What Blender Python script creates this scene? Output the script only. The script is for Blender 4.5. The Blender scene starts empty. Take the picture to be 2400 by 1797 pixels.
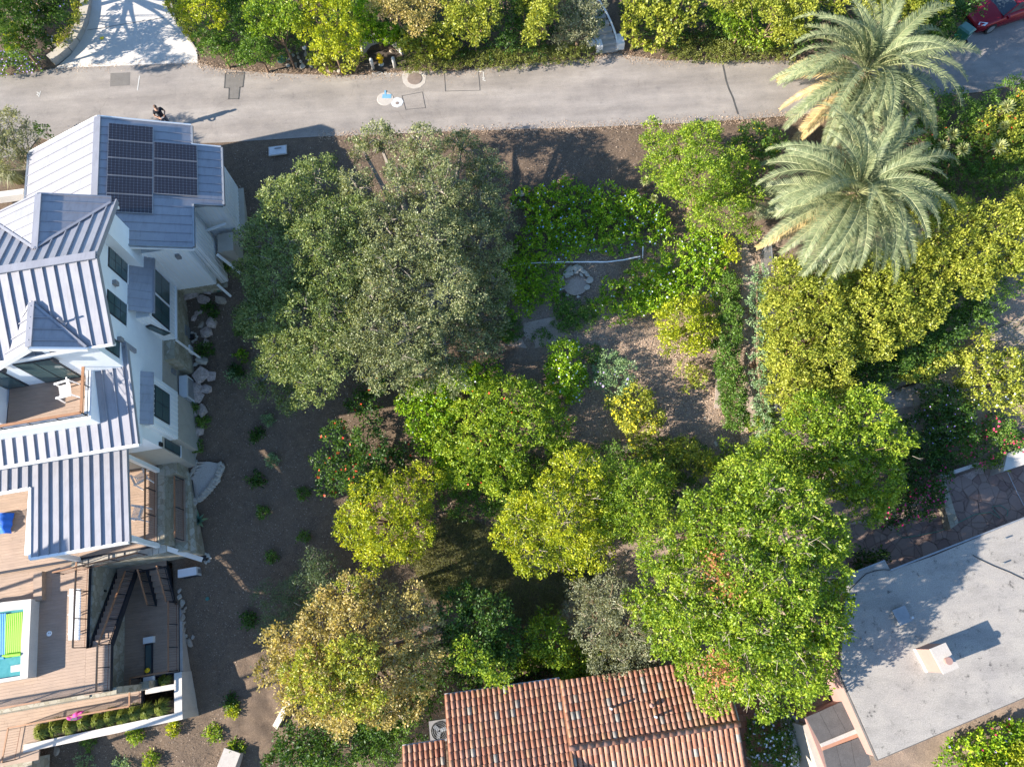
import bpy, math, random
import numpy as np
from math import sin, cos, radians, pi, sqrt, atan, atan2
from mathutils import Vector, Matrix

S = bpy.context.scene
COL = S.collection
rng = np.random.default_rng(7)
random.seed(7)

# ------------------------------------------------------------------ camera
FPX = 1664.0                      # focal length in pixels of a 2400 px wide frame
CAM_H = 32.0                      # drone height above the lane
TILT = atan(603.3 / FPX)
ROLL = -atan(40 / 602.0)
cam_d = bpy.data.cameras.new('camera')
cam_d.sensor_width = 36.0
cam_d.lens = 36.0 * FPX / 2400.0
cam_d.clip_end = 500
cam = bpy.data.objects.new('camera', cam_d)
COL.objects.link(cam)
RM = Matrix.Rotation(TILT, 3, 'X') @ Matrix.Rotation(ROLL, 3, 'Z')
cam.matrix_world = Matrix.Translation((0, 0, CAM_H)) @ RM.to_4x4()
S.camera = cam
S.render.resolution_x, S.render.resolution_y = 1024, 766

# ------------------------------------------------------------------ sky, sun, exposure
SUN_EL, SUN_AZ = radians(25.0), radians(15.0)   # light travels towards +X turned 15 deg
w = bpy.data.worlds.new('World'); S.world = w; w.use_nodes = True
nt = w.node_tree; nt.nodes.clear()
sky = nt.nodes.new('ShaderNodeTexSky'); sky.sky_type = 'NISHITA'; sky.sun_disc = False
sky.sun_elevation = SUN_EL
sky.sun_rotation = radians(255.0)               # compass: sun stands in the west-south-west
sky.air_density = 1.2; sky.dust_density = 0.3; sky.ozone_density = 4.5
bg = nt.nodes.new('ShaderNodeBackground'); bg.inputs['Strength'].default_value = 0.105
wo = nt.nodes.new('ShaderNodeOutputWorld')
nt.links.new(sky.outputs[0], bg.inputs[0]); nt.links.new(bg.outputs[0], wo.inputs[0])
sd = bpy.data.lights.new('sun', 'SUN'); sd.energy = 5.0; sd.angle = radians(0.5)
sd.color = (1.0, 0.895, 0.76)
sun = bpy.data.objects.new('sun', sd); COL.objects.link(sun)
ldir = Vector((cos(SUN_EL) * cos(SUN_AZ), cos(SUN_EL) * sin(SUN_AZ), -sin(SUN_EL)))
sun.rotation_euler = ldir.to_track_quat('-Z', 'Y').to_euler()
sun.location = (-20, -5, 40)
S.view_settings.view_transform = 'Standard'
S.view_settings.look = 'None'
S.view_settings.exposure = 1.52
S.view_settings.gamma = 1.0
S.view_settings.use_curve_mapping = False

# ------------------------------------------------------------------ survey: picture point + height -> place
RN = np.array([list(r) for r in RM])
CO = np.array([0, 0, CAM_H])
def ray(px, py):
    return RN @ np.array([(px - 1200) / FPX, (898.5 - py) / FPX, -1.0])
def P(px, py, z=0.0):
    d = ray(px, py); return CO + d * ((z - CAM_H) / d[2])
HA = radians(6)
def W(u, v, z=0.0):
    return np.array([u * cos(HA) - v * sin(HA), u * sin(HA) + v * cos(HA), z])
def toUV(x, y):
    return x * cos(HA) + y * sin(HA), -x * sin(HA) + y * cos(HA)
def sstep(a, b, x):
    t = np.clip((x - a) / (b - a), 0, 1); return t * t * (3 - 2 * t)
YN_X = [-40, -17, 1.2, 17, 22, 27, 33, 45]
YN_Y = [34.3, 32.9, 31.4, 30.2, 30.0, 32.0, 34.6, 38.5]
def gz(X, Y):
    X = np.asarray(X, float); Y = np.asarray(Y, float)
    z = np.where(Y > 26.4, 0.0, np.where(Y > 13, (Y - 26.4) * 0.209, -2.8 + (Y - 13) * 0.33))
    z = np.maximum(z, -9.0)
    # bank above the lane
    yn = np.interp(X, YN_X, YN_Y) + 0.5
    bank = np.clip(Y - yn, 0, 60)
    dr = sstep(-26.6, -25.6, X) * (1 - sstep(-17.6, -16.6, X))
    z = z + np.minimum(bank * (0.36 * (1 - dr) + 0.03 * dr), 5) - .12 * dr * sstep(0, .4, bank)
    # terrace of the flat-roofed house on the right
    m = sstep(11.5, 14.0, X) * (1 - sstep(6.8, 9.0, Y - 0.10 * (X - 20)))
    z = z * (1 - m) + (-5.6) * m
    # cellar under the white house
    u, v = X * cos(HA) + Y * sin(HA), -X * sin(HA) + Y * cos(HA)
    h1 = (u < -16.2) & (v > 7.4) & (v < 19.5)
    h2 = (u < -17.9) & (v > -0.4) & (v <= 7.4)
    z = np.where(h1 | h2, np.minimum(z, -9.0), z)
    return z
def G(px, py):
    z = 0.0
    for _ in range(25):
        p = P(px, py, z); z = 0.5 * z + 0.5 * float(gz(p[0], p[1]))
    return P(px, py, z)

# ------------------------------------------------------------------ materials
MATS = {}
def new_mat(name):
    m = bpy.data.materials.new(name); m.use_nodes = True
    n = m.node_tree; b = n.nodes['Principled BSDF']; MATS[name] = m
    return m, n, b
def rgba(c): return (c[0], c[1], c[2], 1)
def noise(n, scale, detail=5, rough=0.6, coord='Object', stretch=None, rot=None):
    if coord != 'World':
        tc = n.nodes.new('ShaderNodeTexCoord'); src = tc.outputs[coord]
    else:
        ge = n.nodes.new('ShaderNodeNewGeometry'); src = ge.outputs['Position']
    if stretch is not None or rot is not None:
        mp = n.nodes.new('ShaderNodeMapping'); n.links.new(src, mp.inputs[0]); src = mp.outputs[0]
        if stretch is not None: mp.inputs['Scale'].default_value = stretch
        if rot is not None: mp.inputs['Rotation'].default_value = (0, 0, rot)
    t = n.nodes.new('ShaderNodeTexNoise'); t.inputs['Scale'].default_value = scale
    t.inputs['Detail'].default_value = detail; t.inputs['Roughness'].default_value = rough
    n.links.new(src, t.inputs['Vector']); return t.outputs['Fac']
def ramp(n, fac, stops):
    r = n.nodes.new('ShaderNodeValToRGB'); e = r.color_ramp.elements
    e[0].position, e[0].color = stops[0][0], rgba(stops[0][1])
    e[1].position, e[1].color = stops[-1][0], rgba(stops[-1][1])
    for p, c in stops[1:-1]:
        x = e.new(p); x.color = rgba(c)
    n.links.new(fac, r.inputs[0]); return r.outputs[0]
def mixc(n, fac, a, b, mode='MIX'):
    m = n.nodes.new('ShaderNodeMix'); m.data_type = 'RGBA'; m.blend_type = mode
    for k, v in (('Factor', fac), ('A', a), ('B', b)):
        i = [s for s in m.inputs if s.name == k and (s.type == 'VALUE' if k == 'Factor' else s.type == 'RGBA')][0]
        if isinstance(v, (int, float)): i.default_value = v
        elif isinstance(v, (tuple, list)): i.default_value = rgba(v)
        else: n.links.new(v, i)
    return [s for s in m.outputs if s.type == 'RGBA'][0]
def bump(n, b, fac, strength=0.3, dist=0.02):
    bp = n.nodes.new('ShaderNodeBump'); bp.inputs['Strength'].default_value = strength
    bp.inputs['Distance'].default_value = dist
    n.links.new(fac, bp.inputs['Height']); n.links.new(bp.outputs[0], b.inputs['Normal'])
def simple(name, col, rough=0.6, metal=0.0, var=0.12, scale=3.0, fine=60.0, fstr=0.12, spec=0.5):
    """one colour with large blotches and fine grain"""
    m, n, b = new_mat(name)
    a = noise(n, scale, 5, 0.65, 'World'); f = noise(n, fine, 3, 0.6, 'World')
    c1 = tuple(x * (1 - var) for x in col); c2 = tuple(min(1, x * (1 + var)) for x in col)
    c = ramp(n, a, [(0.3, c1), (0.7, c2)])
    g = ramp(n, f, [(0.3, (1 - fstr,) * 3), (0.7, (1 + fstr,) * 3)])
    c = mixc(n, 1.0, c, g, 'MULTIPLY')
    n.links.new(c, b.inputs['Base Color'])
    b.inputs['Roughness'].default_value = rough; b.inputs['Metallic'].default_value = metal
    b.inputs['Specular IOR Level'].default_value = spec
    bump(n, b, f, 0.15, 0.01)
    return m

def leaf_mat(name, c_dark, c_mid, c_light, trans=0.38, rough=0.45):
    c_mid = tuple(x * 1.12 for x in c_mid); c_light = tuple(min(.8, x * 1.15) for x in c_light)
    m = bpy.data.materials.new(name); m.use_nodes = True; MATS[name] = m
    n = m.node_tree; n.nodes.clear()
    at = n.nodes.new('ShaderNodeAttribute'); at.attribute_name = 'tint'
    ns = noise(n, 0.55, 3, 0.6, 'World')
    ad = n.nodes.new('ShaderNodeMath'); ad.operation = 'MULTIPLY_ADD'
    n.links.new(ns, ad.inputs[0]); ad.inputs[1].default_value = 0.7; 
    sb = n.nodes.new('ShaderNodeMath'); sb.operation = 'SUBTRACT'
    n.links.new(at.outputs['Fac'], sb.inputs[0]); sb.inputs[1].default_value = 0.35
    n.links.new(sb.outputs[0], ad.inputs[2])
    c = ramp(n, ad.outputs[0], [(0.05, c_dark), (0.5, c_mid), (0.95, c_light)])
    d = n.nodes.new('ShaderNodeBsdfDiffuse'); t = n.nodes.new('ShaderNodeBsdfTranslucent')
    g = n.nodes.new('ShaderNodeBsdfGlossy'); g.inputs['Roughness'].default_value = rough
    g.inputs['Color'].default_value = (0.9, 0.95, 1.0, 1)
    n.links.new(c, d.inputs['Color'])
    tcx = mixc(n, 1.0, c, (1.35, 1.25, 0.55), 'MULTIPLY'); n.links.new(tcx, t.inputs['Color'])
    mx = n.nodes.new('ShaderNodeMixShader'); mx.inputs[0].default_value = trans
    n.links.new(d.outputs[0], mx.inputs[1]); n.links.new(t.outputs[0], mx.inputs[2])
    m2 = n.nodes.new('ShaderNodeMixShader'); m2.inputs[0].default_value = 0.02
    n.links.new(mx.outputs[0], m2.inputs[1]); n.links.new(g.outputs[0], m2.inputs[2])
    o = n.nodes.new('ShaderNodeOutputMaterial'); n.links.new(m2.outputs[0], o.inputs[0])
    return m

leaf_mat('oak', (.05, .068, .028), (.19, .225, .105), (.43, .44, .25))
leaf_mat('oak_green', (.045, .075, .02), (.165, .225, .075), (.37, .41, .17))
leaf_mat('bright', (.04, .10, .01), (.185, .29, .022), (.42, .49, .055))
leaf_mat('yellowgreen', (.08, .13, .008), (.28, .34, .018), (.54, .54, .04))
leaf_mat('golden', (.08, .12, .015), (.28, .32, .042), (.53, .53, .095))
leaf_mat('autumn', (.13, .12, .04), (.38, .33, .12), (.60, .48, .22))
leaf_mat('deep', (.02, .05, .012), (.05, .115, .02), (.12, .20, .035))
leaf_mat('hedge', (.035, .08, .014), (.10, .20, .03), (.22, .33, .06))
leaf_mat('bluegreen', (.07, .13, .06), (.20, .32, .15), (.40, .5, .27))
leaf_mat('groundcover', (.05, .13, .008), (.19, .34, .016), (.45, .56, .04))
leaf_mat('greygreen', (.08, .09, .055), (.20, .22, .13), (.36, .36, .22))
leaf_mat('spiky', (.05, .085, .04), (.10, .16, .08), (.22, .27, .13))
leaf_mat('trim', (.06, .085, .018), (.17, .20, .045), (.30, .32, .08))
leaf_mat('palm', (.085, .11, .05), (.175, .215, .11), (.345, .36, .19), trans=0.25, rough=0.5)
leaf_mat('palmdry', (.25, .18, .08), (.38, .28, .12), (.5, .4, .2), trans=0.1)
leaf_mat('deadleaf', (.16, .06, .025), (.30, .12, .05), (.42, .2, .09), trans=0.1)
leaf_mat('grassleaf', (.07, .10, .015), (.15, .20, .03), (.32, .33, .07))
leaf_mat('drygrass', (.11, .125, .06), (.23, .245, .125), (.40, .39, .22))
leaf_mat('agave', (.06, .15, .12), (.13, .25, .2), (.35, .42, .15), trans=0.1)
leaf_mat('yucca', (.14, .18, .06), (.28, .32, .12), (.5, .5, .25), trans=0.15)
for nm, c in (('white_flower', (.75, .78, .9)), ('blue_flower', (.42, .5, .95)), ('red_flower', (.7, .06, .02)),
              ('pink_flower', (.75, .03, .16)), ('purple_flower', (.45, .32, .75)), ('yellow_flower', (.85, .66, .02)),
              ('magenta_flower', (.55, .01, .16))):
    simple(nm, c, 0.6)

simple('white_wall', (.77, .80, .83), 0.6, var=.03, fstr=.03)
simple('white_trim', (.82, .82, .82), 0.45, var=.02, fstr=.02)
simple('stucco', (.40, .37, .32), 0.85, var=.08)
simple('concrete', (.42, .39, .36), 0.85, var=.08, fine=30)
simple('white_concrete', (.56, .53, .49), 0.8, var=.06, fine=30)
simple('dark_metal', (.03, .034, .045), 0.4, 0.3)
simple('rust_metal', (.20, .085, .045), 0.6, var=.2)
simple('rail_wood', (.30, .15, .075), 0.55, var=.15)
simple('grey_metal', (.30, .32, .34), 0.4, 0.5)
simple('lamp_grey', (.22, .22, .23), 0.6)
simple('ac_white', (.60, .62, .65), 0.5, var=.04)
simple('black', (.015, .015, .017), 0.5)
simple('pipe_white', (.8, .8, .82), 0.4)
simple('bark_oak', (.24, .21, .18), 0.9, var=.25, fine=25, fstr=.3)
simple('bark_pale', (.33, .28, .22), 0.9, var=.2)
simple('bark_brown', (.20, .13, .085), 0.9, var=.25)
simple('palm_trunk', (.22, .16, .10), 0.9, var=.3)
simple('rock_tan', (.34, .28, .22), 0.9, var=.18, scale=4, fine=20, fstr=.2)
simple('rock_pink', (.44, .35, .305), 0.9, var=.28, scale=6, fine=14, fstr=.3)
simple('rock_pale', (.42, .38, .32), 0.9, var=.15, scale=4, fine=20, fstr=.15)
simple('pink_stucco', (.30, .185, .16), 0.85, var=.05)
simple('grey_roofing', (.085, .083, .085), 0.9, var=.15, fine=20, fstr=.2)
simple('soil_dark', (.07, .055, .045), 0.95, var=.25, fine=30, fstr=.4)
simple('hydrant_yellow', (.80, .55, .01), 0.4, var=.06)
simple('car_red', (.22, .008, .02), 0.25, 0.3, var=.05)
simple('bin_green', (.015, .14, .09), 0.5)
simple('bin_lid', (.06, .17, .15), 0.45)
simple('tyre', (.02, .02, .02), 0.8)
simple('glass_car', (.03, .045, .06), 0.08, 0.0)
simple('skin', (.45, .25, .17), 0.55, var=.05)
simple('hair', (.10, .055, .035), 0.7)
simple('shirt', (.012, .014, .022), 0.85)
simple('trousers', (.10, .10, .12), 0.85)
simple('pink_cloth', (.62, .06, .30), 0.8, var=.1)
simple('blue_cloth', (.01, .13, .62), 0.7, var=.1)
simple('green_foam', (.24, .55, .03), 0.6, var=.04)
simple('blue_foam', (.04, .25, .5), 0.6, var=.06)
simple('valve_green', (.05, .16, .13), 0.6)
simple('utility_white', (.50, .52, .55), 0.6)
simple('paint_white', (.52, .52, .50), 0.8)
simple('paint_blue', (.14, .32, .48), 0.8)
simple('tar', (.07, .07, .07), 0.9, var=.3)
simple('patch', (.155, .145, .135), 0.9, var=.12, fine=40, fstr=.2)
simple('manhole', (.20, .16, .14), 0.7, var=.2)
simple('weathered_wood', (.28, .23, .20), 0.9, var=.15)
simple('hose_green', (.08, .3, .22), 0.5)
simple('rubber_mat', (.10, .115, .125), 0.9)
simple('red_paint', (.6, .03, .02), 0.5)
simple('headlight', (.6, .65, .7), 0.1)

def deck_mat(name, c1, c2, ang):
    m, n, b = new_mat(name)
    f = noise(n, 2.0, 6, 0.7, 'World', (1, 9, 1), ang); g = noise(n, 1.2, 3, 0.5, 'World')
    oi = n.nodes.new('ShaderNodeObjectInfo')
    at = n.nodes.new('ShaderNodeAttribute'); at.attribute_name = 'tint'
    c = ramp(n, f, [(0.3, c1), (0.7, c2)])
    v = ramp(n, at.outputs['Fac'], [(0, (.95, .95, .95)), (1, (1.05, 1.045, 1.04))])
    c = mixc(n, 1.0, c, v, 'MULTIPLY')
    v2 = ramp(n, g, [(0.3, (.92, .92, .93)), (0.7, (1.07, 1.06, 1.05))])
    c = mixc(n, 1.0, c, v2, 'MULTIPLY')
    n.links.new(c, b.inputs['Base Color']); b.inputs['Roughness'].default_value = 0.7
    bump(n, b, f, 0.2, 0.004)
deck_mat('deck', (.30, .215, .155), (.40, .29, .22), -HA)
deck_mat('deck_cross', (.30, .215, .155), (.40, .29, .22), -HA + pi / 2)

def roof_mat():
    m, n, b = new_mat('roof_metal')
    f = noise(n, 1.4, 4, 0.6, 'World'); g = noise(n, 30, 3, 0.6, 'World')
    oi = n.nodes.new('ShaderNodeObjectInfo')
    c = ramp(n, f, [(0.3, (.275, .28, .315)), (0.7, (.315, .32, .355))])
    v = ramp(n, oi.outputs['Random'], [(0, (.965, .965, .97)), (1, (1.03, 1.03, 1.03))])
    c = mixc(n, 1.0, c, v, 'MULTIPLY')
    dz = noise(n, 2.2, 7, 0.75, 'World', (3.5, .6, 1), -HA); c = mixc(n, 1.0, c, ramp(n, dz, [(.32, (.84, .83, .81)), (.5, (1, 1, 1)), (.7, (1.05, 1.05, 1.05))]), 'MULTIPLY')
    n.links.new(c, b.inputs['Base Color'])
    b.inputs['Roughness'].default_value = 0.5; b.inputs['Metallic'].default_value = 0.15
    bump(n, b, f, 0.08, 0.02)
roof_mat()
def tile_mat():
    m, n, b = new_mat('clay_tile')
    oi = n.nodes.new('ShaderNodeObjectInfo')
    at = n.nodes.new('ShaderNodeAttribute'); at.attribute_name = 'tint'
    ad = n.nodes.new('ShaderNodeMath'); ad.operation = 'ADD'
    n.links.new(oi.outputs['Random'], ad.inputs[0]); n.links.new(at.outputs['Fac'], ad.inputs[1])
    fr = n.nodes.new('ShaderNodeMath'); fr.operation = 'FRACT'; n.links.new(ad.outputs[0], fr.inputs[0])
    c = ramp(n, fr.outputs[0], [(0.0, (.29, .125, .08)), (.3, (.35, .165, .10)), (.55, (.40, .215, .145)),
                                (.8, (.34, .18, .13)), (.955, (.37, .21, .12)), (.965, (.26, .23, .20)), (1.0, (.32, .29, .25))])
    f = noise(n, 14, 6, 0.7, 'World'); v = ramp(n, f, [(0.25, (.8, .8, .82)), (0.55, (1, 1, 1)), (.8, (1.15, 1.17, 1.2))])
    c = mixc(n, 1.0, c, v, 'MULTIPLY'); n.links.new(c, b.inputs['Base Color'])
    b.inputs['Roughness'].default_value = 0.8; bump(n, b, f, 0.25, 0.008)
tile_mat()
def mulch_mat():
    m, n, b = new_mat('mulch')
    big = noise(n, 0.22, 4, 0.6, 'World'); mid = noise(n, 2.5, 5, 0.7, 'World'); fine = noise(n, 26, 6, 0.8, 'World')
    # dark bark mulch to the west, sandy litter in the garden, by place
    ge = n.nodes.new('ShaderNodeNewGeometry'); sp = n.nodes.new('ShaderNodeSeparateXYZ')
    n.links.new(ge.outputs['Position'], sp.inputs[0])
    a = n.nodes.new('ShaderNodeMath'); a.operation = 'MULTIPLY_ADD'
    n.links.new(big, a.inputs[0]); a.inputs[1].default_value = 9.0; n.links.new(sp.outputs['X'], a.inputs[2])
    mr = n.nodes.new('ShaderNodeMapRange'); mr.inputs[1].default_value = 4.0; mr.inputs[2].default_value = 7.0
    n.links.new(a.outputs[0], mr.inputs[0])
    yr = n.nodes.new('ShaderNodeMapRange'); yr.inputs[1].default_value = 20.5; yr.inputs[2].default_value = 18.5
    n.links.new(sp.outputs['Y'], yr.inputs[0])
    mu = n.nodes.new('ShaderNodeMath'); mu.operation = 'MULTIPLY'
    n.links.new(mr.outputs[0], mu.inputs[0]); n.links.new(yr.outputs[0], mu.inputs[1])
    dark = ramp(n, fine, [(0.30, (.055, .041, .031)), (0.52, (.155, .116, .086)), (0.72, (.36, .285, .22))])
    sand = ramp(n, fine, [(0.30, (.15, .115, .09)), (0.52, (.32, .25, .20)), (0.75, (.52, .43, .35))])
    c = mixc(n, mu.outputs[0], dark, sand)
    v = ramp(n, mid, [(0.3, (.78, .78, .8)), (0.7, (1.18, 1.15, 1.1))])
    c = mixc(n, 1.0, c, v, 'MULTIPLY'); n.links.new(c, b.inputs['Base Color'])
    b.inputs['Roughness'].default_value = 0.95; b.inputs['Specular IOR Level'].default_value = 0.15
    bump(n, b, fine, 0.9, 0.05)
mulch_mat()
def road_mat():
    m, n, b = new_mat('asphalt')
    st = noise(n, 0.5, 6, 0.65, 'World', (0.28, 1.7, 1)); bl = noise(n, 0.9, 5, 0.6, 'World'); f = noise(n, 45, 4, 0.7, 'World')
    c = ramp(n, st, [(0.3, (.215, .197, .182)), (0.55, (.285, .262, .242)), (0.75, (.355, .33, .305))])
    v = ramp(n, bl, [(0.3, (.88, .88, .89)), (0.7, (1.1, 1.09, 1.08))]); c = mixc(n, 1.0, c, v, 'MULTIPLY')
    g = ramp(n, f, [(0.3, (.74, .74, .74)), (0.7, (1.22, 1.22, 1.22))]); c = mixc(n, 1.0, c, g, 'MULTIPLY')
    ge = n.nodes.new('ShaderNodeNewGeometry'); wn = n.nodes.new('ShaderNodeTexNoise'); wn.inputs['Scale'].default_value = .8; n.links.new(ge.outputs['Position'], wn.inputs['Vector'])
    wm = n.nodes.new('ShaderNodeVectorMath'); wm.operation = 'MULTIPLY_ADD'; n.links.new(wn.outputs['Color'], wm.inputs[0]); wm.inputs[1].default_value = (1.6, 1.6, 0); n.links.new(ge.outputs['Position'], wm.inputs[2])
    vo = n.nodes.new('ShaderNodeTexVoronoi'); vo.feature = 'DISTANCE_TO_EDGE'; vo.inputs['Scale'].default_value = .33; n.links.new(wm.outputs[0], vo.inputs['Vector'])
    ck = ramp(n, vo.outputs['Distance'], [(0.0, (.70, .69, .68)), (0.006, (1, 1, 1))]); cm = ramp(n, noise(n, .35, 3, .5, 'World'), [(.5, (1, 1, 1)), (.62, (0, 0, 0))])
    c = mixc(n, cm, mixc(n, 1.0, c, ck, 'MULTIPLY'), c)
    oil = noise(n, 1.7, 6, .75, 'World'); c = mixc(n, 1.0, c, ramp(n, oil, [(.30, (.80, .80, .81)), (.42, (1, 1, 1)), (.72, (1.08, 1.07, 1.06))]), 'MULTIPLY')
    n.links.new(c, b.inputs['Base Color']); b.inputs['Roughness'].default_value = 0.9
    b.inputs['Specular IOR Level'].default_value = 0.2
    bump(n, b, f, 0.3, 0.01)
road_mat()
def gravel_roof_mat():
    m, n, b = new_mat('gravel_roof')
    f = noise(n, 22, 5, 0.8, 'World'); g = noise(n, .7, 6, 0.7, 'World'); s = noise(n, 2.4, 6, 0.75, 'World')
    c = ramp(n, f, [(0.28, (.20, .187, .17)), (0.5, (.32, .302, .278)), (0.72, (.46, .437, .41))])
    v = ramp(n, g, [(0.3, (.88, .88, .9)), (0.7, (1.08, 1.07, 1.05))]); c = mixc(n, 1.0, c, v, 'MULTIPLY')
    d = ramp(n, s, [(0.34, (.35, .35, .36)), (0.38, (.82, .82, .82)), (0.45, (1, 1, 1))])
    s2 = noise(n, .35, 8, 0.8, 'World', (1, 2.5, 1), -.3); c = mixc(n, 1.0, c, ramp(n, s2, [(.35, (.80, .80, .80)), (.5, (1, 1, 1)), (.68, (1.12, 1.1, 1.07))]), 'MULTIPLY'); c = mixc(n, 1.0, c, d, 'MULTIPLY')
    n.links.new(c, b.inputs['Base Color']); b.inputs['Roughness'].default_value = 0.95
    bump(n, b, f, 0.6, 0.02)
gravel_roof_mat()
def stone_mat(name, cols, scale=2.2):
    m, n, b = new_mat(name)
    tc = n.nodes.new('ShaderNodeNewGeometry')
    v = n.nodes.new('ShaderNodeTexVoronoi'); v.inputs['Scale'].default_value = scale
    n.links.new(tc.outputs['Position'], v.inputs['Vector'])
    e = n.nodes.new('ShaderNodeTexVoronoi'); e.feature = 'DISTANCE_TO_EDGE'; e.inputs['Scale'].default_value = scale
    n.links.new(tc.outputs['Position'], e.inputs['Vector'])
    sp = n.nodes.new('ShaderNodeSeparateColor'); n.links.new(v.outputs['Color'], sp.inputs[0])
    c = ramp(n, sp.outputs[0], cols)
    j = ramp(n, e.outputs['Distance'], [(0.0, (.62, .6, .56)), (0.05, (1, 1, 1))])
    c = mixc(n, 1.0, c, j, 'MULTIPLY')
    f = noise(n, 25, 5, .7, 'World'); g = ramp(n, f, [(.3, (.85,) * 3), (.7, (1.12,) * 3)]); c = mixc(n, 1.0, c, g, 'MULTIPLY')
    n.links.new(c, b.inputs['Base Color']); b.inputs['Roughness'].default_value = 0.85
    bump(n, b, f, 0.3, 0.02)
stone_mat('stone_veneer', [(0.0, (.28, .25, .18)), (.5, (.36, .33, .25)), (1.0, (.43, .40, .33))], 3.6)
stone_mat('flag_stone', [(0.0, (.25, .17, .145)), (.5, (.30, .215, .18)), (1.0, (.35, .26, .22))], 1.3)
def litter_patch():
    m, n, b = new_mat('gravel')
    f = noise(n, 35, 5, 0.8, 'World')
    c = ramp(n, f, [(0.3, (.22, .20, .18)), (0.5, (.40, .37, .335)), (0.72, (.60, .57, .53))])
    n.links.new(c, b.inputs['Base Color']); b.inputs['Roughness'].default_value = 0.95; bump(n, b, f, 0.6, 0.02)
litter_patch()
def path_mat():
    m, n, b = new_mat('sandy_path')
    f = noise(n, 20, 5, 0.8, 'World'); g = noise(n, 1.6, 5, 0.7, 'World')
    c = ramp(n, f, [(0.3, (.25, .20, .165)), (0.55, (.38, .315, .26)), (0.75, (.5, .43, .37))])
    v = ramp(n, g, [(0.3, (.8, .8, .82)), (0.7, (1.15, 1.12, 1.1))]); c = mixc(n, 1.0, c, v, 'MULTIPLY')
    n.links.new(c, b.inputs['Base Color']); b.inputs['Roughness'].default_value = 0.95; bump(n, b, f, 0.5, 0.03)
path_mat()
def glass_mat():
    m, n, b = new_mat('window_glass')
    b.inputs['Base Color'].default_value = (.06, .10, .105, 1); b.inputs['Roughness'].default_value = 0.06
    b.inputs['Specular IOR Level'].default_value = 0.8
    m, n, b = new_mat('pool_water')
    f = noise(n, 5, 3, .5, 'World')
    n.links.new(ramp(n, f, [(.3, (.06, .25, .27)), (.7, (.10, .33, .35))]), b.inputs['Base Color'])
    b.inputs['Roughness'].default_value = 0.05; bump(n, b, f, 0.1, 0.02)
glass_mat()
def solar_mat():
    m, n, b = new_mat('solar_cell')
    b.inputs['Base Color'].default_value = (.032, .027, .034, 1); b.inputs['Roughness'].default_value = 0.22
    b.inputs['Coat Weight'].default_value = 0.4
    simple('solar_back', (.32, .32, .34), 0.5, var=.02)
solar_mat()

# ------------------------------------------------------------------ mesh helpers
def mk(name, V, F, mat, parent=None, smooth=False, origin=None, tint=None, kind=None):
    V = np.asarray(V, dtype=np.float64)
    if origin is None:
        if parent is not None: origin = np.array(parent['_o'])
        else: origin = np.array([(V[:, 0].min() + V[:, 0].max()) / 2, (V[:, 1].min() + V[:, 1].max()) / 2, V[:, 2].min()])
    origin = np.asarray(origin, float)
    me = bpy.data.meshes.new(name)
    L = V - origin
    if isinstance(F, np.ndarray):
        nf, k = F.shape
        me.vertices.add(len(L)); me.vertices.foreach_set('co', L.astype(np.float32).ravel())
        me.loops.add(nf * k); me.loops.foreach_set('vertex_index', F.astype(np.int32).ravel())
        me.polygons.add(nf); me.polygons.foreach_set('loop_start', np.arange(0, nf * k, k, dtype=np.int32))
        me.update(calc_edges=True)
    else:
        me.from_pydata([tuple(x) for x in L], [], F)
    if tint is not None:
        a = me.attributes.new('tint', 'FLOAT', 'FACE'); a.data.foreach_set('value', np.asarray(tint, np.float32))
    if smooth: me.polygons.foreach_set('use_smooth', np.ones(len(me.polygons), dtype=bool))
    me.materials.append(MATS[mat])
    o = bpy.data.objects.new(name, me); COL.objects.link(o)
    o['_o'] = list(origin)
    if parent is not None:
        o.parent = parent; o.location = Vector(origin - np.array(parent['_o']))
    else: o.location = Vector(origin)
    if kind: o['kind'] = kind
    return o
def tag(o, label, cat, group=None):
    o['label'] = label; o['category'] = cat
    if group: o['group'] = group
    return o
def thing(name, label, cat, loc, group=None):
    o = bpy.data.objects.new(name, None); COL.objects.link(o)
    o.empty_display_size = 0.2
    o.location = Vector(loc); o['_o'] = [float(x) for x in loc]
    return tag(o, label, cat, group)
def dup_to(src, loc, rz=0.0, scale=None, rot=None, parent=None):
    """copy of one mesh object (its mesh data shared)"""
    c = src.copy(); COL.objects.link(c); c.parent = parent
    loc = np.asarray(loc, float); c['_o'] = list(loc)
    c.location = Vector(loc - (np.array(parent['_o']) if parent is not None else 0))
    c.rotation_euler = rot if rot is not None else (0, 0, rz)
    if scale is not None: c.scale = scale if isinstance(scale, tuple) else (scale,) * 3
    return c

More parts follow.
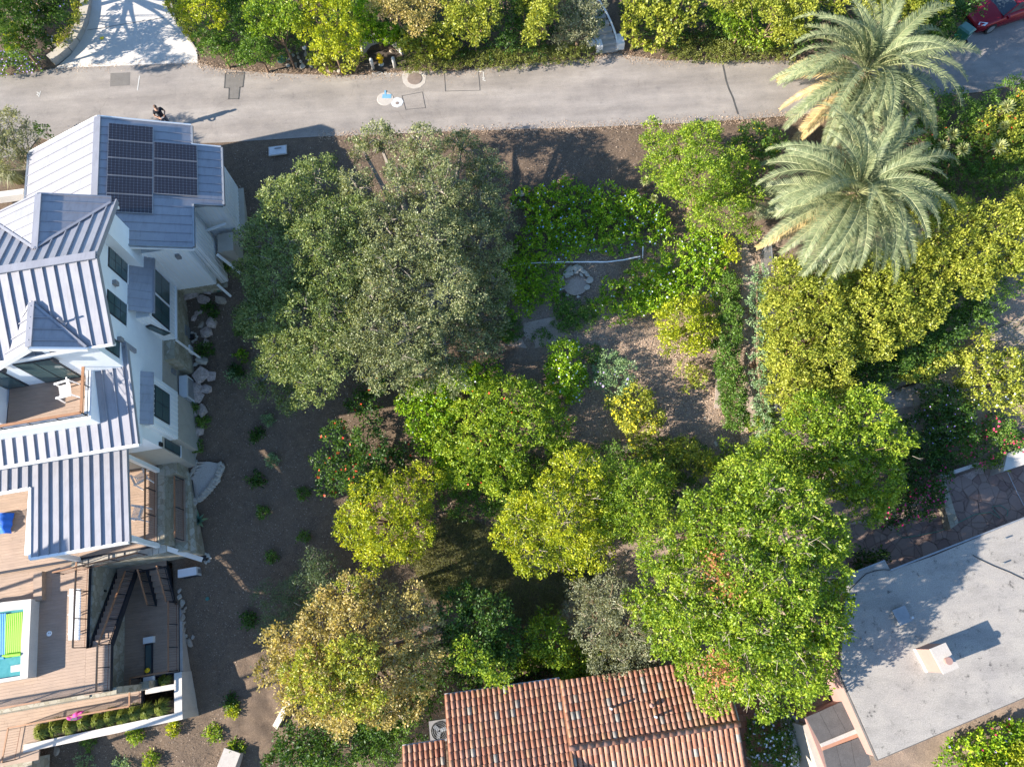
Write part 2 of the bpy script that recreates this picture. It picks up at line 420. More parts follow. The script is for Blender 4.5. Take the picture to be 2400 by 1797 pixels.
class MB:
    def __init__(s): s.V = []; s.F = []; s.T = []
    def add(s, V, F, t=0.0):
        b = len(s.V); s.V.extend([tuple(map(float, x)) for x in V]); s.F.extend([tuple(i + b for i in f) for f in F]); s.T.extend([t] * len(F)); return s
    def prism(s, pts, z0, z1, t=0.0):
        """pts: plan outline (counter-clockwise), z0 / z1 numbers or lists"""
        n = len(pts)
        a = z0 if hasattr(z0, '__len__') else [z0] * n; c = z1 if hasattr(z1, '__len__') else [z1] * n
        V = [(p[0], p[1], a[i]) for i, p in enumerate(pts)] + [(p[0], p[1], c[i]) for i, p in enumerate(pts)]
        F = [tuple(range(n))[::-1], tuple(range(n, 2 * n))] + [(i, (i + 1) % n, (i + 1) % n + n, i + n) for i in range(n)]
        return s.add(V, F, t)
    def boxw(s, c, size, ang=0.0, t=0.0):
        ca, sa = cos(ang), sin(ang); hx, hy, hz = size[0] / 2, size[1] / 2, size[2] / 2
        pts = [(c[0] + x * ca - y * sa, c[1] + x * sa + y * ca) for x, y in ((-hx, -hy), (hx, -hy), (hx, hy), (-hx, hy))]
        return s.prism(pts, c[2] - hz, c[2] + hz, t)
    def uvbox(s, u0, u1, v0, v1, z0, z1, t=0.0):
        pts = [W(*q)[:2] for q in ((u0, v0), (u1, v0), (u1, v1), (u0, v1))]
        return s.prism(pts, z0, z1, t)
    def bar(s, a, b, wd, ht=None, t=0.0):
        a = Vector(a); b = Vector(b); d = (b - a).normalized(); ht = ht or wd
        up = Vector((0, 0, 1)) if abs(d.z) < 0.95 else Vector((0, 1, 0))
        x = d.cross(up).normalized() * wd / 2; y = x.cross(d).normalized() * ht / 2
        V = [a - x - y, a + x - y, a + x + y, a - x + y, b - x - y, b + x - y, b + x + y, b - x + y]
        return s.add(V, [(0, 1, 2, 3), (7, 6, 5, 4), (0, 4, 5, 1), (1, 5, 6, 2), (2, 6, 7, 3), (3, 7, 4, 0)], t)
    def tube(s, pts, rad, n=6, cap=True, t=0.0):
        pts = [Vector(p) for p in pts]; m = len(pts)
        if not hasattr(rad, '__len__'): rad = [rad] * m
        V = []; ref = Vector((0, 0, 1))
        for i, p in enumerate(pts):
            d = (pts[min(i + 1, m - 1)] - pts[max(i - 1, 0)])
            if d.length < 1e-9: d = Vector((0, 0, 1))
            d.normalize()
            r = ref if abs(d.dot(ref)) < 0.9 else Vector((0, 1, 0))
            x = d.cross(r).normalized(); y = d.cross(x).normalized()
            for k in range(n):
                a = 2 * pi * k / n; V.append(p + x * cos(a) * rad[i] + y * sin(a) * rad[i])
        F = [(i * n + k, i * n + (k + 1) % n, (i + 1) * n + (k + 1) % n, (i + 1) * n + k) for i in range(m - 1) for k in range(n)]
        if cap: F += [tuple(range(n)), tuple(range((m - 1) * n, m * n))[::-1]]
        return s.add(V, F, t)
    def lathe(s, c, prof, n=16, t=0.0):
        V = []; m = len(prof)
        for r, z in prof:
            for k in range(n):
                a = 2 * pi * k / n; V.append((c[0] + r * cos(a), c[1] + r * sin(a), c[2] + z))
        F = [(i * n + k, i * n + (k + 1) % n, (i + 1) * n + (k + 1) % n, (i + 1) * n + k) for i in range(m - 1) for k in range(n)]
        F += [tuple(range(n))[::-1], tuple(range((m - 1) * n, m * n))]
        return s.add(V, F, t)
    def done(s, name, mat, parent=None, smooth=False, kind=None, origin=None):
        return mk(name, s.V, s.F, mat, parent, smooth, origin, s.T, kind)

def rock_mesh(r, seed, flat=0.6, sub=2):
    """irregular angular stone, verts on a unit-ish blob"""
    import bmesh
    rr = np.random.default_rng(seed)
    bm = bmesh.new(); bmesh.ops.create_icosphere(bm, subdivisions=sub, radius=1)
    dirs = rr.normal(size=(13, 3)); dirs /= np.linalg.norm(dirs, axis=1)[:, None]; off = rr.uniform(.36, .74, 13); dirs[0] = (.12, .1, .98); off[0] = .5
    V = []
    for v in bm.verts:
        p = np.array(v.co)
        for d, o in zip(dirs, off):
            k = p @ d
            if k > o: p = p - d * (k - o)
        p = p * (1 + rr.normal() * .03)
        V.append((p[0] * r, p[1] * r, p[2] * r * flat))
    F = [tuple(x.index for x in f.verts) for f in bm.faces]; bm.free()
    return V, F
# ------------------------------------------------------------------ vegetation
#        material   leaf L   W    leaves sprig-r  sprigs/m2 squash
SP = {
 'oak':      ('oak', .11, .066, 16, .17, 9, .8),
 'oakgreen': ('oak_green', .115, .062, 16, .18, 9, .8),
 'pale':     ('bright', .13, .055, 14, .17, 10, .8),
 'bright':   ('bright', .145, .075, 14, .16, 8.5, .8),
 'rosette':  ('bright', .145, .078, 15, .16, 8.5, .8),
 'yellow':   ('yellowgreen', .135, .07, 14, .15, 9, .8),
 'golden':   ('golden', .145, .078, 14, .16, 9.5, .75),
 'autumn':   ('autumn', .14, .08, 12, .18, 8, .8),
 'deep':     ('deep', .16, .08, 12, .18, 8, .75),
 'hedge':    ('hedge', .11, .055, 14, .12, 14, .8),
 'bluegreen':('bluegreen', .13, .055, 12, .13, 10, .75),
 'ground':   ('groundcover', .15, .08, 12, .13, 12, .7),
 'grey':     ('greygreen', .13, .05, 14, .17, 9, .8),
 'olive':    ('greygreen', .14, .045, 14, .17, 10, .8),
 'spiky':    ('spiky', .12, .03, 14, .18, 8, .7),
 'trim':     ('trim', .075, .045, 14, .10, 26, .6),
 'rounded':  ('golden', .16, .12, 9, .12, 8, .8),
}
def rdirs(n, zmin=-0.35):
    z = rng.uniform(zmin, 1, n); a = rng.uniform(0, 2 * pi, n); r = np.sqrt(1 - z * z)
    return np.stack([r * np.cos(a), r * np.sin(a), z], 1)
def norm(a): return a / np.maximum(np.linalg.norm(a, axis=1)[:, None], 1e-9)
def leaf_quads(C, D, L, Wd, up=0.9):
    n = len(C)
    side = np.cross(D, norm(rng.normal(size=(n, 3)) * .75 + np.array([0, 0, up])))
    side = norm(side); L = (L * rng.uniform(.65, 1.25, n))[:, None]; w = (Wd * rng.uniform(.7, 1.2, n))[:, None] * .5
    V = np.empty((n, 4, 3)); V[:, 0] = C; V[:, 1] = C + D * L * .5 + side * w; V[:, 2] = C + D * L; V[:, 3] = C + D * L * .5 - side * w
    return V
def lumps(d, s):
    k = np.array([[2.3, 1.1, .7], [-1.4, 2.9, 1.9], [3.1, -2.2, 2.7], [5.1, 4.2, -3.3]])
    return (np.sin(d @ k[0] * 1.6 + s) + np.sin(d @ k[1] * 1.6 + 2 * s) + .7 * np.sin(d @ k[2] * 1.5 + 3 * s) + .5 * np.sin(d @ k[3] * 1.6 + s)) / 3.2
def lobe_pos(px, py, rpx, h, sq):
    z = h * .6
    for _ in range(12):
        p = P(px, py, z); R = rpx / FPX * (CAM_H - z) / .98
        z = .5 * z + .5 * (float(gz(p[0], p[1])) + max(h - R * sq, R * sq * .35))
    p = P(px, py, z); R = rpx / FPX * (CAM_H - z) / .98
    return p, R
def crown_leaves(lobes, sp, dens=1.0, zmin=-0.35, lump=.2, puff=.52):
    """lobes: list of (centre, R) -> leaf quads + per-leaf tint"""
    mat, LL, WW, nl, sr, dn, sq = SP[sp]
    Vs, Ts, tops = [], [], []
    cs = np.array([l[0] for l in lobes]); rs = np.array([l[1] for l in lobes])
    for i, (c, R) in enumerate(lobes):
        n = max(14, int(4 * pi * R * R * (1 - zmin) / 2 * dn * dens * (1.0 + .25)))
        d = rdirs(n, zmin); s = rng.uniform(0, 9)
        # puffs: foliage gathers in rounded clumps with darker gaps between them
        K = max(5, int(4 * pi * R * R * .55 / (puff * puff * 2.2))); kd = rdirs(K, zmin); dot = np.clip(d @ kd.T, -1, 1)
        arc = np.arccos(dot.max(1)) * R; q2 = np.clip(arc / puff, 0, 1.6); pk = puff * .62 * (1 - q2 ** 2)
        rr = pk + R * (.84 + lump * .8 * lumps(d, s)) * np.where(rng.random(n) < .27, rng.uniform(.5, .86, n), rng.uniform(.9, 1.04, n))
        p = c + d * rr[:, None] * np.array([1, 1, sq])
        keep = (q2 < 1.1) | (rng.random(n) < .55)
        for j in range(len(lobes)):
            if j != i:
                q = (p - cs[j]) / np.array([1, 1, sq]); keep &= np.linalg.norm(q, axis=1) > rs[j] * .66
        # thin the crown in patches so that gaps open
        patch = lumps(p * .55, s * 0 + 1.3)
        keep &= (patch > -.62) | (rng.random(n) < .35)
        p, d = p[keep], d[keep]; n = len(p)
        if n == 0: continue
        tops.append((p, d))
        st = rng.normal(0, .13, n)
        C = np.repeat(p, nl, 0) + rng.normal(0, sr * .55, (n * nl, 3)) * np.array([1, 1, .6])
        D = norm(np.repeat(d, nl, 0) * .55 + rng.normal(size=(n * nl, 3)) * .75 + np.array([0, 0, .1]))
        g = gz(C[:, 0], C[:, 1]); C[:, 2] = np.maximum(C[:, 2], g + .03)
        Vs.append(leaf_quads(C, D, LL, WW))
        Ts.append(np.repeat(st, nl) + rng.normal(.5, .16, n * nl))
    V = np.concatenate(Vs); T = np.concatenate(Ts)
    return V, np.clip(T, 0, 1), tops
def quads_obj(name, V, T, mat, parent, kind=None, origin=None):
    n = len(V); F = np.arange(n * 4, dtype=np.int32).reshape(n, 4)
    return mk(name, V.reshape(-1, 3), F, mat, parent, False, origin, T, kind)
def flowers_obj(parent, tops, mat, count, size=.06, name='flower', zmin=.1):
    P0 = np.concatenate([t[0] for t in tops]); D0 = np.concatenate([t[1] for t in tops])
    ok = np.where(D0[:, 2] > zmin)[0]
    if len(ok) == 0: return
    idx = rng.choice(ok, min(count, len(ok)), replace=False)
    V, F = [], []
    for k in idx:
        c = P0[k] + D0[k] * .09; nn = norm((D0[k] + rng.normal(0, .3, 3) + [0, 0, .5])[None])[0]
        x = norm(np.cross(nn, [0.3, 1, .2])[None])[0]; y = np.cross(nn, x); s = size * rng.uniform(.7, 1.3)
        b = len(V); V.append(c)
        for j in range(10):
            a = 2 * pi * j / 10; r = s * (1 if j % 2 == 0 else .55); V.append(c + (x * cos(a) + y * sin(a)) * r + nn * .25 * r)
        F += [(b, b + 1 + j, b + 1 + (j + 1) % 10) for j in range(10)]
    return mk(name, V, F, mat, parent, kind='stuff')
PLANTS = []
def plant(name, label, cat, lobes_px, sp, group=None, bark='bark_brown', flowers=None, twigs=0, dens=1.0,
          trunk=None, lump=.2, trunk_r=None, base_px=None, zmin=-.35, extra=None, stuff=False):
    """lobes_px: (px, py, radius px, top height above ground)"""
    lobes = [lobe_pos(a, b, r, h, SP[sp][6]) for a, b, r, h in lobes_px]
    cs = np.array([l[0] for l in lobes]); wt = np.array([l[1] ** 2 for l in lobes])
    c = (cs * wt[:, None]).sum(0) / wt.sum()
    base = np.array([c[0], c[1], float(gz(c[0], c[1]))])
    if base_px: base = G(*base_px)
    V, T, tops = crown_leaves(lobes, sp, dens * (1.62 if zmin < 0 and len(lobes) > 3 else 1.25), zmin, lump, .52 if max(l[1] for l in lobes) > .9 else .3)
    if stuff:
        o = quads_obj(name, V, T, SP[sp][0], None, 'stuff', base); tag(o, label, cat, group)
        t = o
    else:
        t = thing(name, label, cat, base, group)
        quads_obj('crown', V, T, SP[sp][0], t)
        H = cs[:, 2].max() - base[2]
        tr = trunk_r or max(.03, .035 * H + .01)
        m = MB(); fork = base + [0, 0, max(.08, H * .38)]
        m.tube([base - [0, 0, .15], base + [0, 0, H * .15], fork], [tr * 1.35, tr, tr * .85], 7)
        for (lc, R) in lobes:
            mid = (fork + lc) / 2 + rng.normal(0, .08 * R, 3) + [0, 0, -.05 * R]
            m.tube([fork, mid, lc], [tr * .6, tr * .42, tr * .2], 5, cap=False)
            for _ in range(3 if twigs == 0 else 5):
                dd = rdirs(1, 0)[0]; e = lc + dd * R * .8 * np.array([1, 1, .8])
                m.tube([lc, (lc + e) / 2 + rng.normal(0, .06 * R, 3), e], [tr * .2, tr * .12, tr * .05], 4, cap=False)
        m.done('trunk', bark, t)
        if twigs:
            m = MB()
            for (lc, R) in lobes:
                for _ in range(int(.6 * twigs * max(1, R))):
                    dd = rdirs(1, .25)[0]; s = lc + dd * R * rng.uniform(.5, .8) * np.array([1, 1, .85])
                    a = norm((dd * .6 + rng.normal(0, .6, 3))[None])[0]; ln = rng.uniform(.4, .9) * min(1.2, R * .7)
                    q = s + a * ln * .5 + rng.normal(0, .05, 3) + [0, 0, .03]; e = q + (a + rng.normal(0, .35, 3)) * ln * .5
                    m.tube([s, q, e], [.015, .011, .005], 3, cap=False)
                    for _ in range(2):
                        e2 = q + norm((a + rng.normal(0, .8, 3))[None])[0] * ln * .4; m.tube([q, e2], [.009, .004], 3, cap=False)
            m.done('branch', 'bark_pale' if bark != 'bark_oak' else 'bark_oak', t, kind='stuff')
    if flowers and not stuff:
        for fm, cnt, sz in flowers: flowers_obj(t, tops, fm, cnt, sz)
    if extra: extra(t, lobes, tops)
    return t, lobes, tops
def in_poly(x, y, poly):
    ins = False; n = len(poly); j = n - 1
    for i in range(n):
        xi, yi = poly[i]; xj, yj = poly[j]
        if (yi > y) != (yj > y) and x < (xj - xi) * (y - yi) / (yj - yi) + xi: ins = not ins
        j = i
    return ins
def fill_lobes(poly, r, h, step=None, hv=.25):
    """scatter low lobes over a picture-space outline of a planted bed"""
    step = (step or r * 1.15) * .85; xs = [p[0] for p in poly]; ys = [p[1] for p in poly]; out = []
    y = min(ys); row = 0
    while y <= max(ys):
        x = min(xs) + (row % 2) * step / 2
        while x <= max(xs):
            a, b = x + rng.uniform(-.3, .3) * step, y + rng.uniform(-.3, .3) * step
            if in_poly(a, b, poly): out.append((a, b, r * rng.uniform(.75, 1.25), h * rng.uniform(1 - hv, 1 + hv)))
            x += step
        y += step * .87; row += 1
    return out

def fronds(parent, c, n, L, mats, seed, name='frond'):
    """feather palm crown: a few frond meshes shared by many copies"""
    rr = np.random.default_rng(seed); protos = []
    classes = [(80, 95), (66, 105), (50, 108), (33, 100), (15, 88), (-2, 72), (-18, 50)]
    for e0, bend in classes:
        V, F = [], []; seg = 18; pts = []; p = np.array([0., 0, 0]); e = radians(e0)
        curl = rr.uniform(-.25, .25)
        for i in range(seg + 1):
            pts.append(p.copy()); t = i / seg
            e = radians(e0 - bend * t ** 1.5)
            p = p + np.array([cos(e) * cos(curl * t), cos(e) * sin(curl * t), sin(e)]) * L / seg
        pts = np.array(pts)
        m = MB(); m.tube(pts, [.035 * (1 - .8 * i / seg) for i in range(seg + 1)], 4)
        V, F = list(m.V), list(m.F); TT = [.95] * len(F)
        npair = 62
        for k in range(npair):
            t = .10 + .9 * k / npair; f = t * seg; i = min(int(f), seg - 1); q = pts[i] + (pts[i + 1] - pts[i]) * (f - i)
            tg = pts[i + 1] - pts[i]; tg = tg / np.linalg.norm(tg)
            sd0 = np.cross(tg, [0, 0, 1]); sd0 /= max(np.linalg.norm(sd0), 1e-6); nu = np.cross(sd0, tg)
            ll = L * .135 * (min(1, t * 3.2) * (1 - .72 * max(0, t - .45) / .55)) * rr.uniform(.9, 1.1) * .92
            for sg in (-1, 1):
                d = sd0 * sg * .8 + tg * .62 + nu * rr.uniform(.12, .5); d /= np.linalg.norm(d)
                wv = tg * .024; mid = q + d * ll * .55; end = q + d * ll + np.array([0, 0, -ll * .14])
                b = len(V); V += [q - wv, q + wv, mid + wv * 1.1, mid - wv * 1.1, end]
                F += [(b, b + 1, b + 2, b + 3), (b + 3, b + 2, b + 4)]; tt = rr.uniform(.25, .75); TT += [tt, tt]
        protos.append((np.array(V, float), F, TT))
    made = {}
    for k in range(n):
        t = (k + .5) / n; cl = min(int(t ** .8 * len(classes)), len(classes) - 1)
        az = k * 2.39996 + rr.uniform(-.2, .2); sc = rr.uniform(.80, 1.10) * (1.0 if cl > 0 else .8)
        mat = mats[0]
        if (cl == len(classes) - 1 and rr.random() < .25) or (cl == len(classes) - 2 and rr.random() < .05): mat = mats[1]
        key = (cl, mat)
        if key not in made:
            V, F, TT = protos[cl]
            o = mk(name, V + c, F, mat, parent, tint=TT, origin=c); made[key] = o
        else:
            o = made[key].copy(); COL.objects.link(o); o.parent = parent
        o.rotation_euler = (rr.uniform(-.3, .3), rr.uniform(-.14, .14), az); o.scale = (sc, sc, sc)
        o.location = Vector(c - np.array(parent['_o'])) + Vector((cos(az) * .12, sin(az) * .12, .25 - t * .5))
# ------------------------------------------------------------------ ground
def build_ground():
    xs = np.concatenate([np.linspace(-160, -36, 20), np.arange(-35, 38, .25), np.linspace(39, 160, 20)])
    ys = np.concatenate([np.linspace(-120, -13, 16), np.arange(-12, 46, .25), np.linspace(47, 180, 18)])
    X, Y = np.meshgrid(xs, ys); Z = gz(X, Y)
    nz = .05 * np.sin(X * 1.7 + 1.3 * np.sin(Y * .9)) * np.sin(Y * 1.3 + X * .3) + .03 * np.sin(X * 4.1) * np.sin(Y * 3.7 + X)
    # rough earth bank in the south-west corner
    rb = np.exp(-(((X + 11.5) / 3.2) ** 2 + ((Y + 2.2) / 2.6) ** 2))
    nz = nz + rb * (.22 * np.sin(X * 3.3 + 2 * np.sin(Y * 2.1)) * np.sin(Y * 2.9 + 1.7 * np.sin(X * 1.9)) + .35)
    road = sstep(25.0, 26.6, Y) * (1 - sstep(.0, 1.2, Y - np.interp(X, YN_X, YN_Y)))
    Z = Z + nz * (1 - road) - .02 * road
    ny, nx = X.shape; idx = np.arange(nx * ny).reshape(ny, nx)
    F = np.stack([idx[:-1, :-1], idx[:-1, 1:], idx[1:, 1:], idx[1:, :-1]], -1).reshape(-1, 4)
    o = mk('ground', np.stack([X, Y, Z], -1).reshape(-1, 3), F, 'mulch', smooth=True); o['kind'] = 'structure'
build_ground()
def sheet(name, px_pts, z, mat, kind='structure', thick=.0, world=False):
    pts = [tuple(P(a, b, z)[:2]) for a, b in px_pts] if not world else px_pts
    area = sum(pts[i][0] * pts[(i + 1) % len(pts)][1] - pts[(i + 1) % len(pts)][0] * pts[i][1] for i in range(len(pts)))
    if area < 0: pts = pts[::-1]
    m = MB(); m.prism(pts, z - max(thick, .03), z); o = m.done(name, mat)
    if kind: o['kind'] = kind
    return o
rt = [(-420, 200), (-150, 195), (0, 180), (90, 168), (130, 160), (300, 151), (462, 147), (500, 158), (560, 166), (640, 172), (760, 176), (860, 176), (950, 168), (1060, 166),
      (1150, 158), (1240, 149), (1320, 142), (1385, 138), (1440, 125), (1480, 131), (1560, 142), (1700, 141), (1850, 143), (2000, 142), (2120, 134), (2200, 108), (2300, 60), (2400, 0), (2600, -120)]
rb_ = [(2700, 120), (2400, 195), (2300, 215), (2200, 226), (2100, 240), (1960, 262), (1790, 276), (1650, 286), (1500, 293), (1350, 299), (1200, 303), (1050, 308), (900, 314), (745, 320), (620, 328),
       (520, 334), (300, 340), (120, 330), (90, 322), (60, 360), (0, 372), (-200, 380), (-420, 390)]
sheet('road', rt + rb_, 0.012, 'asphalt')
# concrete driveway, rising a little to the north
dl = [(130, 160), (165, 130), (190, 95), (208, 55), (216, 0), (218, -80)]
drr = [(385, -80), (387, 0), (392, 22), (415, 50), (445, 85), (462, 118), (463, 147)]
m = MB(); pts = []
for a, b in dl + drr[::1]:
    z = 0.0
    for _ in range(10):
        p = P(a, b, z); z = .03 * max(0, p[1] - 33.2) + .022
    pts.append(p)
m.prism([(p[0], p[1]) for p in pts][::-1], [p[2] - .12 for p in pts][::-1], [p[2] for p in pts][::-1]); o = m.done('driveway', 'white_concrete'); o['kind'] = 'structure'
# joint across the driveway
a, b = P(205, 71, .1), P(385, 42, .1); a[2] = .03 * (a[1] - 33.2) + .026; b[2] = .03 * (b[1] - 33.2) + .026
tag(MB().bar(a, b, .03, .006).done('joint', 'tar'), 'thin dark joint crossing the pale driveway', 'joint')

def flat_mark(name, px_pts, mat, label, cat, z=.016, group=None, th=.004):
    o = sheet(name, px_pts, z, mat, None, th); tag(o, label, cat, group); return o
def outline(name, px_pts, wd, mat, label, cat, z=.019):
    m = MB(); n = len(px_pts)
    for i in range(n):
        a, b = P(*px_pts[i], z), P(*px_pts[(i + 1) % n], z)
        dn = (b - a) / np.linalg.norm(b - a) * wd * .45
        m.bar(a - dn, b + dn, wd, .004)
    return tag(m.done(name, mat), label, cat)
flat_mark('asphalt_patch', [(259, 172), (305, 170), (304, 200), (258, 203)], 'patch', 'square dark repair patch below the driveway mouth', 'patch')
flat_mark('asphalt_patch', [(528, 172), (573, 170), (569, 204), (562, 205), (559, 232), (536, 232), (537, 207), (526, 206)], 'patch', 'T-shaped dark repair patch north-east of the person', 'patch')
outline('crack_seal', [(528, 172), (573, 170), (569, 204), (562, 205), (559, 232), (536, 232), (537, 207), (526, 206)], .05, 'tar', 'tar line round the T-shaped repair patch', 'crack seal', .022)
outline('crack_seal', [(1041, 166), (1044, 214), (1125, 212), (1121, 165)], .03, 'tar', 'thin tar outline of a wide patch by the stair side of the manhole', 'crack seal')
outline('crack_seal', [(942, 225), (990, 216), (997, 253), (951, 257)], .03, 'tar', 'thin tar outline of a small patch beside the round valve covers', 'crack seal')
def ribbon(pts, wd, z):
    m = MB()
    for i in range(len(pts) - 1): m.bar(P(*pts[i], z), P(*pts[i + 1], z), wd, .004)
    return m
tag(ribbon([(1693, 148), (1697, 165), (1702, 190), (1708, 208), (1718, 230), (1724, 250), (1730, 268)], .09, .019).done('crack_seal', 'tar'), 'long dark tarred crack crossing the lane near the palms', 'crack seal')
flat_mark('manhole_collar', [(941, 167), (1000, 167), (999, 180), (996, 195), (985, 205), (970, 208), (955, 204), (945, 194), (942, 180)], 'concrete', 'pale concrete collar around the manhole cover', 'collar', .020)
tag(MB().lathe(P(972, 185, .022), [(.0, 0), (.42, 0), (.42, .012), (.38, .018), (0.01, .018)], 28).done('manhole_cover', 'manhole', smooth=False), 'round brown manhole cover in its pale concrete collar', 'manhole cover')
tag(MB().lathe(P(903, 232, .014), [(.0, 0), (.47, 0), (.45, .012), (0.01, .014)], 24).done('valve_cover', 'concrete'), 'round concrete collar marked with light blue paint', 'valve cover')
tag(ribbon([(896, 226), (917, 226)], .28, .032).done('paint_mark', 'paint_blue'), 'light blue paint smear on the round collar', 'paint mark')
tag(ribbon([(903, 212), (903, 226)], .10, .036).done('paint_mark', 'paint_blue'), 'short light blue paint stroke above the round collar', 'paint mark')
t = thing('valve_cover', 'pale square-edged valve cover with a small ring in it', 'valve cover', P(931, 240, .012))
MB().lathe(P(931, 240, .012), [(.0, 0), (.36, 0), (.35, .012), (0.01, .014)], 8).done('collar', 'utility_white', t)
MB().lathe(P(931, 242, .026), [(.0, 0), (.10, 0), (.10, .008), (0.01, .008)], 14).done('cap', 'manhole', t)
# spray-painted letters and arrows, reading downhill from the lane edge
def stroke_text(label, strokes, z=.018, wd=.05, mat='paint_white', name='road_lettering'):
    m = MB()
    for s in strokes:
        for i in range(len(s) - 1): m.bar(P(*s[i], z), P(*s[i + 1], z), wd, .004)
    return tag(m.done(name, mat), label, 'lettering')
stroke_text('white sprayed arrow and letters on the lane edge below the fire hydrant',
  [[(871, 172), (876, 170), (880, 172), (876, 174), (871, 172)], [(880, 172), (886, 171)], [(886, 170), (892, 169), (897, 172), (892, 174), (886, 174)],
   [(901, 173), (904, 169), (907, 172), (904, 175), (901, 173)], [(911, 171), (914, 175), (916, 170)], [(921, 174), (925, 170), (928, 175), (922, 173)]], wd=.045)
stroke_text('white sprayed corner bracket and squiggle beside the wide patch outline',
  [[(1121, 168), (1133, 168), (1133, 181)], [(1130, 183), (1137, 183), (1131, 187), (1138, 190)]], wd=.05)
stroke_text('faint white squiggle low on the left of the lane', [[(86, 216), (92, 219), (86, 222), (93, 226)], [(95, 214), (91, 228)]], wd=.04)
stroke_text('thin white painted line left of the square patch', [[(327, 178), (322, 212)]], wd=.05)
flat_mark('leaf_litter', [(234, 87), (243, 86), (241, 92), (235, 92)], 'yellow_flower', 'small yellow leaf lying on the shaded driveway', 'leaf', .12, th=.01)

# ------------------------------------------------------------------ loose litter of the mulch (uncountable)
def chips(name, n, xr, yr, mat, label, size=.07, cond=None):
    x = rng.uniform(*xr, n); y = rng.uniform(*yr, n)
    if cond is not None: k = cond(x, y); x, y = x[k], y[k]
    z = gz(x, y) + .035 + rng.uniform(0, .03, len(x))
    nz = .05 * np.sin(x * 1.7 + 1.3 * np.sin(y * .9)) * np.sin(y * 1.3 + x * .3)
    C = np.stack([x, y, z + nz], 1); D = norm(rng.normal(size=(len(x), 3)) * [1, 1, .25])
    V = leaf_quads(C, D, size, size * .45, 2.0)
    o = quads_obj(name, V, np.clip(rng.normal(.5, .25, len(x)), 0, 1), mat, None, 'stuff'); return tag(o, label, 'mulch')
leaf_mat('chips', (.07, .052, .04), (.18, .14, .105), (.38, .31, .25), trans=.02, rough=.8)
leaf_mat('litter', (.20, .13, .09), (.38, .27, .19), (.60, .47, .34), trans=.05, rough=.8)
uvcond = lambda x, y: ~((x * cos(HA) + y * sin(HA) < -15.4) & (-x * sin(HA) + y * cos(HA) > 6.5) & (y < 25)) & ~((x * cos(HA) + y * sin(HA) < -16.8) & (-x * sin(HA) + y * cos(HA) > -.9) & (y < 25))
chips('wood_chips', 60000, (-26, 9), (-6, 26.3), 'chips', 'brown wood chip mulch over the shaded slope', .08, uvcond)
chips('dry_leaf_litter', 26000, (2.5, 14), (8, 19.5), 'litter', 'pale dry leaf litter among the garden shrubs', .09)

# sandy bare path in the garden
def drape(name, px_pts, mat, dz=.06, kind='structure', n=12):
    W0 = [G(a, b) for a, b in px_pts]; c = np.mean(W0, 0); V = []; F = []; k = len(W0)
    for r in range(n + 1):
        for p in W0:
            q = c + (p - c) * (r / n); V.append((q[0], q[1], float(gz(q[0], q[1])) + dz))
    for r in range(n):
        for i in range(k):
            j = (i + 1) % k; F.append((r * k + i, r * k + j, (r + 1) * k + j, (r + 1) * k + i))
    F = [f for f in F]
    o = mk(name, V, F, mat, smooth=True)
    if kind: o['kind'] = kind
    return o
drape('path', [(1190, 765), (1300, 742), (1335, 790), (1250, 818), (1170, 808)], 'sandy_path', .02)
drape('path', [(1745, 560), (1770, 620), (1775, 800), (1785, 950), (1790, 1030), (1735, 1040), (1740, 900), (1735, 780), (1738, 650), (1735, 600)], 'sandy_path', .045)
drape('path', [(2400, 740), (2340, 770), (2290, 800), (2240, 850), (2150, 900), (2060, 925), (2070, 960), (2160, 950), (2260, 910), (2320, 850), (2400, 800)], 'sandy_path', .045)
# grassy strip and stones by the flagstone retaining corner, gravel sitting circle of the white house

def edge_litter(name, pxs, n, wd, label):
    C = []
    pts = [P(a, b, .02) for a, b in pxs]
    for _ in range(n):
        i = int(rng.integers(len(pts) - 1)); t = rng.random(); p = pts[i] + (pts[i + 1] - pts[i]) * t
        C.append(p + [0, rng.normal(0, wd), rng.uniform(.0, .02)])
    C = np.array(C); D = norm(rng.normal(size=(n, 3)) * [1, 1, .15]); V = leaf_quads(C, D, .07, .04, 2.5)
    tag(quads_obj(name, V, np.clip(rng.normal(.5, .25, n), 0, 1), 'litter', None, 'stuff'), label, 'leaf litter')
edge_litter('leaf_litter', rt[4:26], 5200, .22, 'dry leaves gathered along the upper edge of the lane')
edge_litter('leaf_litter', rb_[3:14], 4200, .2, 'dry leaves gathered along the lower edge of the lane')
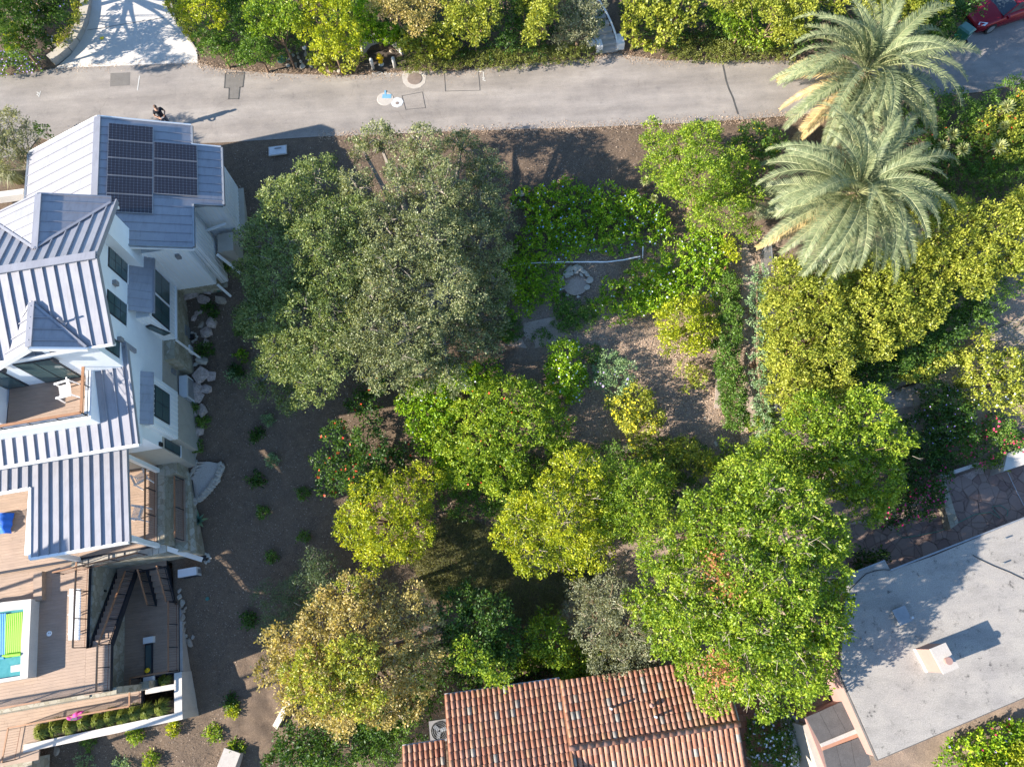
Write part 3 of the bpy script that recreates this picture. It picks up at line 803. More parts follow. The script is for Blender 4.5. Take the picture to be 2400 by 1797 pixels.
# ------------------------------------------------------------------ roofs with raised seams
def clip_half(poly, a, b, c):
    out = []; n = len(poly)
    for i in range(n):
        p, q = poly[i], poly[(i + 1) % n]; dp = a * p[0] + b * p[1] - c; dq = a * q[0] + b * q[1] - c
        if dp >= 0: out.append(p)
        if dp * dq < 0:
            t = dp / (dp - dq); out.append((p[0] + t * (q[0] - p[0]), p[1] + t * (q[1] - p[1])))
    return out
def ccw(p):
    a = sum(p[i][0] * p[(i + 1) % len(p)][1] - p[(i + 1) % len(p)][0] * p[i][1] for i in range(len(p)))
    return p if a > 0 else p[::-1]
def seam_roof(parent, poly, zf, axis, sp, off=0.0, sh=.065, sw=.035, th=.05, to_world=W):
    """poly convex in house coordinates; pans between raised seams, each pan and seam a part"""
    k = 0 if axis == 'u' else 1
    lo = min(p[k] for p in poly); hi = max(p[k] for p in poly)
    x = math.floor((lo - off) / sp) * sp + off
    while x < hi:
        a, b = (1, 0) if k == 0 else (0, 1)
        q = clip_half(clip_half(poly, a, b, max(x, lo)), -a, -b, -min(x + sp, hi))
        if len(q) >= 3:
            q = ccw(q)
            ar = abs(sum(q[i][0] * q[(i + 1) % len(q)][1] - q[(i + 1) % len(q)][0] * q[i][1] for i in range(len(q)))) / 2
            if ar > .004:
                MB().prism([to_world(*p)[:2] for p in q], [zf(*p) - th for p in q], [zf(*p) for p in q]).done('roof_panel', 'roof_metal', parent)
        if x > lo + .03 and x < hi - .02:
            s = []
            n = len(poly)
            for i in range(n):
                p, r = poly[i], poly[(i + 1) % n]; d0, d1 = p[k] - x, r[k] - x
                if d0 * d1 < 0:
                    t = d0 / (d0 - d1); s.append((p[0] + t * (r[0] - p[0]), p[1] + t * (r[1] - p[1])))
            if len(s) >= 2:
                (u0, v0), (u1, v1) = s[0], s[1]
                if k == 0: pts = [(x - sw / 2, min(v0, v1)), (x + sw / 2, min(v0, v1)), (x + sw / 2, max(v0, v1)), (x - sw / 2, max(v0, v1))]
                else: pts = [(min(u0, u1), x - sw / 2), (max(u0, u1), x - sw / 2), (max(u0, u1), x + sw / 2), (min(u0, u1), x + sw / 2)]
                MB().prism([to_world(*p)[:2] for p in pts], [zf(*p) - .01 for p in pts], [zf(*p) + sh for p in pts]).done('seam', 'roof_metal', parent)
        x += sp
def trim(parent, a, b, wd, ht, mat='roof_metal', name='roof_trim'):
    MB().bar(W(*a), W(*b), wd, ht).done(name, mat, parent)

house = thing('white_house', 'white multi-level house with pale grey standing-seam metal roofs on the left', 'house', W(-18, 14, -3))
HS = house
# --- walls
MB().uvbox(-30, -15.6, 11.3, 14.1, -4.2, 2.2).done('wall', 'white_wall', HS)
MB().uvbox(-30, -15.6, 14.1, 20.4, -4.2, 5.75).done('wall', 'white_wall', HS)
MB().uvbox(-30, -15.585, 11.285, 14.2, -4.3, -.2).done('foundation', 'stucco', HS)
MB().uvbox(-30, -15.585, 14.2, 19.0, -3.9, -.2).done('foundation', 'stucco', HS)
# main gable: ridge v 17.2 z 7.3, eaves z 5.95
RV, RZ, EZ = 17.2, 7.3, 5.95
zN = lambda u, v: RZ - (v - RV) * (RZ - EZ) / 3.55
zS = lambda u, v: RZ - (RV - v) * (RZ - EZ) / 3.3
seam_roof(HS, [(-30, RV), (-14.62, RV), (-14.62, 20.75), (-30, 20.75)], zN, 'u', .46, -14.95)
seam_roof(HS, [(-30, 13.9), (-14.62, 13.9), (-14.62, RV), (-30, RV)], zS, 'u', .46, -14.95)
trim(HS, (-30, RV, RZ + .07), (-14.6, RV, RZ + .07), .34, .05)
for va, vb, za, zb in ((RV, 20.77, RZ, EZ), (RV, 13.88, RZ, EZ)):
    MB().bar(W(-14.6, va, za - .03), W(-14.6, vb, zb - .03), .06, .22).done('rake_board', 'roof_metal', HS)
MB().bar(W(-30, 13.86, EZ - .02), W(-14.6, 13.86, EZ - .02), .07, .14).done('gutter', 'white_trim', HS)
MB().prism([W(-16.0, 14.1)[:2], W(-15.6, 14.1)[:2], W(-15.6, RV)[:2], W(-16.0, RV)[:2]], 5.6, [5.75, 5.75, 7.1, 7.1]).done('gable_wall', 'white_wall', HS)
MB().prism([W(-16.0, RV)[:2], W(-15.6, RV)[:2], W(-15.6, 20.4)[:2], W(-16.0, 20.4)[:2]], 5.6, [7.1, 7.1, 5.75, 5.75]).done('gable_wall', 'white_wall', HS)
for vv, zz in ((14.0, 5.72), (20.6, 5.72)):
    MB().bar(W(-15.55, vv, zz), W(-14.65, vv, zz), .12, .16).done('roof_bracket', 'white_trim', HS)
# north cross gable, west of the garage
def px_uv(a, b, z): p = P(a, b, z); return toUV(p[0], p[1])
cgz = 6.9
g0, g1 = px_uv(94, 455, cgz), px_uv(81, 562, cgz)
ur = (g0[0] + g1[0]) / 2
CGS = .36
zcr = lambda u, v: cgz - (u - ur) * CGS
zcl = lambda u, v: cgz + (u - ur) * CGS
vn = g0[1]; v0g = RV + (RZ - cgz) / ((RZ - EZ) / 3.55)
# valley with the main slope: where both roofs have the same height
def vval(u): return RV + (RZ - (cgz - abs(u - ur) * CGS)) / ((RZ - EZ) / 3.55)
uR = ur + 2.55; uL = ur - 2.15
seam_roof(HS, [(ur, v0g), (uR, min(vval(uR), vn - .02)), (uR, vn), (ur, vn)], lambda u, v: zcr(u, v) + .03, 'v', .5, .1, sh=.03)
seam_roof(HS, [(ur, v0g), (ur, vn), (uL, vn), (uL, min(vval(uL), vn - .02))], lambda u, v: zcl(u, v) + .03, 'v', .5, .1, sh=.03)
trim(HS, (ur, v0g, cgz + .04), (ur, vn, cgz + .04), .26, .05)
trim(HS, (ur, vn, cgz), (uR, vn, zcr(uR, 0)), .08, .16, 'roof_metal', 'rake_board')
trim(HS, (ur, vn, cgz), (uL, vn, zcl(uL, 0)), .08, .16, 'roof_metal', 'rake_board')
for uu in (uR, uL): trim(HS, (ur, v0g, cgz + .07), (uu, min(vval(uu), vn), cgz - abs(uu - ur) * CGS + .07), .12, .04, 'roof_metal', 'valley_flashing')
MB().uvbox(ur - 1.9, ur + 2.3, vn - 1.6, vn - .3, -1, cgz - 1.05).done('wall', 'white_wall', HS)
# south porch gable over the terrace
pgz = 6.8
q0, q1 = px_uv(76, 709, pgz), px_uv(68, 808, pgz)
up_ = (q0[0] + q1[0]) / 2; vp0, vp1 = q0[1], q1[1] - .1
er = px_uv(203, 806, 6.05); el = px_uv(0, 822, 6.4)
sl = (pgz - 6.0) / (er[0] - up_)
zpr = lambda u, v: pgz - (u - up_) * sl + .03
zpl = lambda u, v: pgz + (u - up_) * sl * 1.25 + .03
seam_roof(HS, [(up_, vp1), (er[0], vp1), (up_, vp0)], zpr, 'v', .5, .15)
seam_roof(HS, [(up_, vp1), (up_, vp0), (up_ - 2.2, vp1 + .3), (up_ - 2.2, vp1)], zpl, 'v', .5, .15)
trim(HS, (up_, vp0, pgz + .05), (up_, vp1, pgz + .05), .24, .05)
trim(HS, (up_, vp0 + .02, pgz + .05), (er[0], vp1, 6.08), .10, .05, 'roof_metal', 'valley_flashing')
trim(HS, (up_, vp0 + .02, pgz + .05), (up_ - 2.2, vp1 + .3, zpl(up_ - 2.2, 0) + .04), .10, .05, 'roof_metal', 'valley_flashing')
trim(HS, (up_, vp1 - .06, pgz - .06), (er[0], vp1 - .06, 5.95), .09, .24, 'white_trim', 'fascia')
trim(HS, (up_, vp1 - .06, pgz - .06), (up_ - 2.2, vp1 - .06, zpl(up_ - 2.2, 0) - .1), .09, .24, 'white_trim', 'fascia')
MB().uvbox(up_ + .1, up_ + .3, vp1 + .05, vp1 + .3, 5.9, 6.2).done('post_end', 'white_trim', HS)
# roof vent pipe with plate
o = MB().lathe(W(-16.35, 14.95, zS(0, 14.95)), [(.0, 0), (.14, 0), (.14, .02), (.045, .03), (.04, .42), (.0, .42)], 12).done('vent_pipe', 'roof_metal', HS)
# --- terrace on the upper floor
MB().uvbox(-30, -17.25, 12.2, 14.3, 2.5, 2.93).done('terrace_slab', 'white_wall', HS)
def planks(parent, u0, u1, v0, v1, z, along, wd=.14, mat='deck', name='deck_board', gap=.006, maxn=10000, th=.03):
    """individual boards joined: each board is narrower than 10 px in the picture"""
    m = MB(); r = np.random.default_rng(int(abs(u0 * 31 + v0 * 17)) + 3)
    a, b = (v0, v1) if along == 'u' else (u0, u1); lo, hi = (u0, u1) if along == 'u' else (v0, v1)
    x = a
    while x < b - .01:
        y = lo - r.uniform(0, 2)
        while y < hi:
            l = r.uniform(2.2, 3.6); s, e = max(y, lo), min(y + l, hi)
            if e > s + .02:
                if along == 'u': m.uvbox(s + .003, e - .003, x + gap / 2, min(x + wd, b) - gap / 2, z - th, z + r.uniform(-.0015, .0015), float(r.random()))
                else: m.uvbox(x + gap / 2, min(x + wd, b) - gap / 2, s + .003, e - .003, z - th, z + r.uniform(-.0015, .0015), float(r.random()))
            y += l
        x += wd
    return m.done(name, mat, parent, kind='stuff')
planks(HS, -20.75, -17.16, 12.16, 14.75, 3.0, 'u')
MB().uvbox(-20.8, -17.15, 12.15, 14.8, 2.88, 2.955).done('deck_base', 'dark_metal', HS)
# parapet upstand round the terrace
MB().uvbox(-17.15, -16.87, 11.87, 14.7, 2.3, 3.45).done('parapet', 'white_wall', HS)
MB().uvbox(-30, -17.15, 11.87, 12.15, 2.2, 3.45).done('parapet', 'white_wall', HS)
# glazed sliding doors behind the terrace (south wall at v 14.1..14.8)
for u0, u1 in ((-19.15, -17.55), (-21.6, -19.9)):
    d = MB().uvbox(u0, u1, 14.06, 14.1, 3.0, 5.2).done('sliding_door', 'dark_metal', HS)
    n_ = 2
    for i in range(n_):
        a = u0 + .06 + i * (u1 - u0 - .06) / n_; b = a + (u1 - u0 - .06) / n_ - .06
        for z0, z1 in ((3.1, 4.1), (4.14, 5.12)):
            MB().uvbox(a, b, 14.045, 14.055, z0, z1).done('pane', 'window_glass', d)
# west wing wall next to terrace with small window
MB().uvbox(-21.8, -20.8, 12.4, 13.4, 2.9, 4.2).done('wing_wall', 'white_wall', HS)
MB().uvbox(-30, -20.85, 13.4, 14.1, 2.9, 4.6).done('wing_wall', 'white_wall', HS)
MB().lathe(W(-21.15, 12.85, 4.2), [(.0, 0), (.07, 0), (.06, .05), (0, .05)], 12).done('wall_light', 'lamp_grey', HS)
for uu in (-19.6, -17.45):
    b_ = MB().uvbox(uu - .04, uu + .04, 13.9, 14.06, 4.9, 5.3).done('lantern', 'dark_metal', HS)
# --- mid roof wrapping the terrace: one slope falling south
zM = lambda u, v: 2.42 + (v - 10.75) * .257
seam_roof(HS, [(-16.86, 10.75), (-15.38, 10.75), (-15.38, 15.05), (-16.86, 15.05)], zM, 'u', .46, -15.62)
seam_roof(HS, [(-30, 10.75), (-16.86, 10.75), (-16.86, 11.86), (-30, 11.86)], zM, 'u', .46, -15.62)
MB().uvbox(-16.86, -15.4, 15.0, 15.2, 2.6, 3.62).done('roof_curb', 'roof_metal', HS)
MB().prism([W(*p)[:2] for p in ((-16.8, 10.9), (-15.5, 10.9), (-15.5, 15.0), (-16.8, 15.0))], 1.8, [2.38, 2.38, 3.4, 3.4]).done('wall', 'white_wall', HS)
trim(HS, (-15.36, 10.75, 2.42), (-15.36, 15.1, 3.53), .07, .2, 'roof_metal', 'rake_board')
trim(HS, (-30, 10.70, 2.40), (-15.34, 10.70, 2.40), .12, .12, 'white_trim', 'gutter')
# --- lower roof over the ground-floor porch
zL = lambda u, v: .42 + (v - 7.02) * .09
LU = -16.78
seam_roof(HS, [(-21.05, 7.02), (LU, 7.02), (LU, 11.45), (-21.05, 11.45)], zL, 'u', .46, -17.05, sh=.075)
seam_roof(HS, [(-30, 10.15), (-21.05, 10.15), (-21.05, 11.45), (-30, 11.45)], zL, 'u', .46, -17.05, sh=.075)
MB().bar(W(LU - .02, 7.0, .40), W(LU - .02, 11.3, .79), .2, .2).done('gutter', 'roof_metal', HS)
MB().bar(W(-21.1, 6.98, .38), W(LU, 6.98, .38), .12, .16).done('gutter', 'white_trim', HS)
MB().bar(W(-30, 10.12, .68), W(-21.1, 10.12, .68), .12, .14).done('gutter', 'white_trim', HS)
MB().bar(W(-21.1, 6.98, .38), W(-21.1, 10.15, .68), .10, .16).done('gutter', 'white_trim', HS)
MB().uvbox(-21.35, -21.15, 7.2, 11.3, -.75, .45).done('added_sun_blind', 'white_wall', HS)  # added blind, stops low sun crossing the porch onto the mulch
MB().uvbox(-30, -17.4, 11.3, 11.45, -3, .6).done('wall', 'white_wall', HS)
for uu, vv in ((-17.0, 7.25), (-20.8, 7.25), (-17.0, 11.0)):
    MB().uvbox(uu - .1, uu + .1, vv - .1, vv + .1, -3, .35).done('porch_post', 'white_trim', HS)
# --- siding clad bays with lean-to roofs
def battens(u0, u1, v0, v1, z0, z1, step=.24):
    m = MB(); x = v0 + .1
    while x < v1: m.uvbox(u1, u1 + .022, x - .022, x + .022, z0, z1); x += step
    x = u0 + .1
    while x < u1: m.uvbox(x - .022, x + .022, v0 - .022, v0, z0, z1); x += step
    m.done('siding_batten', 'white_trim', HS, kind='stuff')
def siding(u0, u1, v0, v1, z0, z1, step=.24):
    """board and batten: battens narrower than 10 px joined into one part"""
    MB().uvbox(u0, u1, v0, v1, z0, z1).done('bay_wall', 'white_wall', HS)
    battens(u0, u1, v0, v1, z0, z1, step)
siding(-15.7, -15.0, 16.95, 20.1, -.35, 2.3)
siding(-15.7, -15.22, 11.9, 14.35, -1.0, 1.5)
MB().uvbox(-15.7, -15.06, 15.9, 17.4, -3.2, -.36).done('bay_base', 'stone_veneer', HS)
MB().uvbox(-15.7, -15.06, 17.4, 20.1, -2.9, -.36).done('bay_base', 'stone_veneer', HS)
MB().uvbox(-15.7, -15.26, 11.95, 14.3, -3.9, -1.0).done('bay_base', 'stucco', HS)
zb1 = lambda u, v: 3.1 - (u + 15.6) * .75
seam_roof(HS, [(-15.6, 17.0), (-14.74, 17.0), (-14.74, 19.95), (-15.6, 19.95)], zb1, 'v', .42, 17.25, sh=.02)
zb2 = lambda u, v: 2.15 - (u + 15.6) * .75
seam_roof(HS, [(-15.6, 11.8), (-15.06, 11.8), (-15.06, 14.35), (-15.6, 14.35)], zb2, 'v', .42, 12.0, sh=.02)
trim(HS, (-14.72, 17.0, 2.43), (-14.72, 19.95, 2.43), .08, .1, 'roof_metal', 'gutter')
# bevelled white sills down the bays
trim(HS, (-14.96, 16.93, -.33), (-14.96, 20.1, -.33), .1, .07, 'white_trim', 'sill_board')
# --- windows of the east wall
def window(u, v0, v1, z0, z1, nv=1, nz=2):
    f = MB().uvbox(u - .05, u + .035, v0, v1, z0, z1).done('window', 'dark_metal', HS)
    dv = (v1 - v0 - .06) / nv; dz = (z1 - z0 - .06) / nz
    for i in range(nv):
        for j in range(nz):
            MB().uvbox(u + .03, u + .042, v0 + .05 + i * dv, v0 + .01 + (i + 1) * dv, z0 + .05 + j * dz, z0 + .01 + (j + 1) * dz).done('pane', 'window_glass', f)
    m = MB(); m.uvbox(u - .02, u + .06, v0 - .06, v1 + .06, z0 - .07, z0 - .003); m.done('sill', 'white_trim', f)
window(-15.6, 18.35, 19.4, 3.2, 4.75, 2, 3)
window(-15.6, 16.15, 17.2, 3.2, 4.75, 2, 3)
window(-15.6, 14.35, 15.1, 3.7, 4.75, 1, 2)
window(-15.0, 18.5, 19.75, .35, 2.05, 2, 2)
window(-15.0, 17.1, 18.35, .35, 2.05, 2, 2)
window(-15.22, 12.35, 13.9, -.1, 1.35, 2, 2)
window(-15.6, 11.35, 11.85, -2.0, -.4, 1, 2)
f = MB().bar(W(-15.5, 16.92, 1.5), W(-15.1, 16.92, .3), .02, .42).done('window', 'dark_metal', HS)
MB().bar(W(-15.46, 16.90, 1.4), W(-15.12, 16.90, .4), .012, .32).done('pane', 'window_glass', f)
for v_, z_ in ((17.75, 4.1), (15.2, 3.6), (14.2, 1.6)):
    MB().uvbox(-15.6, -15.43, v_ - .1, v_ + .1, z_, z_ + .28).done('wall_lantern', 'lamp_grey', HS)
MB().uvbox(-15.6, -15.5, 15.5, 15.75, -1.5, -1.1).done('vent_grille', 'lamp_grey', HS)
MB().uvbox(-15.06, -15.0, 17.7, 18.3, -2.2, -1.5).done('crawl_vent', 'grey_metal', HS)
MB().uvbox(-15.06, -14.98, 16.9, 17.3, -2.4, -1.9).done('meter_box', 'white_trim', HS)
MB().uvbox(-15.6, -15.5, 11.32, 11.5, -.1, .15).done('wall_lamp', 'black', HS)
# sloping white skirts of the stone corners
for a, b in (((-15.0, 20.35, -.30), (-14.35, 20.35, -1.6)), ((-14.98, 16.88, -.35), (-14.6, 16.6, -2.2))):
    MB().bar(W(*a), W(*b), .12, .05).done('coping', 'white_trim', HS)

# unseen shade roof, open underneath, added beyond the picture edge to darken the mulch
MB().prism([W(*p)[:2] for p in ((-33.5, -2.4), (-27.2, -2.4), (-27.2, 5.4), (-33.5, 5.4))], [6.9, .55, .55, 6.9], [7.1, .73, .73, 7.1]).done('added_shade_roof', 'roof_metal', HS)
for uu in (-28.5, -33):
    for vv in (-2.2, 5.2): MB().uvbox(uu - .08, uu + .08, vv - .08, vv + .08, -9, .6 if uu > -30 else 5.9).done('added_shade_post', 'white_wall', HS)
# --- garage wing with its solar roof
gar = house
GR = -16.42; GZ = 4.55; GS = .385
zGE = lambda u, v: GZ - (u - GR) * GS
zGW = lambda u, v: GZ + (u - GR) * GS
for pl in ([(GR, 19.8), (-12.58, 19.8), (-12.58, 22.25), (GR, 22.25)], [(GR, 22.25), (-11.3, 22.25), (-11.3, 25.7), (GR, 25.7)], [(GR, 25.7), (-12.58, 25.7), (-12.58, 26.9), (GR, 26.9)]):
    seam_roof(gar, pl, zGE, 'v', .485, 20.06, sh=.035)
seam_roof(gar, [(-20.8, 21.6), (GR, 21.6), (GR, 26.9), (-20.8, 26.9)], zGW, 'v', .6, 21.9, sh=.035)
seam_roof(gar, [(-18.2, 20.4), (GR, 20.4), (GR, 21.6), (-18.2, 21.6)], zGW, 'v', .6, 21.9, sh=.035)
trim(gar, (GR, 20.4, GZ + .02), (GR, 26.92, GZ + .02), .30, .05)
for a, b, z in (((-12.54, 19.8), (-12.54, 22.2), zGE(-12.58, 0)), ((-11.26, 22.25), (-11.26, 25.7), zGE(-11.3, 0)), ((-12.54, 25.75), (-12.54, 26.9), zGE(-12.58, 0)), ((-20.84, 21.6), (-20.84, 26.9), zGW(-20.8, 0))):
    trim(gar, (a[0], a[1], z - .04), (b[0], b[1], z - .04), .10, .12, 'grey_metal', 'gutter')
trim(gar, (GR, 26.94, GZ - .02), (-12.58, 26.94, zGE(-12.58, 0) - .02), .06, .16, 'white_trim', 'rake_board')
trim(gar, (GR, 26.94, GZ - .02), (-20.8, 26.94, zGW(-20.8, 0) - .02), .06, .16, 'white_trim', 'rake_board')
trim(gar, (-12.58, 25.74, zGE(-12.58, 0) - .02), (-11.3, 25.74, zGE(-11.3, 0) - .02), .06, .14, 'white_trim', 'rake_board')
trim(gar, (-12.58, 22.21, zGE(-12.58, 0) - .04), (-11.3, 22.21, zGE(-11.3, 0) - .04), .06, .14, 'grey_metal', 'rake_board')
trim(gar, (-15.5, 19.76, zGE(-15.5, 0) - .02), (-12.58, 19.76, zGE(-12.58, 0) - .02), .08, .16, 'grey_metal', 'rake_board')
trim(gar, (-15.6, 19.71, zGE(-15.5, 0) - .10), (-12.58, 19.71, zGE(-12.58, 0) - .12), .06, .10, 'white_trim', 'fascia')
MB().uvbox(-20.3, -12.9, 20.4, 26.6, -1.5, 2.6).done('garage_wall', 'white_wall', gar)
MB().prism([W(*p)[:2] for p in ((-20.3, 26.3), (GR, 26.3), (GR, 26.6), (-20.3, 26.6))], 2.5, [2.85, 4.4, 4.4, 2.85]).done('garage_gable', 'white_wall', gar)
MB().prism([W(*p)[:2] for p in ((GR, 26.3), (-12.9, 26.3), (-12.9, 26.6), (GR, 26.6))], 2.5, [4.4, 3.1, 3.1, 4.4]).done('garage_gable', 'white_wall', gar)
MB().uvbox(-12.95, -11.6, 22.6, 25.5, -2, 2.2).done('garage_wall', 'white_wall', gar)
battens(-12.95, -11.6, 22.6, 25.5, -2, 2.2); battens(-20.3, -12.9, 20.4, 26.6, -1.4, 2.5); battens(-16, -13.05, 19.95, 20.45, -.75, 2.9)
MB().uvbox(-11.62, -11.3, 22.7, 25.4, -2, -.4).done('garage_base', 'stucco', gar)
# lower clad porch at the south-east corner of the garage
siding(-13.2, -12.75, 20.5, 22.0, -1.6, 2.3)
MB().uvbox(-12.55, -11.75, 21.2, 22.3, -2.4, .2).done('garage_base', 'stucco', gar)
MB().uvbox(-16, -13.05, 19.95, 20.45, -.75, 2.95).done('garage_wall', 'white_wall', gar)
MB().uvbox(-15.1, -13.1, 20.0, 20.4, -3.0, -.75).done('garage_base', 'stone_veneer', gar)
MB().uvbox(-13.3, -12.8, 20.2, 21.0, -2.8, -1.6).done('garage_base', 'stone_veneer', gar)
MB().bar(W(-13.0, 19.9, -.75), W(-12.5, 19.5, -2.3), .12, .05).done('coping', 'white_trim', gar)
MB().bar(W(-12.6, 21.1, .2), W(-11.9, 20.6, -1.2), .14, .06).done('coping', 'white_trim', gar)
MB().bar(W(-13.3, 22.0, .9), W(-11.8, 22.35, .9), .14, .06).done('coping', 'white_trim', gar)
pm = MB()
for i, (a, b) in enumerate(((443, 515), (456, 528), (497, 523), (505, 528))):
    p = P(a, b, -.8); pm.tube([p, p + [0, 0, .5], p + [.15, .1, .6], p + [.15, .12, .0]], .03, 6)
tag(pm.done('meter_pipe', 'dark_metal'), 'bent dark gas and water pipes at the garage side wall', 'pipes')
tag(MB().lathe(P(505, 534, -1.0), [(0, 0), (.06, 0), (.06, .18), (.03, .24), (0, .24)], 10).done('red_valve', 'red_paint'), 'small red valve on the pipes beside the garage', 'valve')
t = thing('electric_meter', 'round grey meter boxes under the corner of the garage roof', 'meter', P(462, 545, -1.2))
MB().lathe(P(458, 532, -.9), [(0, 0), (.14, 0), (.14, .12), (.1, .2), (0, .2)], 14).done('meter_dome', 'utility_white', t)
MB().boxw(P(466, 548, -1.2) + [0, 0, .15], (.35, .3, .4), HA).done('meter_box', 'grey_metal', t)
MB().uvbox(-13.7, -13.5, 19.8, 19.95, 2.2, 2.5).done('wall_lantern', 'lamp_grey', gar)

# solar panels: 5 + 3, each a thing lying on the garage roof
def solar(u0, v0, label, i):
    """panel 2.0 m down the slope, 1.0 m along it"""
    du = 1.93 * cos(atan(GS)); uu = [u0, u0 + du]; dv = 1.0
    zb = lambda u: zGE(u, 0) + .10
    t = thing('solar_panel', label, 'solar panel', W(u0 + du / 2, v0 + dv / 2, zb(u0 + du / 2)), 'solar panels on the garage roof')
    a, b = v0 + .008, v0 + dv - .008
    pl = [(uu[0], a), (uu[1], a), (uu[1], b), (uu[0], b)]
    MB().prism([W(*p)[:2] for p in pl], [zb(p[0]) - .035 for p in pl], [zb(p[0]) for p in pl]).done('frame', 'solar_back', t)
    m = MB(); nu, nv = 12, 6; eu, ev = du - .03, dv - .03 - .016
    for x in range(nu):
        for y in range(nv):
            ca, cb = uu[0] + .015 + eu * x / nu, uu[0] + .015 + eu * (x + 1) / nu; va, vb = a + .015 + ev * y / nv, a + .015 + ev * (y + 1) / nv
            g = .0035; c = .014; ca += g; cb -= g; va += g; vb -= g
            o8 = [(ca + c, va), (cb - c, va), (cb, va + c), (cb, vb - c), (cb - c, vb), (ca + c, vb), (ca, vb - c), (ca, va + c)]
            k = len(m.V); m.V += [tuple(W(p[0], p[1], zb(p[0]) + .004)) for p in o8]; m.F.append(tuple(range(k, k + 8))); m.T.append(0.)
    m.done('cell', 'solar_cell', t, kind='stuff')
order = ['northernmost', 'second from the lane', 'third from the lane', 'fourth from the lane', 'southernmost, half in shade']
SU, SV = px_uv(254, 286, zGE(-16.0, 0) + .1); SU2, SV2 = px_uv(354, 332, zGE(-14.1, 0) + .1); SU2 = SU + 1.93 * cos(atan(GS)) + .03
for i in range(5): solar(SU, SV - 1.02 * (i + 1), 'black gridded solar panel, %s of the column of five' % order[i], i)
for i in range(3): solar(SU2, SV2 - 1.02 * (i + 1), 'black gridded solar panel, %s of the shorter column of three' % ['top', 'middle', 'bottom'][i], i)
# ------------------------------------------------------------------ porch, decks, pool and stairs south of the white house
PZ, LZ, LAND = -3.0, -6.2, -5.2
def railing(label, base, h=1.0, step=1.3, fine=.11, infill='bar', group=None, post_off=(0, 0)):
    """base: list of world points under the handrail"""
    base = [np.array(b, float) for b in base]
    c = np.mean(base, 0); t = thing('railing', label, 'railing', c, group)
    for a, b in zip(base[:-1], base[1:]):
        L = np.linalg.norm((b - a)[:2]); n = max(1, int(round(L / step)))
        MB().bar(a + [0, 0, h], b + [0, 0, h], .075, .04).done('handrail', 'rail_wood', t)
        MB().bar(a + [0, 0, .08], b + [0, 0, .08], .02, .02).done('bottom_rail', 'rust_metal', t)
        for i in range(n + 1):
            q = a + (b - a) * i / n; MB().bar(q, q + [0, 0, h - .02], .04, .04).done('post', 'dark_metal', t)
        m = MB()
        if infill == 'bar':
            k = int(L / fine)
            for i in range(1, k):
                q = a + (b - a) * i / k; m.bar(q + [0, 0, .08], q + [0, 0, h - .03], .008, .008)
        else:
            for j in range(1, 6): m.bar(a + [0, 0, .1 + j * (h - .2) / 6], b + [0, 0, .1 + j * (h - .2) / 6], .012, .012)
        m.done('baluster' if infill == 'bar' else 'cable', 'rust_metal', t, kind='stuff')
    return t
# porch floor
planks(HS, -30, -17.02, 7.3, 11.3, -2.6, 'u')
MB().uvbox(-30, -17.0, 7.2, 11.3, -2.75, -2.65).done('deck_base', 'dark_metal', HS)
# stone side wall with the lower plank landing
MB().uvbox(-17.0, -16.66, 7.3, 11.3, -5.6, -2.62).done('stone_wall', 'stone_veneer', HS)
MB().uvbox(-16.66, -16.05, 7.0, 11.3, -5.8, -3.75).done('stone_wall', 'stone_veneer', HS)
MB().uvbox(-16.66, -16.05, 10.7, 11.3, -3.75, -2.66).done('stone_wall', 'stone_veneer', HS)
MB().prism([W(*p)[:2] for p in ((-16.06, 6.9), (-15.85, 6.9), (-15.98, 10.9), (-16.06, 11.2))], -6.0, [-4.1, -4.3, -3.9, -3.8]).done('stone_wall', 'stone_veneer', HS)
planks(HS, -16.62, -16.12, 7.45, 10.65, -3.70, 'v', mat='deck_cross')
railing('brown handrail in front of the lower plank landing beside the gravel circle', [W(-16.2, 7.5, -3.7), W(-16.2, 10.6, -3.7)], 1.0)
railing('brown handrail along the east edge of the porch under the low roof', [W(-17.1, 7.45, -2.6), W(-17.1, 11.2, -2.6)], 1.0)
m = MB(); ww = [(-21.2, -2.75), (-17.6, -2.75), (-16.6, -4.1), (-15.9, -5.4)]
for (a, za), (b, zb) in zip(ww[:-1], ww[1:]):
    m.prism([W(*p)[:2] for p in ((a, 6.95), (b, 6.95), (b, 7.3), (a, 7.3))], -7, [za, zb, zb, za])
m.done('stone_wall', 'stone_veneer', HS)
# rough pale coping stones on the south wall
r = np.random.default_rng(5); m = MB(); u = -21.0
while u < -16.9:
    l = r.uniform(.2, .42); MB().uvbox(u, u + l - .02, 6.9 + r.uniform(-.05, .04), 7.22, -2.78, -2.70 + r.uniform(0, .08)).done('stone', 'rock_pale', HS); u += l
MB().bar(P(302, 1257, -1.2), P(345, 1270, -2.1), .22, .08).done('coping', 'white_trim', HS)
MB().bar(P(345, 1270, -2.1), P(474, 1311, -5.3), .24, .08).done('coping', 'white_trim', HS)
railing('brown handrail along the south edge of the porch above the stair', [P(150, 1345, -2.65), P(345, 1300, -2.65)], .9)
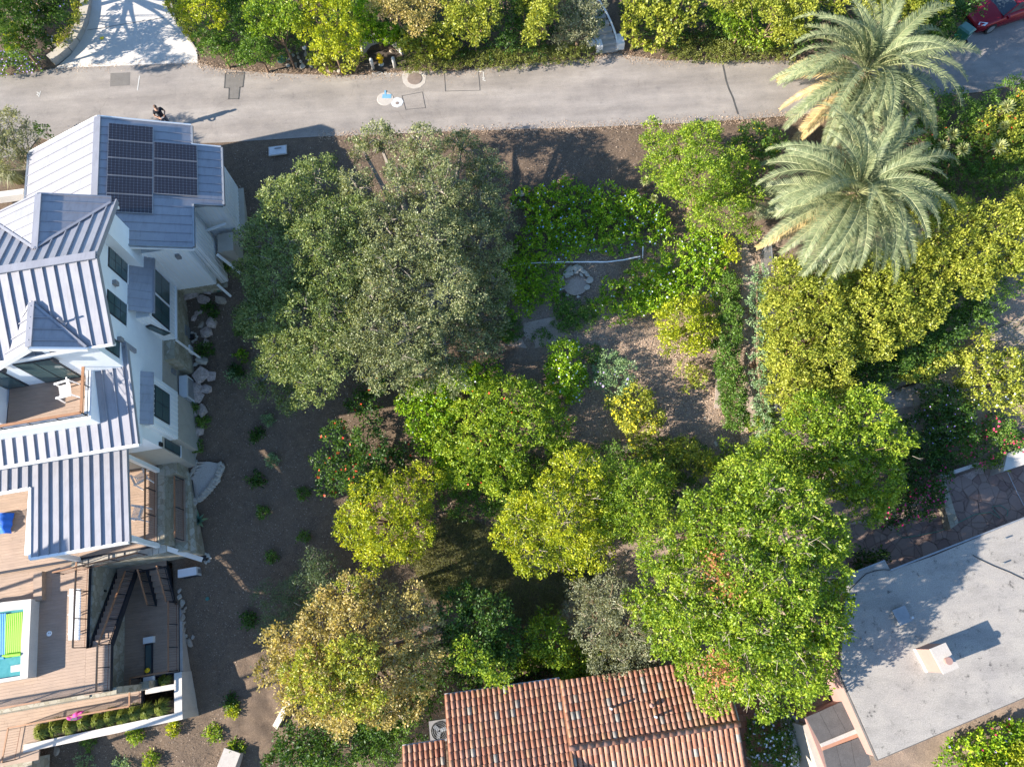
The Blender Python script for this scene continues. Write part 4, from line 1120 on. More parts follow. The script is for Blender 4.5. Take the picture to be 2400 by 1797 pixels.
# pool deck
planks(HS, -31, -20.5, 1.1, 7.2, PZ, 'u')
planks(HS, -31, -21.15, 7.2, 11.3, PZ + .02, 'u')
planks(HS, -20.5, -19.35, 1.05, 3.1, PZ, 'u')
MB().uvbox(-31, -20.5, 1.1, 11.3, PZ - .25, PZ - .06).done('deck_base', 'dark_metal', HS)
MB().uvbox(-20.5, -19.35, 1.05, 3.1, PZ - .25, PZ - .06).done('deck_base', 'dark_metal', HS)
MB().uvbox(-31, -20.42, .95, 7.2, -8, PZ - .25).done('stone_wall', 'stone_veneer', HS)
MB().uvbox(-20.4, -19.2, .9, 1.2, -8, PZ - .3).done('stone_wall', 'stone_veneer', HS)
railing('brown handrail on the east edge of the pool deck above the stone wall', [W(-20.52, 7.0, PZ), W(-20.52, 3.15, PZ)], 1.0)
railing('short handrail across the head of the upper stair', [W(-19.4, 3.1, PZ), W(-19.4, 1.1, PZ)], 1.0)
railing('long handrail on the south edge of the pool deck', [W(-30, 1.15, PZ), W(-19.4, 1.1, PZ)], 1.0, 2.2)
for q in ((245, 1330, -4.2), (258, 1352, -4.3), (236, 1410, -4.0), (215, 1470, -3.6)): pass
m = MB()
for v_ in (3.6, 4.7, 5.8):
    m2 = MB().uvbox(-20.42, -20.38, v_ - .05, v_ + .05, -4.4, -4.2); m2.done('step_light', 'black', HS)
# upper stair falling north along the stone wall
def stair(label, u0, u1, v0, z0, dv, dz, n, mat='deck'):
    t = thing('stair', label, 'stairs', W((u0 + u1) / 2, v0, z0 - n * abs(dz)))
    for i in range(n):
        va, vb = v0 + i * dv, v0 + (i + 1) * dv
        lo, hi = min(va, vb), max(va, vb)
        MB().uvbox(u0, u1, lo - .015, hi + .015, z0 - (i + 1) * dz - .05, z0 - (i + 1) * dz).done('tread', mat, t)
        MB().uvbox(u0 + .02, u1 - .02, (va if dv > 0 else va - .02), (va + .02 if dv > 0 else va), z0 - (i + 1) * dz - .0, z0 - i * dz - .055).done('riser', mat, t)
    for uu in (u0 - .07, u1 + .02):
        a, b = W(uu + .025, v0, z0 - .12), W(uu + .025, v0 + n * dv, z0 - n * dz - .12)
        MB().bar(a, b, .05, .30).done('stringer', 'dark_metal', t)
    return t
stair('long plank stair going down along the stone wall from the pool deck', -20.30, -19.4, 3.1, PZ, .275, .165, 13)
planks(HS, -20.35, -17.8, 6.68, 7.0, LAND, 'u'); MB().uvbox(-20.35, -17.8, 6.6, 7.0, LAND - .2, LAND - .05).done('deck_base', 'dark_metal', HS)
stair('short plank stair going down to the lower deck beside the white air unit', -18.75, -17.85, 6.68, LAND, -.29, .165, 6)
def sloped_rail(label, a, b, h=.95):
    a, b = np.array(a), np.array(b); t = thing('stair_rail', label, 'railing', (a + b) / 2)
    MB().bar(a + [0, 0, h], b + [0, 0, h], .07, .045).done('handrail', 'rail_wood', t)
    for i in range(4):
        q = a + (b - a) * i / 3; MB().bar(q, q + [0, 0, h], .045, .045).done('post', 'dark_metal', t)
    m = MB(); k = int(np.linalg.norm(b - a) / .12)
    for i in range(1, k): q = a + (b - a) * i / k; m.bar(q, q + [0, 0, h], .011, .011)
    m.bar(a + [0, 0, .1], b + [0, 0, .1], .03, .03)
    m.done('baluster', 'dark_metal', t, kind='stuff')
sloped_rail('sloping wooden handrail down the long stair beside the stone wall', W(-19.4, 3.1, PZ), W(-19.4, 6.6, LAND))
sloped_rail('sloping handrail on the outer side of the short stair', W(-17.85, 6.6, LAND), W(-17.85, 4.9, LZ))
sloped_rail('sloping handrail on the inner side of the short stair', W(-18.8, 6.6, LAND), W(-18.8, 4.9, LZ))
# lower deck
planks(HS, -31, -17.66, 1.5, 6.7, LZ, 'u')
planks(HS, -31, -19.55, .22, 1.5, LZ, 'u')
MB().uvbox(-31, -17.64, 1.45, 6.7, LZ - .3, LZ - .05).done('deck_base', 'dark_metal', HS)
MB().uvbox(-31, -19.5, .18, 1.5, LZ - .3, LZ - .05).done('deck_base', 'dark_metal', HS)
railing('brown handrail along the east edge of the lower deck', [W(-17.72, 4.9, LZ), W(-17.72, 1.55, LZ)], 1.0)
railing('short handrail turning west at the corner of the lower deck', [W(-17.72, 1.55, LZ), W(-19.6, 1.55, LZ)], 1.0)
railing('short handrail stepping south beside the small planter', [W(-19.6, 1.5, LZ), W(-19.6, .3, LZ)], 1.0)
railing('long handrail on the south edge of the lower deck above the grass planter', [W(-19.6, .28, LZ), W(-25.4, .28, LZ)], 1.0, 2.2)
railing('handrail at the south-west corner of the lower deck', [W(-25.4, .28, LZ), W(-25.6, -1.2, LZ)], 1.0)
tag(MB().uvbox(-31, -24.5, -1.4, .2, LZ - .1, LZ).done('deck_landing', 'deck'), 'plank landing at the south-west end of the lower deck', 'deck')
tag(MB().uvbox(-30, -25.2, -4.5, -1.3, LZ - 2, LZ - .6).done('stone_paving', 'stone_veneer'), 'stone block paving in the lower left corner', 'paving')
# foundation wall and planter kerb, white concrete
MB().prism([W(*p)[:2] for p in ((-19.3, -.75), (-17.5, -.75), (-17.5, 4.9), (-17.66, 4.9), (-17.66, -.45), (-19.3, -.45))], -9.3, -6.28).done('foundation', 'concrete', HS)
k = thing('planter', 'long white concrete planter filled with grass along the lower deck', 'planter', W(-21, -.5, -7))
MB().prism([W(*p)[:2] for p in ((-25.2, -.95), (-17.45, -.75), (-17.45, -.4), (-25.2, -.6))], -9.3, -6.1).done('kerb', 'white_concrete', k)
MB().uvbox(-17.85, -17.47, -.4, 1.45, -9.3, -6.1).done('kerb', 'white_concrete', k)
MB().uvbox(-19.3, -17.85, .7, .95, -9.3, -6.12).done('kerb', 'white_concrete', k)
MB().uvbox(-25.2, -17.85, -.6, .2, -9, -6.45).done('soil', 'soil_dark', k)
MB().uvbox(-19.0, -17.85, .95, 1.45, -9, -6.5).done('soil', 'soil_dark', k)
def grass_tuft(px, py, z, r, h, label, mat='grassleaf', group=None, n=260, world=None):
    c = np.array(world) if world is not None else P(px, py, z)
    a = rng.uniform(0, 2 * pi, n); q = rng.uniform(.15, 1, n); lean = q * r
    B = c + np.stack([np.cos(a) * lean * .25, np.sin(a) * lean * .25, np.zeros(n)], 1)
    M = c + np.stack([np.cos(a) * lean * .7, np.sin(a) * lean * .7, h * (1.0 - .25 * q)], 1)
    E_ = c + np.stack([np.cos(a) * lean * 1.25, np.sin(a) * lean * 1.25, h * (1.05 - .75 * q)], 1)
    s = np.stack([-np.sin(a), np.cos(a), np.zeros(n)], 1) * .012
    V = np.concatenate([np.stack([B - s, B + s, M + s, M - s], 1), np.stack([M - s, M + s, E_ + s * .2, E_ - s * .2], 1)])
    T = np.tile(np.clip(rng.normal(.5, .22, n), 0, 1), 2)
    o = quads_obj('grass_tuft', V, T, mat, None, None, c); return tag(o, label, 'grass', group)
TUFT = ['westernmost', 'second from the west end', 'third from the west end', 'fourth from the west end', 'one just left of centre', 'one just right of centre', 'fourth from the east end', 'third from the east end', 'second from the east end', 'easternmost']
for i, u in enumerate((-24.4, -23.7, -23.0, -22.3, -21.6, -21.0, -20.4, -19.8, -19.2, -18.5)):
    grass_tuft(0, 0, 0, .45, .55, TUFT[i] + ' in the row of grass tufts in the white planter', group='grass tufts in the planter', world=W(u, -.12 + .08 * (i % 2), -6.45), n=320)
grass_tuft(0, 0, 0, .35, .5, 'single grass tuft in the small square planter beside the stone block', world=W(-18.4, 1.2, -6.5))
# dark window light well with a yellow ball, and stone pier
t = thing('light_well', 'narrow dark window well with white ends on the lower deck', 'window well', W(-19.1, 2.2, LZ))
MB().uvbox(-19.32, -18.95, 1.5, 3.1, LZ, LZ + .12).done('frame', 'dark_metal', t)
MB().uvbox(-19.27, -19.0, 1.6, 3.0, LZ + .12, LZ + .13).done('pane', 'window_glass', t)
MB().uvbox(-19.35, -18.85, 1.3, 1.5, LZ, LZ + .2).done('end_block', 'white_trim', t)
MB().uvbox(-19.35, -18.85, 3.1, 3.4, LZ, LZ + .25).done('end_block', 'white_trim', t)
MB().uvbox(-19.35, -18.85, .95, 1.3, -8, LZ + .6).done('stone_pier', 'stone_veneer', HS)
bV, bF = rock_mesh(.14, 4, 1.0, 2); tag(mk('ball', np.array([np.array(v) / max(np.linalg.norm(v), 1e-6) * .13 for v in bV]) + W(-19.12, 1.8, LZ + .26), bF, 'hydrant_yellow', smooth=True), 'yellow ball lying in the dark window well', 'ball')
# --- pool
pool = thing('pool', 'raised white plunge pool with green and blue covers on the deck', 'pool', P(20, 1490, PZ))
TZ = -2.38
def pxprism(px, z0, z1): 
    pts = ccw([tuple(P(a, b, z1)[:2]) for a, b in px]); return MB().prism(pts, z0, z1)
pxprism([(-80, 1420), (73, 1403), (69, 1490), (65, 1588), (-80, 1612)], PZ, TZ - .35).done('basin', 'white_concrete', pool)
pxprism([(-80, 1420), (73, 1403), (72, 1424), (-80, 1442)], PZ, TZ).done('wall', 'white_concrete', pool)
pxprism([(73, 1404), (69, 1490), (65, 1587), (47, 1585), (50, 1500), (55, 1424)], PZ, TZ - .002).done('wall', 'white_concrete', pool)
pxprism([(-80, 1603), (47, 1583), (65, 1588), (-80, 1612)], PZ, TZ - .004).done('wall', 'white_concrete', pool)
pxprism([(-80, 1435), (56, 1420), (52, 1500), (48, 1588), (-80, 1606)], TZ - .3, TZ - .14).done('water', 'pool_water', pool)
pxprism([(25, 1560), (47, 1556), (46, 1572), (25, 1575)], TZ - .14, TZ - .10).done('step', 'white_concrete', pool)
def float_mat(px0, px1, py0, py1, mat, label, ribs):
    t = thing('pool_float', label, 'pool float', P((px0 + px1) / 2, (py0 + py1) / 2, TZ - .1))
    z = TZ - .09; n = ribs; A, B, Cc, D_ = P(px0, py0 + 6, z), P(px1, py0, z), P(px1 - 3, py1, z), P(px0 - 6, py1 + 5, z)
    V, F = [], []; k = n * 4
    for i in range(k + 1):
        s = i / k; zz = .02 * abs(sin(pi * n * s))
        p, q = A + (B - A) * s, D_ + (Cc - D_) * s
        for j in range(9):
            w_ = j / 8; V.append(p + (q - p) * w_ + [0, 0, zz + .03 * sin(3 * w_ + 1)])
    for i in range(k):
        for j in range(8): F.append((i * 9 + j, (i + 1) * 9 + j, (i + 1) * 9 + j + 1, i * 9 + j + 1))
    mk('sheet', V, F, mat, t, smooth=True)
    MB().tube([D_ + [0, 0, .07], (D_ + Cc) / 2 + [0, 0, .07], Cc + [0, 0, .07]], .075, 12).done('roll', mat, t)
    return t
float_mat(15, 55, 1433, 1532, 'green_foam', 'lime green ribbed foam cover rolled at its end in the pool', 9)
float_mat(-40, 16, 1436, 1540, 'blue_foam', 'blue ribbed foam cover at the left edge of the pool', 12)
for pp in ((81, 1441), (76, 1547)):
    q = P(*pp, -2.75); MB().boxw(q, (.05, .09, .14), HA).done('vent', 'dark_metal', pool)
t = tag(pxprism([(78, 1344), (98, 1338), (98, 1405), (78, 1409)], PZ, PZ + .32).done('deck_step', 'deck'), 'brown box step on the deck at the head of the pool', 'step')
t = tag(pxprism([(98, 1358), (119, 1353), (119, 1408), (98, 1411)], PZ, PZ + .03).done('deck_step', 'deck'), 'low brown step beside the box step', 'step')
t = thing('slatted_bench', 'long white slatted bench on the pool deck by the railing', 'bench', P(175, 1440, PZ))
for x in (164, 169, 176.5, 181.5, 186.5): MB().bar(P(x + 1, 1379, PZ + .43), P(x - 1, 1499, PZ + .43), .085, .03).done('slat', 'white_trim', t)
for y in (1395, 1440, 1485):
    MB().bar(P(163, y, PZ + .39), P(187, y, PZ + .39), .05, .04).done('crossbar', 'white_trim', t)
    for x in (166, 185): q = P(x, y, PZ + .2); MB().boxw(q, (.05, .05, .4), HA).done('leg', 'white_trim', t)
t = thing('deck_disc', 'white round disc with two dark holes on the shaded deck', 'skimmer lid', P(116, 1484, PZ))
MB().lathe(P(116, 1484, PZ), [(0, 0), (.12, 0), (.12, .03), (0, .035)], 20).done('lid', 'white_trim', t)
for dx in (-2, 2): MB().lathe(P(116 + dx, 1483, PZ + .036), [(0, 0), (.02, 0), (.02, .004), (0, .004)], 8).done('hole', 'dark_metal', t)
# pink jacket over the handrail
m = MB(); rr = np.random.default_rng(2)
c0 = W(-22.25, .28, LZ + 1.02); V, F = [], []; nx_, ny_ = 14, 12
for i in range(nx_):
    for j in range(ny_):
        s = (i / (nx_ - 1) - .5) * .66; tt = (j / (ny_ - 1) - .5) * .95
        dy = .10 * math.tanh(tt * 9) + .05 * sin(7 * s + 2 * tt); dz = .05 - abs(tt) * .75 + .025 * sin(17 * s + 5 * tt)
        wd = 1 - .35 * abs(tt); V.append(c0 + W(s * wd, dy + tt * .12, 0) + [0, 0, dz])
for i in range(nx_ - 1):
    for j in range(ny_ - 1): F.append((i * ny_ + j, (i + 1) * ny_ + j, (i + 1) * ny_ + j + 1, i * ny_ + j + 1))
t = thing('jacket', 'bright pink jacket hung over the handrail above the grass planter', 'jacket', c0)
mk('cloth', V, F, 'pink_cloth', t, smooth=True)
MB().tube([c0 + W(.25, .05, 0) + [0, 0, .06], c0 + W(.42, .1, 0) + [0, 0, .08], c0 + W(.48, .16, 0) + [0, 0, .02]], [.045, .04, .03], 8).done('sleeve', 'pink_cloth', t)
MB().boxw(c0 + W(0, -.12, 0) + [0, 0, -.02], (.3, .12, .03), HA).done('lining', 'trousers', t)

# --- chairs
def chair(label, base, rz, mat='white_trim', slats=9, w_=.56, towel=None, group=None):
    t = thing('slatted_chair', label, 'chair', base, group)
    def L(x, y, z): return np.array(base) + [x * cos(rz) - y * sin(rz), x * sin(rz) + y * cos(rz), z]
    for i in range(slats):
        y = -w_ / 2 + w_ * (i + .5) / slats
        MB().bar(L(.24, y, .42), L(-.24, y, .38), .035, .02).done('seat_slat', mat, t)
    for i in range(slats):
        y = -w_ / 2 + w_ * (i + .5) / slats
        MB().bar(L(-.24, y, .40), L(-.42, y, .95), .035, .02).done('back_slat', mat, t)
    MB().bar(L(-.42, -w_ / 2, .95), L(-.42, w_ / 2, .95), .05, .04).done('top_rail', mat, t)
    for y in (-w_ / 2 - .03, w_ / 2 + .03):
        MB().bar(L(.27, y, 0), L(.25, y, .62), .05, .05).done('leg', mat, t)
        MB().bar(L(-.42, y, 0), L(-.30, y, .62), .05, .05).done('leg', mat, t)
        MB().bar(L(.30, y, .64), L(-.34, y, .62), .09, .025).done('armrest', mat, t)
    return t
chair('white slatted armchair alone on the upper terrace', W(-18.05, 13.35, 3.0), radians(195), slats=11, w_=.62)
chair('white armchair on the porch nearest the house wall', W(-17.6, 10.65, -2.6), radians(120))
chair('white armchair on the porch halfway along the railing', W(-17.75, 8.9, -2.6), radians(170))
chair('grey chair under a blue towel at the left edge of the deck', P(4, 1232, PZ), radians(200), 'grey_metal')
V, F = [], []; c0 = P(2, 1226, PZ + .6)
for i in range(14):
    for j in range(14):
        x, y = (i / 13 - .5) * 1.0, (j / 13 - .5) * 1.0
        V.append(c0 + [x, y, .05 * sin(9 * x + 3 * y) + .12 - .9 * max(0, abs(x) - .25) ** 1.2 - .7 * max(0, abs(y) - .3) ** 1.2 + .03 * sin(17 * y)])
for i in range(13):
    for j in range(13): F.append((i * 14 + j, (i + 1) * 14 + j, (i + 1) * 14 + j + 1, i * 14 + j + 1))
tag(mk('towel', V, F, 'blue_cloth', smooth=True), 'crumpled bright blue towel on the grey chair at the left edge', 'towel')
# terrace railing of the upper floor
t = thing('railing', 'wood-capped black rail round the upper terrace with the white chair', 'railing', W(-18.5, 12.1, 3.4))
for a, b in ((W(-17.0, 14.65, 3.45), W(-17.0, 12.0, 3.45)), (W(-17.0, 12.0, 3.45), W(-24, 12.0, 3.45))):
    L = np.linalg.norm(b - a); n = int(round(L / 1.2))
    MB().bar(a + [0, 0, .47], b + [0, 0, .47], .12, .04).done('handrail', 'rail_wood', t)
    for j in range(4): MB().bar(a + [0, 0, .05 + j * .10], b + [0, 0, .05 + j * .10], .010 if j else .03, .010 if j else .03).done('cable' if j else 'bottom_rail', 'dark_metal', t)
    for i in range(n + 1): q = a + (b - a) * i / n; MB().bar(q, q + [0, 0, .46], .035, .035).done('post', 'dark_metal', t)
# --- heat pumps
def heat_pump(label, u0, u1, v0, v1, z0, z1):
    t = thing('heat_pump', label, 'air conditioner', W((u0 + u1) / 2, (v0 + v1) / 2, z0))
    MB().uvbox(u0, u1, v0, v1, z0 + .08, z1).done('casing', 'ac_white', t)
    m = MB(); 
    for i in range(7):
        z = z0 + .2 + i * (z1 - z0 - .35) / 6; m.uvbox(u0 + .03, u1 - .03, v0 - .012, v0 - .004, z - .02, z + .02)
    m.done('grille_slat', 'dark_metal', t, kind='stuff')
    MB().uvbox(u1, u1 + .02, v0 + .1, v1 - .1, z0 + .25, z1 - .15).done('fan_grille', 'lamp_grey', t)
    MB().uvbox(u0 - .02, u1 + .1, v0 - .05, v1 + .05, z0, z0 + .07).done('base', 'dark_metal', t)
heat_pump('tall white heat pump against the white house wall among the boulders', -15.5, -15.1, 14.35, 15.55, -3.2, -1.75)
heat_pump('white heat pump lying below the sloping coping at the short stair', -17.15, -16.2, 5.95, 6.35, -5.9, -5.05)
# white parts at the foot of the small boxes on the porch wall
# ------------------------------------------------------------------ boulders and stones, each its own thing
ROCK = []
for s in range(7):
    V, F = rock_mesh(1.0, 100 + s, .62, 2); ROCK.append((V, F))
for s in range(5):
    V, F = rock_mesh(1.08, 300 + s, .55, 1); ROCK.append((V, F))
RCACHE = {}
def rock(px, py, rpx, mat, label, cat='boulder', group=None, h=None, name='boulder', z=None, elong=1.0, ang=None):
    s = int(rng.integers(7, 12)) if cat == 'boulder' else int(rng.integers(0, 7)); key = (s, mat)
    p = G(px, py) if z is None else P(px, py, z)
    R = rpx / FPX * (CAM_H - p[2]) / .98
    if key not in RCACHE:
        o = mk(name, np.array(ROCK[s][0]), ROCK[s][1], mat, origin=np.zeros(3)); RCACHE[key] = o
    else:
        o = RCACHE[key].copy(); COL.objects.link(o)
    o.name = name
    o.location = Vector(p + [0, 0, R * .22]); o.rotation_euler = (rng.uniform(-.2, .2), rng.uniform(-.2, .2), rng.uniform(0, 6.28) if ang is None else ang)
    o.scale = (R * elong, R / elong, R * (h or 1.0) * rng.uniform(.8, 1.1))
    o['_o'] = list(p); 
    for k in ('label', 'category', 'group'):
        if k in o: del o[k]
    return tag(o, label, cat, group)
BL = [(444, 690, 19, 'largest pink boulder at the top of the row below the stone wall'), (464, 680, 13, 'boulder wedged behind the largest pink boulder'), (487, 683, 14, 'upright boulder at the right end of the top cluster'),
 (478, 702, 17, 'broad flat boulder right of the largest pink boulder'), (516, 708, 14, 'oblong boulder standing apart on the mulch to the right'), (463, 735, 7, 'small stone beneath the top cluster'),
 (470, 731, 6, 'smallest stone beneath the top cluster'), (454, 748, 9, 'low pink stone near the house wall'), (472, 763, 9, 'narrow tan stone between two boulders'), (495, 754, 16, 'pointed boulder above the lopsided one'),
 (485, 784, 18, 'lopsided pinkish boulder halfway down the row'), (482, 803, 11, 'tapered foot stone below the lopsided boulder'), (478, 848, 17, 'pale boulder right of the tall heat pump'), (458, 855, 7, 'small round stone touching the pale boulder'),
 (476, 880, 18, 'squarish boulder beside the tall heat pump'), (495, 886, 12, 'slim boulder leaning on the squarish one'), (462, 911, 14, 'triangular boulder below the squarish one'), (481, 912, 12, 'small boulder right of the triangular one'),
 (447, 934, 16, 'boulder against the wall below the heat pump'), (464, 933, 14, 'rounded boulder beside the one against the wall'), (440, 957, 9, 'dark stone against the wall above the orange one'), (474, 958, 16, 'large flat-faced boulder in the lower half of the row'),
 (454, 970, 12, 'boulder tucked left of the flat-faced one'), (438, 976, 8, 'small orange tan stone at the wall'), (441, 996, 12, 'grey boulder at the wall below the orange stone'), (454, 998, 10, 'narrow boulder between the grey and the last right one'),
 (468, 1008, 14, 'boulder at the right near the foot of the row'), (446, 1024, 15, 'lowest boulder of the row above the gravel circle')]
for a, b, r_, l in BL: rock(a + 2, b, r_ * 1.55, 'rock_tan' if 'tan' in l else ('rock_pale' if 'pale' in l else 'rock_pink'), l, group='boulders along the house wall')
rock(554, 511, 14, 'rock_pale', 'stacked pale block stone under the oak edge', h=1.1)
# basin with a rim of small stones beside the garage
t = thing('stone_basin', 'small grey basin ringed by stones at the garage corner', 'basin', G(541, 458))
MB().lathe(G(541, 458), [(0, .02), (.34, .02), (.42, .22), (.36, .24), (.2, .1), (0, .08)], 16).done('bowl', 'manhole', t)
for k in range(11):
    a = -1.3 + k * .33; q = G(541 + 21 * cos(a), 462 + 25 * sin(a)); V, F = ROCK[k % 7]; mk('stone', np.array(V) * .13 + q + [0, 0, .05], F, 'rock_tan', t)
for a, b, r_, l in ((421, 1385, 7, 'topmost pale cobble against the lower deck wall'), (423, 1399, 8, 'second pale cobble against the lower deck wall'), (430, 1411, 9, 'largest pale cobble near the short stair'), (425, 1422, 6, 'small cobble left of the largest one'),
  (436, 1424, 7, 'outer cobble right of the cluster'), (430, 1433, 6, 'small cobble in the middle of the deck wall row'), (428, 1446, 10, 'flat tan cobble halfway down the deck wall'), (429, 1461, 9, 'rounded cobble below the flat tan one'),
  (431, 1477, 9, 'grey cobble third from the bottom'), (433, 1503, 9, 'brown cobble beside the last large one'), (448, 1507, 12, 'large tan cobble ending the deck wall row'), (454, 1492, 6, 'small pale cobble above the large tan one'), (437, 1491, 6, 'small pale cobble above the brown one'),
  (473, 1294, 9, 'round cobble at the foot of the sloping coping'), (485, 1302, 7, 'pale cobble beside the foot of the coping'), (481, 1315, 7, 'angular cobble under the foot of the coping'), (467, 1334, 8, 'cobble right of the lower heat pump')):
    rock(a, b, r_, 'rock_pale' if 'pale' in l else 'rock_tan', l, 'cobble', 'cobbles at the foot of the lower deck', name='cobble')
# gravel circle with its dry stone edge
drape('gravel_circle', [(462, 1084), (490, 1082), (517, 1087), (511, 1117), (497, 1145), (480, 1165), (460, 1177), (436, 1186), (432, 1130), (440, 1122), (455, 1112)], 'gravel', .08)
edge = thing('stone_edging', 'curved dry stone edging around the gravel circle', 'stone edging', G(500, 1130))
pts = [(525, 1088), (526, 1100), (520, 1113), (515, 1126), (507, 1139), (498, 1151), (487, 1162), (475, 1172), (461, 1180), (447, 1186)]
def along(pts, n):
    P_ = [np.array(p, float) for p in pts]; L = [0]
    for i in range(len(P_) - 1): L.append(L[-1] + np.linalg.norm(P_[i + 1] - P_[i]))
    out = []
    for k in range(n):
        s = L[-1] * (k + .5) / n; i = max(j for j in range(len(L)) if L[j] <= s + 1e-9); i = min(i, len(P_) - 2)
        out.append(P_[i] + (P_[i + 1] - P_[i]) * (s - L[i]) / (L[i + 1] - L[i]))
    return out
for row, (off, n) in enumerate(((0, 17), (-7, 15))):
    for q in along(pts, n):
        a, b = q[0] + off * .8, q[1] + off * .55; g = G(a, b); V, F = ROCK[int(rng.integers(7))]
        mk('stone', np.array(V) * [.19, .16, .18] * rng.uniform(.85, 1.1) + g + [0, 0, .2], F, 'rock_pale', edge)
edge = thing('stone_edging', 'short inner stone edging between the gravel circle and the house corner', 'stone edging', G(455, 1105))
for q in along([(459, 1080), (460, 1094), (454, 1106), (445, 1117), (434, 1124)], 11):
    g = G(*q); V, F = ROCK[int(rng.integers(7))]; mk('stone', np.array(V) * .15 * rng.uniform(.8, 1.2) + g + [0, 0, .08], F, 'rock_pale', edge)
tag(MB().boxw(G(443, 1150) + [0, 0, .12], (.5, .62, .03), HA).done('rubber_mat', 'rubber_mat'), 'dark grey square mat on the gravel circle', 'mat')
for n_, (a, b) in enumerate(((500, 652), (449, 791), (447, 1063), (480, 1308))):
    lab = ['under the white coping beside the top boulders', 'below the second stone corner', 'above the gravel circle', 'at the foot of the long sloping coping'][n_]
    t = thing('splash_drain', 'small black drain box ringed by cobbles ' + lab, 'drain', G(a, b))
    MB().boxw(G(a, b) + [0, 0, .08], (.25, .25, .16), HA).done('box', 'black', t)
    for k in range(5):
        an = -1.6 + k * .75; V, F = ROCK[k]; mk('stone', np.array(V) * .12 + G(a + 3 + 11 * cos(an), b + 10 * sin(an)) + [0, 0, .06], F, 'rock_pale', t)
# valve lids in the mulch
for a, b, s, l in ((560, 544, .16, 'round green lid under the oak edge'), (497, 587, .13, 'round green lid nearest the stone corner'), (496, 577, .08, 'tiny round green lid above a round one'), (514, 681, .13, 'round green lid right of the top boulders'), (488, 1403, .1, 'tiny green lid alone on the mulch slope')):
    tag(MB().lathe(G(a, b) + [0, 0, .09], [(0, 0), (s, 0), (s, .03), (0, .035)], 16).done('irrigation_box', 'valve_green'), l, 'valve lid')
for a, b, l in ((527, 579, 'wide rectangular green lid beside the garage corner'), (512, 618, 'upright rectangular green lid next to a small fern')):
    tag(MB().boxw(G(a, b) + [0, 0, .11], (.42 if 'wide' in l else .28, .28 if 'wide' in l else .42, .05), HA).done('irrigation_box', 'valve_green'), l, 'valve lid')
t = thing('utility_box', 'pale utility vault lid in the mulch near the lane', 'utility lid', G(653, 357))
MB().boxw(G(653, 357) + [0, 0, .13], (1.0, .6, .06), .07).done('rim', 'concrete', t)
MB().boxw(G(653, 357) + [0, 0, .165], (.9, .5, .02), .07).done('lid', 'utility_white', t)
MB().boxw(G(654, 352) + [0, 0, .18], (.36, .06, .01), .07).done('plate', 'lamp_grey', t)
# rocks of the upper verge
for a, b, r_, l in ((677, 120, 8, 'pale rock at the left end of the verge rocks'), (678, 140, 7, 'lower left pale rock of the verge'), (675, 156, 7, 'small pale rock low at the left of the verge'), (692, 155, 10, 'tan rock at the front of the verge'), (700, 137, 9, 'round rock above the front tan one'),
   (712, 157, 12, 'largest white rock at the lane side of the verge'), (706, 145, 6, 'small rock behind the largest white one'), (718, 128, 10, 'rock half under the yellow-green bush'), (730, 157, 7, 'rock right of the largest white one'), (726, 142, 8, 'pale rock at the bush foot'),
   (772, 168, 8, 'low rock below the second bush'), (784, 168, 8, 'rock beside the low one below the bush'), (797, 168, 8, 'third pale rock in the row by the lane'), (797, 158, 6, 'small rock peeping between two bushes'), (862, 155, 4, 'tiny rock left of the bollard'),
   (919, 121, 8, 'dark rock in the hydrant alcove'), (817, 137, 7, 'rock between the leaves left of the alcove'), (698, 127, 6, 'small rock in the second row of the verge'), (687, 130, 6, 'small white rock on the verge near the round lid')):
    rock(a, b, r_ * 1.1, 'rock_pale' if ('pale' in l or 'white' in l) else 'rock_tan', l, 'rock', 'verge rocks above the lane', name='rock')
for a, b, r_, l in ((116, 113, 10, 'tan rock beside the curved kerb wall'), (130, 109, 8, 'round pale rock beside the curved kerb wall'), (80, 112, 6, 'grey rock among the leaves at the top left')):
    rock(a, b, r_, 'rock_pale' if 'pale' in l else 'rock_pink', l, 'rock', name='rock')
for a, b, r_, l in ((1218, 456, 15, 'pale boulder at the left end of the blue-flowered bed'), (1425, 668, 7, 'single round stone east of the stone fireplace ring'), (1288, 798, 6, 'flat stone near the garden path, left one'), (1300, 800, 6, 'flat stone near the garden path, right one'),
   (1738, 743, 6, 'pale stone on the path beside the hedge'), (1711, 619, 7, 'pale flat stone beside the yellow shrub'), (1652, 979, 6, 'small pale stone south of the plank'), (1678, 1041, 8, 'grey stone under the yellow-flowered shrubs'),
   (135, 1757, 11, 'orange tan boulder under the planter kerb'), (1111, 1219, 4, 'small white stone in the dry grass'), (1115, 1318, 5, 'pale stone in the grassy clearing'), (966, 1354, 3, 'tiny white stone below the yellow-green tree')):
    rock(a, b, r_, 'rock_tan' if 'orange' in l else 'rock_pale', l, 'stone', name='stone')
# stone fireplace ring (curved bench of flat stones)
t = thing('stone_ring', 'horseshoe of flat stones around a sunken hearth in the garden', 'stone ring', G(1348, 675))
for a, b, s in ((1312, 672, .2), (1317, 655, .26), (1325, 642, .26), (1337, 634, .26), (1349, 630, .26), (1362, 634, .28), (1369, 641, .24), (1376, 648, .26), (1379, 659, .26), (1373, 676, .22), (1318, 664, .2), (1329, 651, .2), (1340, 645, .2), (1352, 641, .2), (1362, 648, .18), (1316, 680, .14), (1330, 695, .14), (1355, 699, .14)):
    g = G(a, b); V, F = ROCK[int(rng.integers(7))]; mk('stone', np.array(V) * [s, s * .9, s * .45] + g + [0, 0, .18], F, 'rock_pale', t)
g = G(1348, 668); MB().lathe(g + [0, 0, .05], [(0, 0), (.62, 0), (.66, .05), (0, .07)], 24).done('hearth', 'sandy_path', t)
